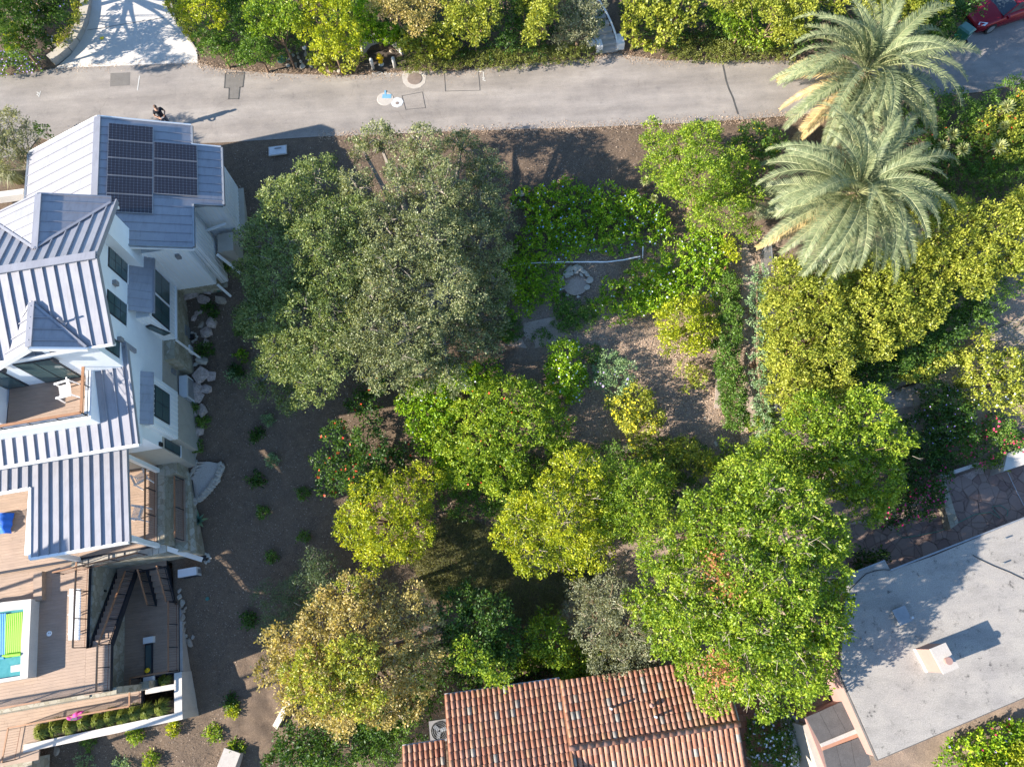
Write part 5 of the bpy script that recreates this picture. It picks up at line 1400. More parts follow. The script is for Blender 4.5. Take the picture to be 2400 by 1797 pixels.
# white pipe across the bed
pts = [(1186, 637), (1240, 629), (1300, 626), (1360, 626), (1420, 626), (1460, 621), (1497, 613)]
tag(MB().tube([G(a, b) + [0, 0, .55] for a, b in pts], .035, 6).done('white_pipe', 'pipe_white'), 'long white plastic pipe lying across the flower bed', 'pipe')
tag(MB().tube([G(1504, 611) + [0, 0, .3], G(1502, 596) + [0, 0, .8]], .025, 6).done('white_stake', 'pipe_white'), 'short white stake at the end of the long pipe', 'stake')
for a, b, c, d, l in ((1688, 560, 1689, 575, 'upper'), (1684, 628, 1688, 650, 'lower')):
    tag(MB().tube([G(c, d), G(c, d) + [0, 0, 1.1]], .045, 7).done('garden_post', 'rust_metal'), 'rusty brown post standing in the %s part of the east flower bed' % l, 'post')
tag(MB().bar(G(1679, 895) + [0, 0, .55], G(1676, 962) + [0, 0, .4], .28, .10).done('timber_plank', 'weathered_wood'), 'weathered grey timber plank beside the clipped hedge', 'plank')
t = thing('plank_stack', 'bundle of old grey planks under the yellow-flowered bush', 'planks', G(1480, 1052))
for k in range(7): MB().bar(G(1434 + k, 1046 + 3 * k) + [0, 0, .2 + .02 * k], G(1540 - 4 * k, 1036 + 4 * k) + [0, 0, .25], .09, .05).done('plank', 'weathered_wood', t)
tag(MB().boxw(G(545, 1783) + [0, 0, .3], (.9, 1.2, .7), -.35).done('concrete_block', 'concrete'), 'broken concrete block on the bank at the lower edge', 'concrete block')
tag(MB().bar(G(650, 1700) + [0, 0, .2], G(690, 1640) + [0, 0, .8], .3, .22).done('old_kerb', 'stucco'), 'leaning pale kerb piece under the autumn-coloured tree', 'kerb')
# ------------------------------------------------------------------ clay-tiled house
def frame_of(o, x, y):
    x = np.array(x, float); x /= np.linalg.norm(x); y = np.array(y, float); y = y - x * (x @ y); y /= np.linalg.norm(y); z = np.cross(x, y)
    return Matrix(((x[0], y[0], z[0]), (x[1], y[1], z[1]), (x[2], y[2], z[2])))
TL, TR_ = .385, .12
def tile_geo(r0=TR_, r1=TR_ * .86, L=TL, n=7):
    V = []
    for (y, r, zo) in ((0, r1, .0), (L, r0, .035)):
        for k in range(n + 1):
            a = pi * k / n; V.append((-cos(a) * r * .88, y, sin(a) * r * .78 + zo))
    for k in range(n + 1):
        a = pi * k / n; V.append((-cos(a) * TR_ * .78, L, sin(a) * TR_ * .66 + .02))
    m = n + 1
    F = [(k, k + 1, k + 1 + m, k + m) for k in range(n)] + [(m + k, m + k + 1, 2 * m + k + 1, 2 * m + k) for k in range(n)]
    return np.array(V), F
TV, TF = tile_geo()
thouse = thing('tiled_house', 'house with orange clay barrel-tile roofs at the lower edge', 'house', P(1350, 1700, -7.7))
TPROTO = None; TCOUNT = 0; REST = MB()
def tile_field(o, cdir, ddir, ncol, nrow, sp=.242, ex=.34, single=True, zlift=.0):
    """o: eave/ridge corner, columns along cdir, courses along ddir (tiles point down ddir)"""
    global TPROTO, TCOUNT
    o = np.array(o, float); M = frame_of(o, cdir, ddir); c = np.array(M.col[0]); d = np.array(M.col[1]); nz = np.array(M.col[2])
    if nz[2] < 0: c = -c; M = frame_of(o, c, ddir); nz = np.array(M.col[2]); flip = -1
    else: flip = 1
    cc = np.array(cdir, float) / np.linalg.norm(cdir)
    for i in range(ncol):
        for j in range(nrow):
            p = o + cc * sp * (i + .5) + d * ex * j + nz * (.02 + zlift + .004 * (j % 2)) + cc * rng.normal(0, .004)
            if single and TCOUNT < 300:
                TCOUNT += 1
                if TPROTO is None:
                    TPROTO = mk('tile', TV, TF, 'clay_tile', None, True, origin=(0, 0, 0))
                    t = TPROTO
                else: t = TPROTO.copy(); COL.objects.link(t)
                t.parent = thouse; t.location = Vector(p - np.array(thouse['_o'])); t.rotation_euler = M.to_euler()
            else:
                L = TV @ np.array([list(M.col[0]), list(M.col[1]), list(M.col[2])]) + p
                REST.add(L, TF, float(rng.random()))
    # under-layer of pan tiles
    A = o - cc * .02; B = o + cc * (sp * ncol + .02); e = d * (ex * nrow)
    m = MB(); V = [A, B, B + e, A + e]; V = V + [v - nz * .12 for v in V]
    m.add(V, [(0, 1, 2, 3) if flip > 0 else (3, 2, 1, 0), (4, 5, 6, 7), (0, 1, 5, 4), (1, 2, 6, 5), (2, 3, 7, 6), (3, 0, 4, 7)])
    m.done('roof_deck', 'rust_metal', thouse)
a1 = radians(4.0)
cd = np.array([cos(a1), sin(a1), 0]); dn = np.array([sin(a1 - .0) * 1.0, -cos(a1), 0])
EZt = -3.4
O1 = P(1042, 1630, EZt)
w1 = np.linalg.norm((P(1308, 1597, EZt) - O1)[:2]); n1 = int(round(w1 / .242))
up = .24
# left part: slope rising to the south; tiles run down to the north
s1 = np.array([dn[0], dn[1], up])
def rev_field(o, c, s, ncol, nrow, **k):
    o = np.array(o); top = o + s / np.linalg.norm(s) * .34 * nrow
    tile_field(top, c, -np.array(s), ncol, nrow, **k)
O2 = P(1312, 1598, EZt + .12)
w2 = np.linalg.norm((P(1727, 1690, -2.35) - P(1325, 1752, -2.35))[:2]); n2 = int(round(w2 / .242))
rl = P(1325, 1752, -2.35); run = np.linalg.norm((rl - O2)[:2]); nr2 = int(round(run * 1.03 / .34))
rev_field(O1, cd, s1, n1, 12)
rev_field(O2, cd, s1, n2, nr2, single=True)
top2 = O2 + s1 / np.linalg.norm(s1) * .34 * nr2
s3 = np.array([dn[0], dn[1], -.27])
tile_field(top2 + [0, 0, .02], cd, s3, n2, 9, single=False)
O3 = P(943, 1750, EZt - .45)
rev_field(O3, cd, s1, 8, 8, single=False)
# ridge tiles
for i in range(int(n2 * .242 / .36) + 1):
    p = top2 + cd * (.36 * i - .05) + np.array([0, 0, .09])
    M = frame_of(p, np.cross(cd, [0, 0, 1]), cd)
    L = (TV * [1.25, 1.0, 1.3]) @ np.array([list(M.col[0]), list(M.col[1]), list(M.col[2])]) + p
    mk('ridge_tile', L, TF, 'clay_tile', thouse, True)
REST.done('tile', 'clay_tile', thouse, True, 'stuff')
MB().bar(O1 + [0, .04, -.06], O1 + cd * n1 * .242 + [0, .04, -.06], .11, .1).done('gutter', 'utility_white', thouse)
MB().bar(O3 + [0, .04, -.06], O3 + cd * 8 * .242 + [0, .04, -.06], .11, .1).done('gutter', 'utility_white', thouse)
e1 = O1 + cd * n1 * .242; MB().bar(e1 + [0.0, 0, .06], e1 + s1 * 4.4 + [0, 0, .12], .09, .1).done('flashing', 'rail_wood', thouse)
base = [O1 + cd * .3 + dn * .4, O1 + cd * (n1 * .242 + n2 * .242 - .3) + dn * .4, O1 + cd * (n1 * .242 + n2 * .242 - .3) + dn * 9, O1 + cd * .3 + dn * 9]
MB().prism(ccw([(p[0], p[1]) for p in base]), -9.5, -3.75).done('wall', 'stucco', thouse)
ee = O2 + cd * n2 * .242; MB().bar(ee + [.05, 0, -.08], ee + s1 * nr2 * .345 + [.05, 0, -.08], .06, .16).done('rake_board', 'stucco', thouse)
for a, b in ((1431, 1659), (1535, 1678)):
    p = P(a, b, -2.75); MB().lathe(p + [0, 0, -.2], [(0, 0), (.05, 0), (.05, .6), (0, .6)], 10).done('vent_pipe', 'utility_white', thouse)
p = P(1527, 1652, -2.7); MB().lathe(p, [(0, 0), (.10, 0), (.10, .12), (.02, .18), (0, .18)], 12).done('roof_vent', 'pink_stucco', thouse)
# condenser with its fan beside the tiled roof
c = P(1030, 1712, -5.4); t = thing('condenser', 'square grey condenser with round fan beside the tiled roof', 'air conditioner', c - [0, 0, .8])
MB().boxw(c - [0, 0, .42], (.95, .95, .8), a1).done('casing', 'lamp_grey', t)
MB().lathe(c, [(.0, -.02), (.40, -.02), (.42, .02), (.40, .03), (.36, .0), (0, 0)], 28).done('fan_well', 'black', t)
for k in range(3):
    an = k * 2.094 + .3; q = c + [.19 * cos(an), .19 * sin(an), .03]; MB().boxw(q, (.30, .17, .01), an).done('fan_blade', 'grey_metal', t)
m = MB(); [m.tube([c + [r_ * cos(x / 24 * 2 * pi), r_ * sin(x / 24 * 2 * pi), .06] for x in range(25)], .006, 4, cap=False) for r_ in (.15, .24, .33, .40)]; m.done('grille', 'grey_metal', t)
# --- voronoi paving
def voronoi_pave(parent, outline_w, z, cell, gap, mat, name='paving_stone', th=.05, seed=1, zf=None):
    r = np.random.default_rng(seed); xs = [p[0] for p in outline_w]; ys = [p[1] for p in outline_w]
    S_ = []; y = min(ys); row = 0
    while y < max(ys) + cell:
        x = min(xs) + (row % 2) * cell / 2
        while x < max(xs) + cell:
            S_.append((x + r.uniform(-.32, .32) * cell, y + r.uniform(-.32, .32) * cell)); x += cell
        y += cell * .87; row += 1
    S_ = np.array(S_); cnt = 0
    for i, s in enumerate(S_):
        if not in_poly(s[0], s[1], outline_w): continue
        poly = [(s[0] - 2 * cell, s[1] - 2 * cell), (s[0] + 2 * cell, s[1] - 2 * cell), (s[0] + 2 * cell, s[1] + 2 * cell), (s[0] - 2 * cell, s[1] + 2 * cell)]
        d = np.linalg.norm(S_ - s, axis=1)
        for j in np.where((d < 3 * cell) & (d > 1e-6))[0]:
            q = S_[j]; nn = (s - q) / d[j]; mid = (s + q) / 2; poly = clip_half(poly, nn[0], nn[1], float(nn @ mid) + gap / 2)
            if len(poly) < 3: break
        if len(poly) < 3: continue
        zz = z + r.uniform(-.006, .006)
        MB().prism(ccw(poly), zz - th, zz).done(name, mat, parent); cnt += 1
    return cnt
# ------------------------------------------------------------------ flat-roofed pink house
fh = thing('flat_roofed_house', 'flat gravel-roofed house with pink walls and a chimney at lower right', 'house', P(2250, 1500, -6))
RZf = -3.0
ro = [(1967, 1579), (1984, 1348), (2073, 1313), (2086, 1336), (2188, 1301), (2400, 1213), (2700, 1090), (3000, 1400), (2400, 1636), (2057, 1782)]
rw = ccw([tuple(P(a, b, RZf)[:2]) for a, b in ro])
MB().prism(rw, RZf - .22, RZf - .02).done('roof_edge', 'grey_roofing', fh)
cxr = np.mean([p[0] for p in rw]), np.mean([p[1] for p in rw])
ins = [(p[0] + (cxr[0] - p[0]) * .008, p[1] + (cxr[1] - p[1]) * .008) for p in rw]
MB().prism(ins, RZf - .1, RZf).done('gravel_roof', 'gravel_roof', fh)
ins2 = [(p[0] + (cxr[0] - p[0]) * .045, p[1] + (cxr[1] - p[1]) * .045) for p in rw]
ww = ccw([tuple(P(a, b, RZf)[:2]) for a, b in ((1969, 1582), (1995, 1365), (2085, 1345), (2195, 1318), (2400, 1232), (2700, 1110), (3000, 1390), (2400, 1610), (2062, 1776))])
MB().prism(ww, -9, RZf - .2).done('wall', 'pink_stucco', fh)
for i, (a, b, c_, d) in enumerate(((1984, 1348, 2073, 1313), (2086, 1336, 2400, 1213))):
    MB().bar(P(a, b, RZf + .02), P(c_, d, RZf + .02), .07, .07).done('parapet_trim', 'grey_metal', fh)
# chimney: leans on nothing, square stack with a cap and a clay pot
ca = radians(-72); cb = P(2168, 1548, RZf)
def rbox(c, sx, sy, z0, z1, ang): return MB().boxw([c[0], c[1], (z0 + z1) / 2], (sx, sy, z1 - z0), ang)
cang = atan2(*(P(2170, 1573, RZf) - P(2143, 1522, RZf))[[1, 0]])
xd = np.array([cos(cang), sin(cang), 0]); yd = np.array([-sin(cang), cos(cang), 0])
cc_ = (P(2170, 1573, RZf) + P(2143, 1522, RZf)) / 2 + yd * .38
rbox(cc_, 1.02, .70, RZf, RZf + 1.35, cang).done('chimney', 'pink_stucco', fh)
rbox(cc_, 1.09, .77, RZf + 1.351, RZf + 1.42, cang).done('chimney_cap', 'concrete', fh)
MB().lathe(cc_ + xd * .12 + yd * .02 + [0, 0, 1.42], [(0, 0), (.13, 0), (.13, .16), (.16, .17), (.16, .21), (0, .21)], 20).done('chimney_pot', 'pink_stucco', fh)
rbox(cc_ - yd * .38, 1.04, .05, RZf, RZf + .10, cang).done('flashing', 'white_trim', fh)
t = thing('roof_hatch', 'low pale blue-grey hatch on the gravel roof in the tree shade', 'roof hatch', P(2110, 1442, RZf))
rbox(P(2110, 1442, RZf), .68, .62, RZf, RZf + .16, cang).done('curb', 'grey_metal', t); rbox(P(2110, 1442, RZf), .72, .66, RZf + .161, RZf + .2, cang).done('lid', 'grey_metal', t)
tag(MB().tube([P(2132, 1447, RZf), P(2132, 1447, RZf) + [0, 0, .3]], .06, 10).done('vent_pipe', 'utility_white'), 'short white vent pipe beside the roof hatch', 'vent pipe')
for a, b, l in ((2348, 1320, 'pale vent pipe with a long shadow nearest the cable'), (2352, 1262, 'vent pipe near the north edge of the gravel roof'), (2396, 1343, 'vent pipe at the right picture edge on the gravel roof'), (2017, 1496, 'dark vent stub near the tree on the gravel roof')):
    tag(MB().tube([P(a, b, RZf), P(a, b, RZf) + [0, 0, .22]], .035, 8).done('vent_pipe', 'grey_metal'), l, 'vent pipe')
def cable(pts, z, rad, mat, label, cat='cable', name='cable'):
    return tag(MB().tube([P(a, b, z) for a, b in pts], rad, 5).done(name, mat), label, cat)
cable([(2280, 1300), (2300, 1312), (2330, 1326), (2365, 1340), (2400, 1357), (2500, 1400)], RZf + .03, .018, 'black', 'thin black cable running over the sunlit gravel roof')
cable([(1990, 1382), (2005, 1368), (2018, 1355), (2030, 1344), (2050, 1337), (2072, 1334), (2085, 1335)], RZf + .03, .018, 'black', 'curved black cable on the shaded corner of the gravel roof')
# lean-to with grey roll roofing
lt = thing('lean_to', 'dark grey roll-roofed lean-to against the pink wall', 'shed', P(1960, 1740, -7))
LZt = -4.3
def q4(pts, z, mat, name, th=.06, parent=lt): return MB().prism(ccw([tuple(P(a, b, z)[:2]) for a, b in pts]), z - th, z).done(name, mat, parent)
A = [(1888, 1680), (1920, 1667), (1951, 1653), (1977, 1641)]; B = [(1922, 1742), (1952, 1729), (1985, 1716), (2018, 1702)]
for i in range(3): q4([(A[i][0] + .4, A[i][1]), (A[i + 1][0] - .4, A[i + 1][1]), (B[i + 1][0] - .4, B[i + 1][1]), (B[i][0] + .4, B[i][1])], LZt + .004 * i, 'grey_roofing', 'roofing_strip')
A = [(1928, 1757), (1960, 1747), (1994, 1735), (2025, 1722)]; B = [(1945, 1830), (1978, 1822), (2008, 1812), (2042, 1790)]
for i in range(3): q4([(A[i][0] + .4, A[i][1]), (A[i + 1][0] - .4, A[i + 1][1]), (B[i + 1][0] - .4, B[i + 1][1]), (B[i][0] + .4, B[i][1])], LZt + .004 * i, 'grey_roofing', 'roofing_strip')
q4([(1922, 1742), (2018, 1702), (2023, 1712), (1926, 1750)], LZt + .05, 'concrete', 'cap_strip'); q4([(1926, 1750), (2023, 1712), (2025, 1721), (1928, 1758)], LZt + .03, 'clay_tile', 'cap_strip')
MB().prism(ccw([tuple(P(a, b, LZt)[:2]) for a, b in ((1890, 1684), (1976, 1645), (2038, 1790), (1945, 1826))]), -9, LZt - .09).done('wall', 'pink_stucco', lt)
q4([(1863, 1677), (1886, 1681), (1920, 1742), (1945, 1830), (1930, 1835), (1895, 1760)], LZt - 1.2, 'concrete', 'side_ledge', .3)
m = MB(); m.prism(ccw([tuple(P(a, b, LZt - .2)[:2]) for a, b in ((1882, 1700), (1892, 1696), (1942, 1800), (1948, 1840), (1930, 1840))]), -8, LZt - .25)
tag(m.done('garden_wall', 'stucco'), 'rough pale wall dappled by leaves beside the grey lean-to', 'wall')
# courtyard and its pavers
cp = thing('courtyard', 'shaded courtyard of square clay pavers east of the tiled house', 'courtyard', P(1765, 1740, -7.7))
cq = P(1728, 1650, -7.68)
for i in range(8):
    for j in range(12):
        p = cq + cd * (.31 * i) + dn * (.31 * j); MB().boxw([p[0], p[1], -7.62 + rng.uniform(0, .006)], (.295, .295, .05), a1).done('paver', 'clay_tile', cp)
tag(MB().prism(ccw([tuple(P(a, b, -7)[:2]) for a, b in ((1836, 1668), (1850, 1660), (1862, 1790), (1848, 1800))]), -9, -6.3).done('garden_wall', 'white_concrete'), 'white garden wall between the flowering bush and the lean-to', 'wall')
# white clothes rack near the pink wall
t = thing('drying_rack', 'small white rack in shade at the pink wall under the tree', 'rack', P(1955, 1600, -5.8))
for k in range(4): MB().bar(P(1950 + 5 * k, 1593 + 3 * k, -4.9), P(1946 + 5 * k, 1604 + 3 * k, -4.9), .035, .035).done('rack_bar', 'white_trim', t)
for x, y in ((1948, 1592), (1966, 1603)): MB().bar(P(x, y, -5.8), P(x, y, -4.9), .04, .04).done('leg', 'white_trim', t)
# --- flagstone terrace to the north, stamped terrace to the south
nt_ = thing('flagstone_terrace', 'shaded reddish flagstone terrace north of the flat-roofed house', 'terrace', P(2200, 1200, -5.5))
ow = ccw([tuple(P(a, b, -5.5)[:2]) for a, b in ((1960, 1270), (1990, 1225), (2110, 1200), (2205, 1130), (2300, 1095), (2460, 1020), (2500, 1190), (2190, 1320), (1975, 1370))])
MB().prism(ow, -5.75, -5.55).done('mortar_bed', 'rock_pink', nt_)
voronoi_pave(nt_, ow, -5.5, .78, .018, 'flag_stone', 'flagstone', seed=3)
st_ = thing('stamped_terrace', 'tan polygonal paving along the south side of the gravel roof', 'terrace', P(2200, 1720, -5.8))
ow = ccw([tuple(P(a, b, -5.8)[:2]) for a, b in ((2000, 1760), (2080, 1745), (2430, 1600), (2500, 1700), (2420, 1710), (2290, 1740), (2200, 1800), (2190, 1900), (1990, 1900))])
simple('tan_paving', (.60, .45, .36), .85, var=.1)
MB().prism(ow, -6.0, -5.845).done('mortar_bed', 'rock_pink', st_)
voronoi_pave(st_, ow, -5.8, .62, .03, 'tan_paving', 'paving_stone', seed=4)
tag(MB().prism(ccw([tuple(P(a, b, -5)[:2]) for a, b in ((2196, 1132), (2212, 1122), (2244, 1226), (2226, 1240))]), -6, -4.9).done('stone_wall', 'stone_veneer'), 'low rubble stone wall across the flagstone terrace', 'wall')
tag(MB().prism(ccw([tuple(P(a, b, -4.6)[:2]) for a, b in ((2204, 1112), (2300, 1080), (2302, 1088), (2206, 1120))]), -6, -4.6).done('garden_wall', 'white_concrete'), 'low white-capped wall below the bougainvillea', 'wall')
tag(MB().prism(ccw([tuple(P(a, b, -4.3)[:2]) for a, b in ((2361, 1062), (2420, 1042), (2420, 1082), (2352, 1104))]), -6, -4.3).done('stair_block', 'white_concrete'), 'bright white block at the right edge by the bougainvillea', 'wall')
cable([(2362, 1107), (2375, 1135), (2388, 1162), (2400, 1184)], -5.46, .02, 'utility_white', 'white joint line between the dark and tan paving', 'joint', 'joint')
cable([(2102, 1250), (2115, 1260), (2150, 1255), (2200, 1245), (2250, 1222), (2285, 1205), (2320, 1200), (2345, 1215), (2330, 1195), (2325, 1187), (2345, 1184), (2362, 1195), (2360, 1210)], -5.44, .018, 'hose_green', 'thin green garden hose looping over the flagstones', 'hose', 'hose')
cable([(2355, 1680), (2362, 1674), (2372, 1675), (2376, 1685), (2370, 1694), (2360, 1693), (2356, 1684), (2362, 1677), (2371, 1680), (2370, 1690), (2361, 1690)], -5.75, .018, 'grey_metal', 'coiled grey hose on the tan paving', 'hose', 'hose')
cable([(2200, 1797), (2198, 1775), (2210, 1755), (2250, 1735), (2300, 1715), (2345, 1706)], -5.76, .018, 'black', 'dark drip hose edging the flower bed', 'hose', 'hose')

# ------------------------------------------------------------------ along the lane
# curved low kerb wall of the driveway
kw = thing('kerb_wall', 'curved low stone kerb wall on the left of the driveway', 'wall', P(180, 110, 0))
cp_ = [(121, 142), (140, 128), (158, 113), (176, 92), (188, 70), (197, 45), (203, 20), (205, -10), (206, -60)]
for i in range(len(cp_) - 1):
    a, b = P(*cp_[i], .2), P(*cp_[i + 1], .2); d = (b - a) / np.linalg.norm(b - a); MB().bar(a - d * .02 + [0, 0, .0], b - d * .01, .52, .46 + .002 * i).done('wall_block', 'stucco', kw)
tag(MB().bar(P(397, -10, .08), P(412, 52, .08), .10, .16).done('kerb', 'concrete'), 'thin pale kerb at the upper right of the driveway', 'kerb')
tag(MB().bar(P(412, 52, .08), P(461, 120, .08), .12, .16).done('kerb', 'concrete'), 'thin pale kerb curving down to the lane by the hedge', 'kerb')
# hydrant, bollards, alcove wall
flat_mark('alcove_soil', [(853, 135), (870, 112), (915, 106), (942, 125), (955, 150), (940, 164), (862, 166), (852, 158)], 'soil_dark', 'bare dark soil alcove around the yellow hydrant', 'soil', .03, th=.03)
aw = thing('alcove_wall', 'curved white plaster wall behind the yellow hydrant', 'wall', P(885, 112, 0))
ap = [(851, 134), (858, 122), (869, 113), (884, 109), (900, 108), (917, 110), (932, 120), (944, 132)]
for i in range(len(ap) - 1):
    a, b = P(*ap[i], 0), P(*ap[i + 1], 0); d = (b - a) / np.linalg.norm(b - a) * .02; MB().bar(a - d + [0, .1, .38], b + d + [0, .1, .38], .14, .78 + .003 * i).done('wall_segment', 'white_concrete', aw)
h = P(894, 152, 0); t = thing('fire_hydrant', 'yellow fire hydrant with a white base between two bollards', 'hydrant', h)
MB().lathe(h, [(0, 0), (.16, 0), (.16, .06), (.11, .08), (.11, .16), (0, .16)], 16).done('base', 'paint_white', t)
MB().lathe(h, [(0, .16), (.115, .16), (.12, .2), (.12, .58), (.15, .60), (.15, .64), (.13, .66), (.11, .74), (.06, .80), (.035, .81), (.035, .86), (0, .86)], 16).done('barrel', 'hydrant_yellow', t, True)
for d in ((-.2, -.02, .5), (.2, .02, .5), (.0, -.22, .42)):
    q = h + [0, 0, d[2]]; MB().tube([q, q + [d[0], d[1], 0]], .065, 10).done('outlet', 'hydrant_yellow', t, True)
for (a, b, l) in ((875, 162, 'white round-topped bollard left of the hydrant'), (926, 159, 'white round-topped bollard right of the hydrant')):
    q = P(a, b, 0); t = tag(MB().lathe(q, [(0, 0), (.10, 0), (.10, .68), (.085, .75), (.05, .79), (0, .80)], 16).done('bollard', 'paint_white', None, True), l, 'bollard', 'bollards by the hydrant')
# stairs up the bank
stn = thing('garden_stairs', 'narrow concrete stairs climbing between hedges from the lane', 'stairs', P(1425, 125, 0))
sb_ = P(1426, 124, 0)
for i in range(11):
    off = -.05 * i - .012 * i * i; wd = 1.05 - .02 * i
    MB().boxw([sb_[0] + off, sb_[1] + .3 * i + .15, .085 * (i + 1) - .25], (wd, .305, .17 * (i + 1) + .5), .05 + .02 * i).done('step', 'concrete' if i > 0 else 'concrete', stn)
m = MB().tube([[sb_[0] + .56 + (-.05 * i - .012 * i * i), sb_[1] + .3 * i + .15, .17 * (i + 1) + .10] for i in range(11)], .06, 6); m.done('kerb', 'white_trim', stn)
for a, b, w_, l in ((1403, 122, .34, 'left'), (1452, 116, .42, 'right')):
    q = P(a, b, 0); tag(MB().boxw([q[0], q[1] + .3, .22], (w_, .75, .5), .1).done('stair_pier', 'white_trim'), 'white plastered pier on the %s of the garden stairs' % l, 'pier')
q = P(1386, 108, 0.4); tag(MB().boxw(q + [0, .2, 0], (.35, .3, .3), .5).done('stair_lamp', 'white_trim'), 'small white box among leaves left of the stairs', 'box')
for a, b, zz, l in ((121, 93, .8, 'small dark path lamp in the shrubs left of the driveway'), (447, 64, .5, 'round grey path lamp at the golden hedge right of the driveway'), (713, 111, 1.0, 'grey dome lamp above the verge rocks')):
    q = P(a, b, zz); t = tag(MB().lathe(q - [0, 0, .5], [(0, 0), (.03, 0), (.03, .42), (.14, .44), (.10, .52), (0, .54)], 14).done('path_lamp', 'grey_metal'), l, 'lamp')
q = P(660, 141, 0.3); tag(MB().lathe(q, [(0, 0), (.25, 0), (.22, .12), (0, .16)], 16).done('irrigation_box', 'valve_green'), 'round dark green lid at the edge of the big clipped shrub', 'lid')
# wheelie bin
bb = P(2243, 100, 0); ba = radians(35); t = thing('wheelie_bin', 'green wheeled bin with a pale teal lid behind the red car', 'bin', bb)
def BL_(x, y, z): return np.array([bb[0] + x * cos(ba) - y * sin(ba), bb[1] + x * sin(ba) + y * cos(ba), z])
lo = [BL_(x, y, .04) for x, y in ((-.22, -.26), (.22, -.26), (.22, .26), (-.22, .26))]; hi = [BL_(x, y, 1.0) for x, y in ((-.29, -.36), (.29, -.36), (.29, .36), (-.29, .36))]
MB().add(lo + hi, [(3, 2, 1, 0), (4, 5, 6, 7), (0, 1, 5, 4), (1, 2, 6, 5), (2, 3, 7, 6), (3, 0, 4, 7)]).done('body', 'bin_green', t)
lo = [BL_(x, y, 1.0) for x, y in ((-.32, -.39), (.32, -.39), (.32, .39), (-.32, .39))]; hi = [BL_(x, y, 1.09) for x, y in ((-.24, -.3), (.24, -.3), (.24, .3), (-.24, .3))]
MB().add(lo + hi, [(3, 2, 1, 0), (4, 5, 6, 7), (0, 1, 5, 4), (1, 2, 6, 5), (2, 3, 7, 6), (3, 0, 4, 7)]).done('lid', 'bin_lid', t)
for x in (-.27, .27): MB().tube([BL_(x - .03, -.3, .12), BL_(x + .03, -.3, .12)], .12, 14).done('wheel', 'tyre', t)
MB().add([BL_(-.1, -.37, .62), BL_(.1, -.37, .62), BL_(.1, -.385, .82), BL_(-.1, -.385, .82)], [(0, 1, 2, 3)]).done('sticker', 'paint_white', t)
# red car
cf = P(2311, 76, 0); ang = radians(17)
fw = np.array([-cos(ang), -sin(ang), 0]); sd_ = np.array([sin(ang), -cos(ang), 0])      # forward, and towards the lane
o0 = cf - sd_ * .80 - fw * .0                      # axle centre of the front wheels
car = thing('parked_car', 'dark red saloon car parked nose-in beside the green bin', 'car', o0)
def CL(x, y, z): return o0 + fw * x + sd_ * y + np.array([0, 0, z])
st = [(.92, .55, .30, .55), (.86, .72, .22, .66), (.70, .84, .18, .74), (.35, .90, .17, .84), (-.30, .92, .17, .93), (-.75, .92, .17, .99), (-1.5, .93, .17, 1.0), (-2.6, .93, .17, 1.0), (-3.2, .91, .18, 1.02), (-3.6, .84, .25, .98), (-3.78, .68, .35, .85)]
V, F = [], []
for x, hw, zb, zt in st:
    for y, z in ((-hw * .92, zb), (-hw, zb + .2), (-hw, zt - .18), (-hw * .86, zt - .03), (-hw * .45, zt + .02), (0, zt + .035), (hw * .45, zt + .02), (hw * .86, zt - .03), (hw, zt - .18), (hw, zb + .2), (hw * .92, zb)): V.append(CL(x, y, z))
k = 11
for i in range(len(st) - 1):
    for j in range(k - 1): F.append((i * k + j, i * k + j + 1, (i + 1) * k + j + 1, (i + 1) * k + j))
    F.append((i * k + k - 1, i * k, (i + 1) * k, (i + 1) * k + k - 1))
F += [tuple(range(k))[::-1], tuple(range((len(st) - 1) * k, len(st) * k))]
MB().add(V, F).done('body', 'car_red', car, True)
cb = [(-.45, .78, .96, .97), (-1.25, .66, .99, 1.40), (-2.3, .64, .99, 1.42), (-3.2, .74, 1.0, 1.04)]
def loft2(st, mat, name):
    V, F = [], []
    for x, hw, zl, zt in st: V += [CL(x, -hw - .1, zl - .03), CL(x, -hw, zt), CL(x, hw, zt), CL(x, hw + .1, zl - .03)]
    for i in range(len(st) - 1):
        for j in range(3): F.append((i * 4 + j, i * 4 + j + 1, i * 4 + j + 5, i * 4 + j + 4))
    MB().add(V, F).done(name, mat, car)
loft2(cb, 'glass_car', 'window')
V = [CL(-1.18, -.64, 1.405), CL(-1.18, .64, 1.405), CL(-2.35, .62, 1.435), CL(-2.35, -.62, 1.435), CL(-1.18, -.64, 1.37), CL(-1.18, .64, 1.37), CL(-2.35, .62, 1.40), CL(-2.35, -.62, 1.40)]
MB().add(V, [(0, 1, 2, 3), (7, 6, 5, 4), (0, 4, 5, 1), (1, 5, 6, 2), (2, 6, 7, 3), (3, 7, 4, 0)]).done('roof', 'car_red', car)
for s in (-1, 1):
    for x0, z0, x1, z1 in ((-.42, .99, -1.2, 1.40), (-1.75, .99, -1.8, 1.42), (-2.35, 1.42, -3.2, 1.04)):
        MB().bar(CL(x0, s * (.88 if z0 < 1.1 else .645), z0), CL(x1, s * (.665 if z1 > 1.1 else .84), z1), .06, .05).done('pillar', 'car_red', car)
    MB().boxw(CL(-.62, s * 1.0, 1.0), (.12, .2, .13), ang).done('mirror', 'car_red', car)
    MB().add([CL(.60, s * .86, .70), CL(.84, s * .60, .66), CL(.72, s * .52, .735), CL(.40, s * .80, .80)], [(0, 1, 2, 3)]).done('headlight', 'headlight', car)
    for x in (0, -2.75):
        q = CL(x, s * .86, .33); w_ = MB().tube([q - sd_ * .11 * s, q + sd_ * .09 * s], .33, 20).done('wheel', 'tyre', car)
        MB().tube([q + sd_ * .07 * s, q + sd_ * .1 * s], .22, 14).done('rim', 'lamp_grey', w_)
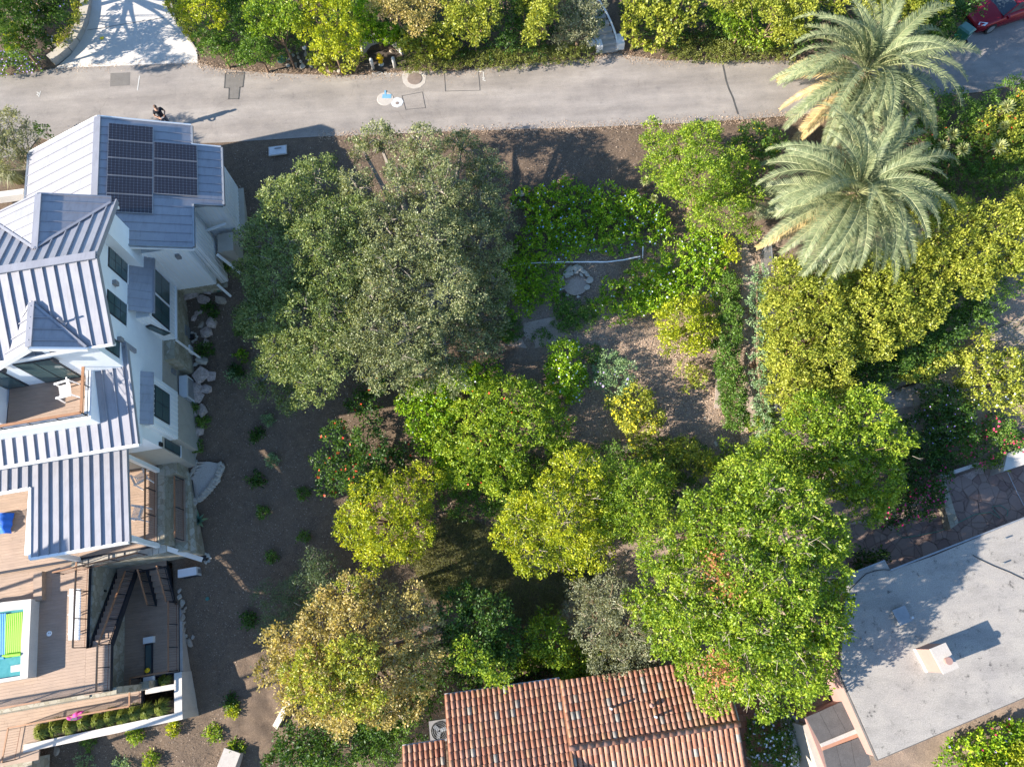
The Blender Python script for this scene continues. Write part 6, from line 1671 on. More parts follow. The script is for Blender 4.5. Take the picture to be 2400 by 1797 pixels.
MB().bar(CL(.93, -.4, .42), CL(.93, .4, .42), .03, .12).done('grille', 'black', car)
# chain-link fence and its vines come with the plants
m = MB()
fa, fb = G(1812, 948), G(1795, 1050); 
t = thing('chainlink_fence', 'grey chain-link fence with vines beside the sandy path', 'fence', G(1805, 850))
fl = [G(1782, 600), G(1790, 700), G(1797, 800), G(1803, 900), G(1812, 1000), G(1830, 1060)]
for p in fl: MB().tube([p, p + [0, 0, 1.8]], .03, 7).done('post', 'grey_metal', t)
for a, b in zip(fl[:-1], fl[1:]):
    MB().bar(a + [0, 0, 1.75], b + [0, 0, 1.75], .035, .035).done('top_rail', 'grey_metal', t)
    L = np.linalg.norm(b - a); n_ = int(L / .09); d = (b - a) / n_
    for i in range(-20, n_):
        for s in (1, -1):
            k0 = max(0, -i); k1 = min(20, n_ - i)
            if k1 <= k0: continue
            z0, z1 = k0 * .087, k1 * .087
            if s < 0: z0, z1 = 1.74 - z0, 1.74 - z1
            m.bar(a + d * (i + k0) + [0, 0, z0], a + d * (i + k1) + [0, 0, z1], .007, .007)
m.done('wire_mesh', 'grey_metal', t, kind='stuff')
# ------------------------------------------------------------------ trees
plant('oak_tree', 'broad grey-green oak tree standing beside the white house', 'tree',
 [(740, 425, 73, 5.1), (688, 480, 84, 5.5), (640, 560, 80, 5.5), (655, 650, 91, 5.8), (625, 745, 71, 5.1), (712, 730, 91, 6.1), (665, 825, 71, 5.2), (755, 560, 91, 6.1), (780, 640, 91, 6.3), (772, 820, 84, 5.5), (735, 900, 52, 4.2), (800, 720, 91, 6.1), (640, 860, 43, 3.8), (590, 640, 43, 3), (590, 740, 39, 2.6), (700, 590, 86, 6), (610, 900, 32, 2.6), (800, 500, 54, 5.5), (690, 940, 32, 2.9), (700, 880, 50, 3), (835, 610, 70, 6), (830, 500, 56, 5.6)],
 'oakgreen', bark='bark_oak', twigs=5, dens=1.15, lump=.26, trunk_r=.33)
plant('oak_tree', 'wide sprawling pale grey-green oak reaching the lane in the middle', 'tree',
 [(890, 335, 56, 4.5), (985, 345, 60, 4.9), (1080, 350, 54, 3.5), (1150, 405, 58, 3.6), (950, 430, 67, 5.8), (1020, 440, 78, 6), (1112, 490, 82, 4.4), (905, 520, 71, 6), (1005, 560, 95, 6.6), (1120, 585, 84, 4.5), (1178, 520, 37, 3.5), (920, 640, 97, 6.7), (1040, 680, 97, 6.7), (1130, 700, 71, 3.2), (870, 770, 86, 6.3), (962, 790, 95, 6.5), (1062, 800, 84, 3.4), (1120, 800, 56, 2.9), (990, 880, 54, 3.9), (1050, 880, 48, 3.8), (905, 858, 65, 5.4), (1165, 660, 39, 3.2), (1160, 760, 32, 2.4), (838, 440, 52, 5.2), (870, 690, 70, 6.2), (850, 350, 36, 3.6), (1000, 400, 50, 5.2)],
 'oak', bark='bark_oak', twigs=8, dens=1.05, lump=.28, trunk_r=.38)
plant('feathery_tree', 'pale lime feathery tree south of the lane beside the palms', 'tree',
 [(1585, 345, 57, 3.6), (1645, 325, 55, 3.8), (1550, 400, 48, 3.2), (1535, 330, 33, 2.8), (1635, 415, 86, 4.6), (1715, 395, 57, 3.8), (1690, 485, 64, 4.0), (1640, 500, 44, 3.2), (1740, 455, 44, 3.2), (1590, 440, 51, 3.4), (1760, 540, 29, 2.0)],
 'pale', dens=1.25)
plant('dark_shrub', 'dark shrub with small yellow flowers between lane and feathery tree', 'shrub', [(1765, 320, 44, 2.6), (1810, 330, 34, 2.2), (1740, 350, 36, 2.4), (1790, 375, 36, 2.2)], 'hedge', flowers=[('yellow_flower', 60, .04)])
plant('lime_shrub', 'small lime-yellow shrub at the lane edge left of the feathery tree', 'shrub', [(1527, 292, 22, 2.0)], 'bright')
# central garden trees
plant('round_tree', 'bushy yellow-green tree with orange flecks in the middle of the garden', 'tree',
 [(1120, 955, 52, 2.6), (1190, 935, 63, 3.1), (1250, 950, 50, 2.9), (1140, 1030, 67, 3.1), (1220, 1020, 71, 3.5), (1290, 1000, 48, 2.7), (1100, 1100, 52, 2.5), (1180, 1105, 60, 2.9), (1310, 1050, 37, 2.2), (1050, 1020, 37, 2.1)], 'bright', flowers=[('red_flower', 26, .06)], dens=1.1)
plant('olive_yellow_tree', 'yellow-green tree standing alone south of the red-flowered shrub', 'tree',
 [(880, 1175, 64, 3.5), (950, 1160, 62, 3.5), (1000, 1110, 37, 2.7), (840, 1230, 55, 3), (910, 1250, 66, 3.7), (970, 1230, 57, 3.4), (870, 1300, 42, 2.6), (820, 1215, 33, 2.4), (950, 1290, 40, 2.4)], 'yellow', twigs=4)
plant('yellow_tree', 'bright yellow-leaved tree with bare pale twigs in the lower garden', 'tree',
 [(1350, 1100, 55, 4.8), (1305, 1165, 60, 5.0), (1375, 1160, 46, 4.6), (1235, 1215, 57, 4.6), (1330, 1230, 67, 5.2), (1195, 1250, 41, 4.0), (1255, 1290, 57, 4.4), (1320, 1305, 53, 4.2), (1385, 1280, 51, 4.2), (1400, 1210, 41, 4.2)], 'yellow', twigs=12, bark='bark_pale', dens=1.0)
plant('light_green_tree', 'light green tree between the yellow tree and the big south-east tree', 'tree',
 [(1450, 1130, 57, 4.6), (1500, 1170, 66, 5.0), (1440, 1200, 54, 4.6), (1530, 1130, 42, 4.2), (1480, 1250, 52, 4.2), (1550, 1215, 38, 4.0)], 'pale', twigs=5, dens=1.1)
plant('lime_tree', 'dense lime-green tree just above the big south-east tree', 'tree',
 [(1640, 1190, 46, 6.4), (1700, 1180, 52, 6.8), (1660, 1240, 56, 6.8), (1730, 1235, 44, 6.4), (1620, 1265, 40, 5.8)], 'bright', dens=1.15)
def dead_patch(t, spots, zt=1.2):
    Vs, Ts = [], []
    for a, b in spots:
        c = P(a, b, zt); n = 230; C = c + rng.normal(0, .34, (n, 3)); D = norm(rng.normal(size=(n, 3)))
        Vs.append(leaf_quads(C, D, .17, .07)); Ts.append(np.clip(rng.normal(.5, .2, n), 0, 1))
    quads_obj('dead_foliage', np.concatenate(Vs), np.concatenate(Ts), 'deadleaf', t, 'stuff')
plant('big_tree', 'largest tree, lime-green with bare twigs, over both roofs at lower right', 'tree',
 [(1800, 1145, 60, 7.4), (1870, 1185, 62, 7.6), (1760, 1240, 62, 7.8), (1850, 1270, 70, 8.4), (1930, 1260, 54, 7.4), (1560, 1310, 58, 6.4), (1635, 1330, 56, 7.0), (1750, 1335, 62, 8.6), (1830, 1370, 78, 9.0), (1920, 1350, 62, 8.0),
  (1540, 1400, 52, 6.4), (1610, 1435, 64, 7.6), (1720, 1465, 70, 8.8), (1810, 1470, 80, 9.0), (1910, 1440, 66, 8.2), (1955, 1410, 32, 7.2), (1580, 1500, 52, 6.6), (1660, 1540, 62, 7.6), (1760, 1570, 72, 8.2), (1860, 1550, 66, 8.0), (1925, 1520, 40, 7.2), (1690, 1620, 40, 6.6), (1780, 1635, 38, 6.8), (1850, 1620, 34, 6.8), (1900, 1590, 32, 6.8), (1500, 1430, 36, 5.4), (1955, 1480, 28, 6.8)],
 'rosette', twigs=10, bark='bark_pale', dens=1.15, trunk_r=.4,
 extra=lambda t, lobes, tops: dead_patch(t, [(1680, 1325), (1712, 1370), (1690, 1570)]))
plant('twiggy_tree', 'grey-green twiggy tree drooping onto the tiled roof', 'tree',
 [(1430, 1400, 42, 4.8), (1400, 1460, 52, 5.0), (1470, 1470, 60, 5.4), (1430, 1530, 50, 4.8), (1500, 1530, 48, 4.8), (1530, 1585, 34, 4.2), (1380, 1390, 34, 4.0), (1480, 1580, 34, 4.2)], 'grey', twigs=9, bark='bark_brown', dens=1.15)
plant('slender_tree', 'sparse tree with bare branch ends above the twiggy tree', 'tree', [(1380, 1400, 34, 3.0), (1440, 1350, 30, 3.2), (1350, 1440, 30, 2.8), (1345, 1370, 20, 2.6)], 'grey', twigs=14, dens=.7)
plant('shrub', 'light green shrub north of the gutter of the tiled house', 'shrub', [(1290, 1500, 48, 3.6), (1330, 1545, 43, 3.2), (1370, 1550, 36, 3.0), (1260, 1540, 34, 2.6), (1285, 1455, 24, 2.2)], 'bright')
plant('dark_tree', 'dark green tree with lime tips above the left end of the tiled roof', 'tree', [(1085, 1430, 51, 4.4), (1140, 1440, 51, 4.6), (1105, 1500, 62, 5.0), (1175, 1500, 46, 4.4), (1150, 1560, 48, 4.2)], 'deep')
plant('lime_crown_tree', 'small lime-tipped tree over the gutter of the tiled roof', 'tree', [(1120, 1550, 36, 5.4), (1175, 1575, 30, 5.0), (1090, 1520, 26, 5.0)], 'bright')
plant('autumn_tree', 'wide autumn-coloured tree, tan and yellow, at the lower centre-left', 'tree',
 [(810, 1395, 46, 4.6), (760, 1440, 46, 5.0), (880, 1400, 40, 4.6), (960, 1420, 48, 5.0), (830, 1470, 66, 6.0), (740, 1500, 56, 5.6), (920, 1490, 62, 5.8), (1000, 1490, 46, 5.2), (680, 1540, 50, 5.4), (780, 1570, 68, 6.4), (880, 1580, 66, 6.2), (970, 1570, 50, 5.4), (720, 1620, 58, 5.8), (810, 1650, 54, 5.8), (900, 1650, 44, 5.2), (630, 1580, 26, 4.6), (960, 1640, 34, 4.6), (650, 1500, 30, 4.6), (790, 1710, 26, 4.6)],
 'autumn', twigs=8, dens=1.1)
plant('gold_tree', 'golden-leaved crown in the middle of the autumn-coloured tree', 'tree', [(830, 1530, 50, 6.9), (740, 1560, 46, 6.6), (700, 1590, 40, 6.2), (870, 1620, 44, 6.5), (780, 1620, 50, 6.7)], 'golden', dens=.8)
plant('spiky_bush', 'dark bush of spiky radiating branches west of the autumn tree', 'bush', [(735, 1365, 46, 2.6), (690, 1400, 40, 2.2), (660, 1440, 36, 1.9), (770, 1340, 30, 2.2), (640, 1480, 28, 1.6), (700, 1450, 44, 2.2), (730, 1310, 24, 1.8), (620, 1390, 22, 1.5)], 'spiky', twigs=6, bark='bark_brown', dens=1.5)
plant('rosy_sapling', 'yellow-leaved sapling with white stems behind the autumn tree', 'sapling', [(815, 1375, 24, 5.0), (850, 1395, 18, 4.6)], 'golden', twigs=14, dens=.7)
for i, (l, lob) in enumerate((('dark leafy shrub below the autumn tree beside the concrete block', [(700, 1740, 44, 2.2), (760, 1730, 48, 2.6), (820, 1750, 48, 2.4), (740, 1790, 46, 2.2), (660, 1790, 34, 1.8), (880, 1700, 36, 2.4)]),
                            ('grey-leaved shrub at the left end of the lowest tiled roof', [(870, 1780, 40, 2.6), (930, 1710, 34, 2.6), (900, 1745, 30, 2.4)]))):
    plant('shrub', l, 'shrub', lob, 'deep' if i == 0 else 'hedge')
plant('red_flowered_shrub', 'large dark shrub dotted with red-orange flowers under the oak', 'shrub',
 [(850, 960, 40, 1.8), (880, 920, 32, 1.4), (800, 1030, 42, 2.2), (860, 1050, 48, 2.6), (780, 1090, 40, 2.2), (840, 1110, 50, 2.6), (910, 1100, 44, 2.2), (780, 1150, 30, 1.8), (860, 1160, 36, 2.2), (940, 1060, 24, 1.4)], 'deep', flowers=[('red_flower', 70, .075)], dens=.95)
plant('plumbago_bush', 'dark green bush with pale blue flowers between oak and central tree', 'shrub',
 [(960, 930, 38, 1.4), (1010, 930, 44, 1.6), (1060, 900, 40, 1.6), (1110, 890, 36, 1.6), (990, 980, 44, 1.6), (1040, 970, 44, 1.6), (1010, 1030, 40, 1.4), (1140, 870, 30, 1.4), (1060, 1060, 40, 1.5), (1040, 1110, 30, 1.3)], 'ground', flowers=[('white_flower', 80, .05)])
plant('plumbago_bush', 'upright bright bush sprinkled with white-blue flowers by the litter path', 'shrub', [(1330, 840, 43, 1.5), (1320, 880, 45, 1.6), (1335, 905, 38, 1.4), (1310, 930, 31, 1.2), (1350, 860, 29, 1.2)], 'ground', flowers=[('white_flower', 90, .05)])
plant('silver_bush', 'silvery green bush with pale lilac spikes right of the flowered bush', 'shrub', [(1440, 875, 46, 1.4), (1470, 880, 29, 1.2), (1420, 900, 29, 1.1), (1450, 910, 29, 1.1), (1425, 855, 26, 1.1)], 'bluegreen', flowers=[('purple_flower', 16, .06)])
plant('yellow_daisy_bush', 'round dome bush covered with yellow flower heads', 'shrub', [(1485, 945, 48, 1.9), (1510, 985, 45, 1.9), (1460, 975, 45, 1.8), (1490, 1010, 37, 1.6)], 'golden', flowers=[('yellow_flower', 330, .06)], dens=.9)
plant('yellow_daisy_bush', 'straggling shrubs with yellow flowers over dark shade east of the planks', 'shrub', [(1520, 1080, 30, 1.5), (1570, 1075, 40, 1.8), (1610, 1060, 34, 1.6), (1640, 1085, 32, 1.6), (1560, 1110, 30, 1.4)], 'golden', flowers=[('yellow_flower', 90, .055)], dens=.7)
plant('yellow_bush', 'round bright yellow-green bush at the foot of the clipped hedge', 'shrub', [(1600, 745, 53, 2.2), (1635, 770, 46, 2.0), (1580, 790, 39, 1.8), (1620, 800, 39, 1.7), (1645, 730, 32, 1.8), (1570, 760, 34, 1.8)], 'yellow', dens=1.15)
plant('gold_shrub', 'small yellow-orange shrub left of the timber plank', 'shrub', [(1610, 870, 26, 1.1), (1620, 900, 24, 1.0), (1635, 885, 20, .9)], 'golden', dens=.8)
plant('gold_shrub', 'bright yellow shrub at the upper right corner of the flower bed', 'shrub', [(1710, 580, 26, 1.6), (1720, 600, 22, 1.4)], 'yellow')
plant('shrub', 'mixed green shrub above the clipped hedge', 'shrub', [(1705, 665, 28, 1.2), (1700, 690, 28, 1.2), (1690, 650, 20, 1.0), (1715, 700, 20, .9)], 'hedge')
plant('clipped_hedge', 'narrow dark clipped hedge running beside the sandy path', 'hedge', [(1712, 735, 33, 1.7), (1706, 765, 33, 1.7), (1702, 795, 33, 1.7), (1698, 825, 33, 1.7), (1705, 855, 33, 1.7), (1714, 885, 31, 1.7), (1716, 915, 33, 1.7), (1716, 945, 33, 1.7), (1718, 970, 31, 1.6), (1722, 990, 24, 1.4)], 'hedge', dens=1.7, lump=.08, zmin=-.1)
for a, b, r_, l in ((1765, 1000, 26, 'lime shrub at the south end of the clipped hedge'), (1705, 1055, 20, 'lime shrub nearest the path end'), (1675, 1085, 18, 'small lime shrub beside the yellow-flowered shrubs'), (1800, 985, 22, 'dark round shrub against the chain-link fence'), (1745, 1075, 30, 'green shrub south of the path end')):
    plant('shrub', l, 'shrub', [(a, b, r_, 1.5), (a + 6, b + 6, r_ * .7, 1.2)], 'bright' if 'lime' in l else 'hedge')
# vines over the fence
plant('fence_vine', 'blue-green vine climbing over the chain-link fence', 'vine', [(1772 + i * 2.0, 640 + 34 * i, 22, 2.0 + .2 * (i % 2)) for i in range(12)], 'bluegreen', dens=1.1)
# flower beds (blue-flowered)
def bed(label, poly, sp, r_, h, fl=None, dens=1.0, cat='ground cover', step=None, name='ground_cover'):
    lob = fill_lobes(poly, r_, h, step); lobes = [lobe_pos(a, b, c, d, SP[sp][6]) for a, b, c, d in lob]
    V, T, tops = crown_leaves(lobes, sp, dens, .0, .18)
    o = quads_obj(name, V, T, SP[sp][0], None, 'stuff'); tag(o, label, cat)
    for fm, cnt, sz in (fl or []):
        f = flowers_obj(None, tops, fm, cnt, sz); f.name = 'flower'; tag(f, fm.replace('_', ' ').replace('flower', 'flowers') + ' scattered over the ' + label, 'flowers')
    return o
bed('sunlit blue-flowered bed south of the mulch', [(1225, 470), (1300, 450), (1430, 450), (1500, 478), (1560, 480), (1590, 515), (1540, 555), (1480, 585), (1400, 600), (1330, 598), (1250, 620), (1215, 600), (1235, 540)], 'ground', 30, .85, [('blue_flower', 230, .05)])
bed('green bed left of the fireplace ring', [(1190, 600), (1250, 625), (1290, 650), (1300, 690), (1260, 730), (1210, 735), (1180, 700), (1190, 640)], 'ground', 30, .8, [('blue_flower', 14, .05)])
bed('green bed right of the fireplace ring', [(1420, 700), (1470, 655), (1530, 622), (1590, 575), (1640, 545), (1685, 570), (1695, 630), (1650, 690), (1560, 718), (1450, 742), (1412, 728)], 'ground', 28, .85, [('white_flower', 110, .055)])
for i, (a, b, w_, h_) in enumerate(((1322, 740, 20, 60), (1345, 745, 12, 22), (1375, 740, 20, 44), (1268, 790, 14, 26), (1195, 780, 30, 34), (1385, 830, 22, 26))):
    bed('low weedy patch, number %s along the garden path' % ['one', 'two', 'three', 'four', 'five', 'six'][i], [(a - w_ / 2, b - h_ / 2), (a + w_ / 2, b - h_ / 2), (a + w_ / 2, b + h_ / 2), (a - w_ / 2, b + h_ / 2)], 'hedge', 11, .3, dens=.9)
# undergrowth in shaded middle and grass clearing
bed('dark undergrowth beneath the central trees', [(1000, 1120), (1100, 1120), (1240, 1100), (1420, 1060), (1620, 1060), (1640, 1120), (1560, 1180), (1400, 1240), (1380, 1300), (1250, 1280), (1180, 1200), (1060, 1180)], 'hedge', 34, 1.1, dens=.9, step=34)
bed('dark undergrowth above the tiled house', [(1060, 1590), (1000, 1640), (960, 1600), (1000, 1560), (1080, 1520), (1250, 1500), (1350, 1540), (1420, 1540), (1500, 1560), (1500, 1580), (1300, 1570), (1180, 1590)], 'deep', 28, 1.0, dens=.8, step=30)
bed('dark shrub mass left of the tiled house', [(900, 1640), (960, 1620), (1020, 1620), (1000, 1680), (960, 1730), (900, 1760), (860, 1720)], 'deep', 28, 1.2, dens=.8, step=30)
def grass_field(label, poly, n, mat, h=.28):
    xs = [p[0] for p in poly]; ys = [p[1] for p in poly]; C = []
    while len(C) < n:
        a, b = rng.uniform(min(xs), max(xs)), rng.uniform(min(ys), max(ys))
        if in_poly(a, b, poly): C.append((a, b))
    # solve heights in vector form
    R = np.array([ray(a, b) for a, b in C]); z = np.full(n, -5.)
    for _ in range(20):
        t = (z - CAM_H) / R[:, 2]; X = R[:, 0] * t; Y = R[:, 1] * t; z = .5 * z + .5 * gz(X, Y)
    base = np.stack([X, Y, z], 1); D = norm(rng.normal(0, .75, (n, 3)) + [0, 0, .7]); D[:, 2] = np.abs(D[:, 2])
    V = leaf_quads(base, D, h, .02, .3); o = quads_obj('grass', V, np.clip(rng.normal(.5, .22, n), 0, 1), mat, None, 'stuff'); tag(o, label, 'grass')
grass_field('dry uncut grass in the clearing below the yellow trees', [(960, 1290), (1060, 1200), (1180, 1250), (1250, 1340), (1400, 1300), (1400, 1350), (1330, 1400), (1280, 1480), (1150, 1440), (1000, 1400)], 34000, 'drygrass', .34)
grass_field('sparse grass on the sandy path by the fence', [(1760, 700), (1785, 700), (1800, 1020), (1770, 1020)], 1200, 'drygrass', .2)
grass_field('weeds on the slope at the far right path', [(2060, 900), (2400, 740), (2400, 830), (2150, 960)], 3000, 'drygrass', .25)
# ------------------------------------------------------------------ right side
plant('hedge_tree', 'tall yellow-green hedge tree along the chain-link fence', 'tree',
 [(1850, 660, 63, 3.4), (1920, 690, 70, 3.8), (1850, 740, 68, 3.6), (1930, 770, 68, 3.8), (1860, 820, 66, 3.6), (1940, 840, 61, 3.6), (1870, 900, 61, 3.4), (1950, 900, 45, 3.2), (1810, 690, 34, 2.6), (1825, 780, 38, 2.8), (1835, 860, 38, 2.8), (1835, 930, 38, 2.8)], 'golden', twigs=2, dens=1.15)
plant('hedge_tree', 'golden-green hedge tree directly below the southern palm', 'tree',
 [(1990, 660, 63, 3.4), (2050, 640, 59, 3.4), (2010, 730, 68, 3.6), (2080, 720, 68, 3.6), (2140, 680, 59, 3.4), (2040, 790, 59, 3.2), (2110, 780, 50, 3.0), (2160, 740, 45, 3.0), (2190, 700, 38, 2.8)], 'golden', dens=1.15)
plant('hedge_tree', 'golden-green hedge tree at the right picture edge', 'tree',
 [(2180, 490, 56, 3.2), (2240, 510, 63, 3.4), (2200, 570, 63, 3.4), (2270, 590, 68, 3.6), (2330, 530, 63, 3.6), (2390, 490, 56, 3.4), (2340, 610, 61, 3.6), (2400, 570, 61, 3.6), (2220, 640, 56, 3.2), (2290, 660, 50, 3.2), (2385, 630, 45, 3.2), (2150, 620, 45, 3.0)], 'golden', dens=1.15)
plant('lime_tree', 'lime-green tree above the flagstone terrace', 'tree',
 [(1900, 970, 57, 4.4), (1960, 990, 55, 4.6), (2040, 960, 55, 4.8), (1870, 1040, 57, 4.6), (1940, 1060, 66, 5.2), (2020, 1050, 66, 5.4), (2100, 1050, 51, 5.0), (1990, 1120, 55, 4.8), (2060, 1120, 57, 5.0), (2030, 1180, 42, 4.4), (1920, 1140, 48, 4.6), (1860, 1110, 51, 4.6), (2080, 1000, 44, 4.4)], 'rosette', dens=1.15, twigs=3)
plant('green_tree', 'mid green tree between the lime tree and the largest tree', 'tree', [(1760, 1090, 53, 4.6), (1820, 1080, 55, 4.8), (1720, 1120, 43, 4.2), (1780, 1150, 48, 4.6)], 'bright', dens=1.1)
bed('shaded leafy ground cover beneath the golden hedge trees', [(1830, 640), (1950, 620), (2150, 560), (2400, 640), (2400, 690), (2300, 740), (2180, 840), (2060, 880), (1990, 950), (1850, 1000), (1835, 800)], 'hedge', 36, 1.3, dens=.8, step=44)
plant('slope_shrub', 'yellowish shrub straggling over the pale path at the right', 'shrub', [(2200, 840, 30, 1.6), (2240, 830, 26, 1.4), (2160, 870, 26, 1.4), (2290, 790, 26, 1.3), (2120, 880, 22, 1.2)], 'golden')
plant('dark_shrub', 'dark shrub in the shade of the golden hedge trees', 'shrub', [(2060, 850, 50, 1.8), (2120, 830, 48, 1.8), (2180, 790, 46, 1.8), (2000, 870, 40, 1.6), (2230, 760, 40, 1.6), (2010, 930, 36, 1.4), (2280, 730, 32, 1.4), (2150, 860, 30, 1.3)], 'deep')
plant('pale_shrub', 'pale shrub with yellowish sprays on the right slope', 'shrub', [(2290, 870, 46, 2.0), (2340, 850, 46, 2.0), (2390, 880, 46, 2.0), (2330, 910, 51, 2.2), (2390, 940, 46, 2.0), (2280, 920, 39, 1.8)], 'golden', dens=.9, flowers=[('white_flower', 60, .05)])
plant('purple_shrub', 'dark shrub speckled with lilac flowers on the right slope', 'shrub', [(2190, 930, 40, 1.6), (2240, 950, 44, 1.8), (2200, 990, 42, 1.6), (2250, 1000, 40, 1.6), (2160, 1010, 36, 1.4)], 'deep', flowers=[('purple_flower', 90, .045)])
plant('bougainvillea', 'bougainvillea with crimson flowers above the white-capped wall', 'shrub', [(2250, 1050, 36, 1.6), (2290, 1060, 36, 1.7), (2320, 1040, 36, 1.6), (2270, 1020, 30, 1.5), (2340, 1000, 36, 1.6), (2370, 1030, 30, 1.5)], 'hedge', flowers=[('pink_flower', 170, .055)], dens=.9)
plant('bougainvillea', 'dark bougainvillea with magenta flowers hanging over the terrace', 'shrub', [(2150, 1180, 40, 2.0), (2100, 1195, 34, 1.8), (2180, 1150, 34, 1.8), (2190, 1110, 30, 1.5), (2080, 1210, 24, 1.4)], 'deep', flowers=[('magenta_flower', 260, .06)], dens=.9)
plant('dark_shrub', 'dark shrub behind the white-capped wall', 'shrub', [(2150, 1080, 36, 1.6), (2180, 1050, 36, 1.5), (2210, 1090, 28, 1.3), (2130, 1120, 30, 1.4), (2110, 1150, 30, 1.4)], 'deep')
plant('small_shrub', 'round lime shrub at the white block on the right edge', 'shrub', [(2348, 1086, 18, 1.2)], 'bright')
plant('small_shrub', 'dark low shrub at the notch of the gravel roof', 'shrub', [(2030, 1310, 24, 1.2), (2055, 1305, 20, 1.0), (2010, 1325, 18, 1.0)], 'deep')
bed('dark hedge bank right of the palms', [(2150, 235), (2230, 232), (2310, 225), (2400, 205), (2500, 190), (2500, 500), (2380, 470), (2250, 440), (2150, 460), (2120, 380), (2120, 280)], 'hedge', 40, 1.5, [('red_flower', 70, .06)], dens=.95, step=42)
bed('sunlit flowering bank at the right edge', [(2300, 280), (2400, 240), (2480, 230), (2480, 360), (2390, 370), (2330, 380), (2290, 340)], 'golden', 30, 1.9, [('red_flower', 40, .07)], dens=.8, step=34)
def yucca(px, py, r_, label, h=1.6):
    h *= .7
    p = G(px, py); p = P(px, py, p[2] + h); R = r_ / FPX * (CAM_H - p[2]); b = np.array([p[0], p[1], float(gz(p[0], p[1]))])
    t = thing('yucca', label, 'yucca', b); MB().tube([b, p - [0, 0, .15]], [.09, .07], 8).done('trunk', 'palm_trunk', t)
    V, F, T = [], [], []
    for k in range(64):
        a = k * 2.4; e = radians(80 - 95 * (k / 64)); d = np.array([cos(a) * cos(e), sin(a) * cos(e), sin(e)]); s = np.array([-sin(a), cos(a), 0]) * .045; L = R * rng.uniform(.85, 1.1)
        q0 = p; q1 = p + d * L * .5; q2 = p + d * L - np.array([0, 0, .05 * L]); i = len(V)
        V += [q0 - s * .5, q0 + s * .5, q1 + s, q1 - s, q2]; F += [(i, i + 1, i + 2, i + 3), (i + 3, i + 2, i + 4)]; tt = float(rng.uniform(.3, .8)); T += [tt, tt]
    mk('leaf_rosette', V, F, 'yucca', t, tint=T)
for a, b, r_, l, hh in ((2359, 252, 26, 'sunlit yucca at the top right near the lane', 2.6), (2232, 316, 22, 'shaded yucca in the middle of the hedge bank', 2.2), (2208, 346, 22, 'shaded yucca nearest the southern palm', 2.0), (2256, 352, 24, 'yucca with a sunlit heart, lowest of the shaded group', 2.2), (2340, 345, 27, 'large sunlit yucca below the one near the lane', 2.6), (2352, 297, 18, 'small yucca between the two sunlit ones', 2.4), (2238, 382, 16, 'small pale yucca at the foot of the group', 1.8)):
    yucca(a, b, r_, l, hh)
for a, b, r_, l in ((1512, 425, 16, 'small blue fan palm on a thin stem beside the feathery tree'), (1533, 466, 13, 'small green fan palm in the flower bed')):
    yucca(a, b, r_, l, .9)
# ------------------------------------------------------------------ palms
for (a, b, z, L, nf, seed, l) in ((2030, 168, 3.0, 5.0, 84, 11, 'northern date palm with arching feather fronds over the lane'), (2008, 452, 2.6, 5.1, 92, 23, 'southern date palm, the larger crown nearer the hedge trees')):
    c = P(a, b, z); b0 = np.array([c[0], c[1], float(gz(c[0], c[1]))]); t = thing('date_palm', l, 'palm tree', b0)
    H = c[2] - b0[2]; MB().tube([b0 - [0, 0, .2], b0 + [0, 0, H * .5], c - [0, 0, .4], c + [0, 0, .1]], [.42, .36, .42, .25], 14).done('trunk', 'palm_trunk', t)
    fronds(t, c, nf, L, ('palm', 'palmdry'), seed)
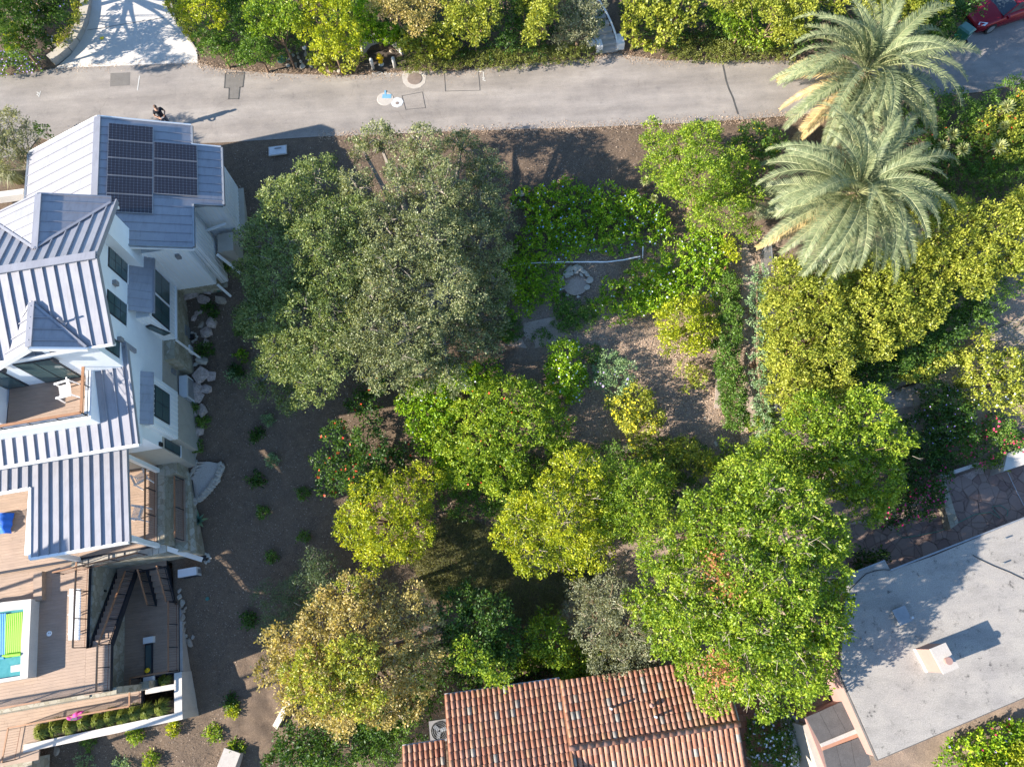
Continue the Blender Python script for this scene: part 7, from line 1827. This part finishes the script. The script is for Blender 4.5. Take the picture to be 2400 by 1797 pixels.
# ------------------------------------------------------------------ bank above the lane
TOP = [
 ('round_shrub', 'left one of two big dark rounded clipped shrubs at the driveway', 'shrub', [(500, 112, 38, 2.2), (540, 128, 34, 1.9), (478, 92, 26, 2.0), (520, 92, 32, 2.2)], 'hedge'),
 ('round_shrub', 'right one of two big dark rounded clipped shrubs at the driveway', 'shrub', [(608, 118, 44, 2.3), (582, 138, 28, 1.8), (645, 132, 28, 1.8), (590, 98, 32, 2.2)], 'hedge'),
 ('gold_hedge', 'low golden hedge edging the right side of the driveway', 'hedge', [(400, 10, 14, 1.0), (412, 35, 14, 1.0), (428, 58, 14, 1.0), (445, 75, 14, 1.0), (462, 92, 12, .9)], 'golden'),
 ('lime_tree', 'lime-green tree right of the driveway', 'tree', [(440, 25, 30, 3.6), (480, 20, 38, 4.2), (515, 45, 30, 3.6), (500, -10, 40, 4.2), (450, 50, 18, 3.0)], 'yellow'),
 ('dark_tree', 'dark tree behind the lime-green one at the top', 'tree', [(560, 20, 34, 3.4), (570, 60, 30, 2.8), (560, -25, 40, 3.6)], 'deep'),
 ('yellow_tree', 'yellow-green tree above the right clipped shrub', 'tree', [(600, 30, 34, 4.4), (640, 10, 40, 4.8), (640, 65, 34, 4.0), (680, 40, 40, 4.6), (600, 75, 22, 3.4), (620, -25, 40, 4.8)], 'bright'),
 ('yellow_tree', 'largest yellow-green tree above the verge rocks', 'tree', [(740, 10, 44, 4.8), (790, 30, 44, 4.8), (720, 70, 38, 4.2), (770, 85, 40, 4.2), (820, 70, 38, 4.2), (700, -20, 40, 4.6), (835, 110, 22, 3.2), (750, 120, 26, 2.8), (790, 120, 26, 2.8)], 'yellow'),
 ('lime_bush', 'round-leaved lime bush between the verge rocks, left one', 'bush', [(755, 148, 26, 1.1), (780, 135, 20, 1.1), (740, 135, 16, .9), (765, 162, 14, .7)], 'rounded'),
 ('lime_bush', 'round-leaved lime bush beside the left bollard', 'bush', [(828, 148, 24, 1.1), (845, 140, 14, .9), (818, 160, 14, .8)], 'rounded'),
 ('green_shrub', 'deep green shrub above the hydrant alcove', 'shrub', [(870, 75, 36, 1.8), (910, 80, 34, 1.7), (860, 30, 40, 2.4), (930, 95, 22, 1.2), (845, 100, 16, 1.4)], 'ground'),
 ('tan_tree', 'tan and green feathery tree above the hydrant', 'tree', [(930, 20, 46, 4.2), (980, 50, 44, 4.0), (890, 10, 34, 4.0), (1000, 5, 40, 4.2), (1030, 10, 30, 4.0)], 'autumn'),
 ('spotted_shrub', 'pale yellow-green shrub just above the lane hedge, right of the hydrant', 'shrub', [(960, 110, 30, 1.8), (1000, 120, 34, 1.8), (1050, 115, 34, 1.8), (1080, 90, 36, 2.2), (1020, 80, 38, 2.4), (960, 85, 24, 1.8)], 'rounded'),
 ('olive_tree', 'soft yellow-olive tree at the top between hydrant and stairs', 'tree', [(1080, 40, 46, 4.2), (1140, 30, 44, 4.2), (1120, 75, 34, 3.4), (1060, -10, 44, 4.4), (1150, -15, 40, 4.4)], 'golden'),
 ('dark_tree', 'dark tree left of the stairs at the top edge', 'tree', [(1210, 60, 34, 2.6), (1230, 20, 40, 3.2), (1190, 95, 26, 1.8), (1220, 110, 20, 1.3)], 'deep'),
 ('yellow_olive_tree', 'yellow-olive tree left of the stairs', 'tree', [(1270, 40, 40, 3.8), (1250, 80, 32, 3.0), (1240, 10, 36, 3.6), (1290, 0, 40, 3.8)], 'golden'),
 ('grey_shrub', 'grey-green twiggy shrub overhanging the stairs', 'shrub', [(1340, 60, 36, 2.8), (1370, 40, 36, 3.0), (1380, 85, 28, 2.2), (1320, 95, 28, 1.9), (1340, 15, 34, 3.2), (1400, 15, 22, 3.0), (1395, 60, 18, 2.4)], 'grey'),
 ('round_leaf_shrub', 'dotted yellow-green shrub immediately right of the stairs', 'shrub', [(1480, 40, 30, 2.4), (1475, 80, 28, 2.0), (1500, 105, 22, 1.4), (1485, 10, 30, 2.6), (1530, 110, 22, 1.3)], 'rounded'),
 ('round_leaf_shrub', 'widest dotted yellow-green shrub above the lawn-like hedge', 'shrub', [(1540, 40, 38, 2.8), (1590, 50, 40, 2.8), (1560, 80, 28, 2.2), (1620, 30, 38, 2.8), (1600, 10, 40, 3.0), (1525, 15, 34, 2.8)], 'rounded'),
 ('green_shrub', 'leafy green shrub at the right end of the lawn-like hedge', 'shrub', [(1710, 60, 36, 2.4), (1760, 80, 34, 2.0), (1680, 40, 30, 2.2), (1790, 100, 26, 1.5), (1740, 40, 40, 2.8)], 'bright'),
 ('yellow_green_tree', 'yellow-green tree top at the top edge left of the palm', 'tree', [(1700, 0, 44, 3.8), (1760, 5, 44, 4.0), (1820, 30, 44, 4.0), (1860, 60, 38, 3.4), (1830, 80, 34, 2.8), (1880, 10, 46, 4.2), (1840, -20, 44, 4.0)], 'golden'),
 ('yellow_green_tree', 'yellow-green tree behind the northern palm', 'tree', [(2080, 15, 46, 4.0), (2140, 30, 44, 3.8), (2190, 10, 40, 3.8), (2120, -20, 46, 4.2), (2040, 0, 44, 4.0), (1960, 0, 44, 4.0)], 'golden'),
 ('dark_tree', 'dark dense tree beside the red car', 'tree', [(2200, 60, 40, 2.8), (2240, 30, 40, 3.0), (2180, 90, 34, 2.2), (2280, 5, 36, 3.0), (2160, 60, 30, 2.4), (2220, 85, 22, 1.9)], 'deep'),
 ('dark_shrub', 'large dark shrub with lilac flowers in the top left corner', 'shrub', [(90, 40, 44, 3.6), (130, 20, 40, 3.8), (100, 90, 36, 2.0), (60, 70, 40, 2.8), (140, 60, 26, 2.2), (60, 10, 44, 4.2), (110, -30, 50, 4.8), (60, -50, 60, 6.0), (120, -90, 60, 6.0), (150, -50, 40, 4.6)], 'deep'),
 ('dark_tree', 'dark tree at the top left corner edge', 'tree', [(20, 30, 44, 5.4), (10, 90, 40, 3.4), (40, 110, 30, 2.2), (-30, 60, 60, 6), (-60, 0, 70, 7.5), (-80, 110, 50, 4.5), (0, -40, 70, 6.5), (40, -30, 60, 6), (-40, 40, 60, 6)], 'hedge'),
 ('lime_sapling', 'lime-tipped branch of a small tree over the purple flowers', 'sapling', [(35, 100, 22, 2.4), (50, 85, 16, 2.4), (25, 75, 16, 3.0)], 'yellow'),
 ('gold_hedge', 'bronze-gold hedge on the left of the driveway inside the kerb wall', 'hedge', [(185, 10, 16, 1.2), (180, 35, 16, 1.2), (168, 58, 16, 1.2), (152, 78, 16, 1.1), (140, 95, 13, 1.0)], 'golden'),
]
for nm, l, c, lob, sp in TOP:
    fl = [('purple_flower', 60, .05)] if 'lilac' in l else None
    base = G(-70, 60) if l.startswith('dark tree at the top left') else None
    plant(nm, l, c, lob, sp, flowers=fl, dens=1.2, trunk_r=.055 if c == 'tree' else None, base_px=(-90, 90) if l.startswith('dark tree at the top left') else ((80, 20) if 'lilac' in l else None))
bed('purple-flowered ground cover at the left lane edge', [(-20, 130), (40, 125), (85, 130), (88, 155), (60, 165), (0, 168), (-20, 168)], 'hedge', 16, .6, [('purple_flower', 420, .05)], step=18)
bed('low trimmed ivy hedge along the lane left of the stairs', [(1010, 148), (1060, 135), (1150, 130), (1250, 118), (1390, 116), (1392, 134), (1300, 142), (1200, 149), (1100, 156), (1020, 160)], 'trim', 15, .7, dens=1.2, step=15)
bed('lawn-like clipped ground cover right of the stairs', [(1560, 132), (1580, 100), (1650, 85), (1740, 90), (1800, 110), (1855, 116), (1850, 136), (1700, 137)], 'trim', 16, .55, dens=1.2, step=16)
bed('small clipped green block beside the manhole', [(945, 140), (1010, 135), (1018, 150), (1010, 163), (960, 162)], 'trim', 14, .7, dens=1.2, step=13)
bed('green ground cover filling the bank above the lane', [(850, -60), (1400, -60), (1400, 60), (1390, 112), (1200, 125), (1100, 130), (960, 130), (950, 100), (860, 95)], 'deep', 40, 1.2, dens=.6, step=50)
bed('green ground cover on the bank right of the stairs', [(1460, -60), (2300, -60), (2200, 90), (2100, 110), (1900, 110), (1800, 90), (1650, 80), (1560, 90), (1500, 90), (1460, 40)], 'deep', 40, 1.2, dens=.6, step=50)
bed('green ground cover on the bank above the verge rocks', [(400, -60), (850, -60), (850, 110), (760, 120), (680, 110), (600, 100), (470, 80)], 'hedge', 30, 1.0, dens=.8, step=38)
# left-hand olive and its bed
plant('olive_tree', 'silvery olive tree at the left edge beside the garage roof', 'tree', [(20, 290, 42, 3.6), (-20, 330, 50, 4.0), (50, 330, 40, 3.8), (20, 370, 44, 3.8), (60, 300, 22, 3.2), (-10, 400, 36, 3.4), (60, 370, 26, 3.2)], 'olive', bark='bark_pale', dens=1.2)
plant('small_shrub', 'small dark shrub between the olive tree and the lane', 'shrub', [(100, 300, 16, 1.0), (108, 312, 11, .8)], 'deep')
for a, b, l in ((30, 420, 'spiky grass clump below the olive tree'), (48, 428, 'second spiky grass clump against the garage')):
    grass_tuft(0, 0, 0, .7, .9, l, 'drygrass', world=G(a, b), n=260)
tag(MB().bar(P(-40, 468, .3), P(62, 455, .3), .35, .5).done('garden_wall', 'white_concrete'), 'low pale curved wall west of the garage', 'wall')
# small plants on the mulch slope
SM = [(545, 880, 13, 'bluegreen', 'pale blue-green seedling left of the oak skirt'), (600, 1018, 16, 'deep', 'dark round fern in the middle of the mulch slope'), (600, 1120, 17, 'deep', 'dark round fern below the first one'), (637, 1077, 10, 'bluegreen', 'pale small plant between the two dark ferns'), (626, 983, 8, 'bluegreen', 'tiny pale plant above the dark fern'),
 (708, 1155, 9, 'hedge', 'small green sprout south-east of the ferns'), (615, 1200, 9, 'hedge', 'small green sprout low on the slope'), (710, 1258, 11, 'hedge', 'grey-green plant near the yellow-green tree'), (636, 1303, 13, 'hedge', 'leafy plant above the spiky bush'), (582, 1450, 12, 'deep', 'dark plant left of the spiky bush'),
 (540, 1640, 13, 'deep', 'dark plant at the shadow edge on the bank'), (500, 1715, 16, 'bright', 'bright green plant on the sunlit bank'), (405, 1703, 12, 'yellow', 'yellow plant against the white kerb'), (317, 1718, 13, 'bright', 'lime plant below the long white kerb'), (205, 1740, 13, 'hedge', 'green plant in the kerb shade'), (353, 1778, 14, 'bright', 'green plant at the lower edge of the bank'),
 (195, 1780, 22, 'bluegreen', 'round blue-grey cushion plant in shade at the bottom'), (283, 1787, 18, 'bluegreen', 'pale silvery plant at the bottom edge'), (545, 1660, 10, 'yellow', 'small lime sprout beside the dark plant'), (529, 620, 14, 'hedge', 'small fern right of the upright green lid'), (565, 775, 13, 'hedge', 'green fern under the left skirt of the oak'),
 (563, 832, 13, 'ground', 'bright fern left of the oak skirt'), (553, 868, 14, 'deep', 'dark fern below the bright one'), (490, 725, 16, 'deep', 'dark low plant between the top boulders'), (480, 815, 15, 'deep', 'dark low plant in the gap of the boulder row'), (449, 952, 8, 'hedge', 'grassy sprout on the lower boulders'), (474, 985, 11, 'hedge', 'grassy tuft right of the lower boulders'), (462, 1045, 10, 'hedge', 'tuft at the end of the boulder row'), (553, 1750, 10, 'bright', 'sprout beside the concrete block')]
for a, b, r_, sp, l in SM:
    plant('small_plant', l, 'plant', [(a, b, r_ * .62, .28), (a + r_ * .4, b + r_ * .3, r_ * .36, .22)], sp, dens=.95)
p = G(467, 1221); t = thing('agave', 'blue-green agave rosette below the gravel circle', 'agave', p)
for k in range(22):
    a = k * 2.4; e = radians(75 - 65 * k / 22); R = .62 * (.6 + .4 * k / 22); d = np.array([cos(a) * cos(e), sin(a) * cos(e), sin(e)]); s = np.array([-sin(a), cos(a), 0]) * .075
    q0 = p + [0, 0, .08]; q1 = q0 + d * R * .5; q2 = q0 + d * R
    mk('leaf', [q0 - s * .6, q0 + s * .6, q1 + s + [0, 0, .02], q1 - [0, 0, .015], q1 - s + [0, 0, .02], q2], [(0, 1, 2, 3), (0, 3, 4), (3, 2, 5), (4, 3, 5)], 'agave', t, tint=[.3 + .5 * (k / 22)] * 4)
# flower bed in the south-east corner, flowering bush, courtyard shrub
bed('flower bed with pink and red blooms in the lower right corner', [(2215, 1800), (2225, 1770), (2280, 1740), (2350, 1715), (2430, 1690), (2430, 1850), (2215, 1850)], 'ground', 24, .8, [('pink_flower', 70, .07), ('purple_flower', 40, .06)], step=26)
bed('clipped green strip in the lower right corner', [(2290, 1797), (2400, 1750), (2440, 1740), (2440, 1850), (2290, 1850)], 'yellow', 22, 1.1, step=22)
plant('flowering_bush', 'green bush with white blossom patches between tiled roof and lean-to', 'shrub', [(1800, 1700, 36, 3.0), (1790, 1740, 38, 3.0), (1830, 1760, 38, 3.0), (1800, 1790, 36, 3.0), (1840, 1700, 28, 2.4)], 'hedge', flowers=[('white_flower', 160, .06)])
# ------------------------------------------------------------------ trees just outside the picture that belong to the same garden rows
# person on the lane
# ------------------------------------------------------------------ person standing behind the garage roof on the lane
def skin_figure(name, joints, edges, radii, mat, parent, root=0, sub=2, mats=None):
    me = bpy.data.meshes.new(name); me.from_pydata([tuple(j) for j in joints], edges, []); 
    o = bpy.data.objects.new(name, me); COL.objects.link(o); o.parent = parent
    sk = o.modifiers.new('Skin', 'SKIN'); sk.use_smooth_shade = True
    for i, v in enumerate(me.skin_vertices[0].data if me.skin_vertices else []): v.radius = (radii[i], radii[i]); v.use_root = (i == root)
    ss = o.modifiers.new('Sub', 'SUBSURF'); ss.levels = sub; ss.render_levels = sub
    me.materials.append(MATS[mat]); return o
def build_person():
    f = P(398, 300, 0.015); t = thing('person', 'person in a dark T-shirt standing on the lane behind the garage roof', 'person', f)
    fa = radians(-60)   # facing down-right
    def L(x, y, z): return (x * cos(fa) - y * sin(fa), x * sin(fa) + y * cos(fa), z)   # x forward, y left
    J = [L(0, 0, .95), L(0, 0, 1.12), L(0, 0, 1.30), L(0, 0, 1.42), L(.01, 0, 1.50), L(.02, 0, 1.60), L(.03, 0, 1.70)]
    R = [.145, .13, .15, .13, .055, .088, .07]; E_ = [(0, 1), (1, 2), (2, 3), (3, 4), (4, 5), (5, 6)]
    def add(p, r, par): J.append(L(*p)); R.append(r); E_.append((par, len(J) - 1)); return len(J) - 1
    for s in (-1, 1):
        h = add((0, .10 * s, .88), .095, 0); k = add((.03, .12 * s, .48), .062, h); a = add((0, .13 * s, .10), .045, k); add((.13, .15 * s, .04), .04, a)
        sh = add((0, .19 * s, 1.42), .06, 3); el = add((-.02, .30 * s, 1.15), .045, sh); wr = add((.20, .16 * s, 1.08), .032, el); pm = add((.27, .10 * s, 1.08), .034, wr)
        for q in range(4): b = add((.31, (.10 - .012 + .018 * (q - 1.5) * 1) * s, 1.09 - .006 * q), .0095, pm); add((.345 - .006 * abs(q - 1.5), (.07 + .012 * (q - 1.5)) * s, 1.075), .008, b)
        b = add((.27, .065 * s, 1.10), .010, pm); add((.30, .05 * s, 1.11), .009, b)
    skin_figure('body', J, E_, R, 'skin', t)
    # T-shirt, trousers, hair follow the same skeleton a little wider
    J2 = [L(0, 0, .92), L(0, 0, 1.12), L(0, 0, 1.30), L(0, 0, 1.42), L(0, .19, 1.43), L(-.015, .26, 1.25), L(0, -.19, 1.43), L(-.015, -.26, 1.25)]
    skin_figure('shirt', J2, [(0, 1), (1, 2), (2, 3), (3, 4), (4, 5), (3, 6), (6, 7)], [.155, .15, .168, .14, .085, .068, .085, .068], 'shirt', t)
    J3 = [L(0, 0, .97), L(0, .10, .86), L(.03, .12, .48), L(0, .13, .10), L(0, -.10, .86), L(.03, -.12, .48), L(0, -.13, .10)]
    skin_figure('trousers', J3, [(0, 1), (1, 2), (2, 3), (0, 4), (4, 5), (5, 6)], [.155, .115, .082, .07, .115, .082, .07], 'trousers', t)
    V, F = rock_mesh(.1, 3, 1.0, 2); V = np.array([np.array(v) / np.linalg.norm(v) * .1 for v in V]); V[:, 2] = np.maximum(V[:, 2], -.03)
    c = f + np.array(L(-.005, 0, 1.68)); mk('hair', V * [1.0, .9, 1.0] + c, F, 'hair', t, True)
    for s in (-1, 1): MB().boxw(f + np.array(L(.06, .14 * s, .035)), (.27, .10, .07), fa).done('shoe', 'black', t)
    q = f + np.array(L(.30, .0, 1.10)); MB().boxw(q, (.09, .16, .03), fa).done('remote_control', 'lamp_grey', t)
build_person()
# tidy helper properties
for o in bpy.data.objects:
    if '_o' in o: del o['_o']
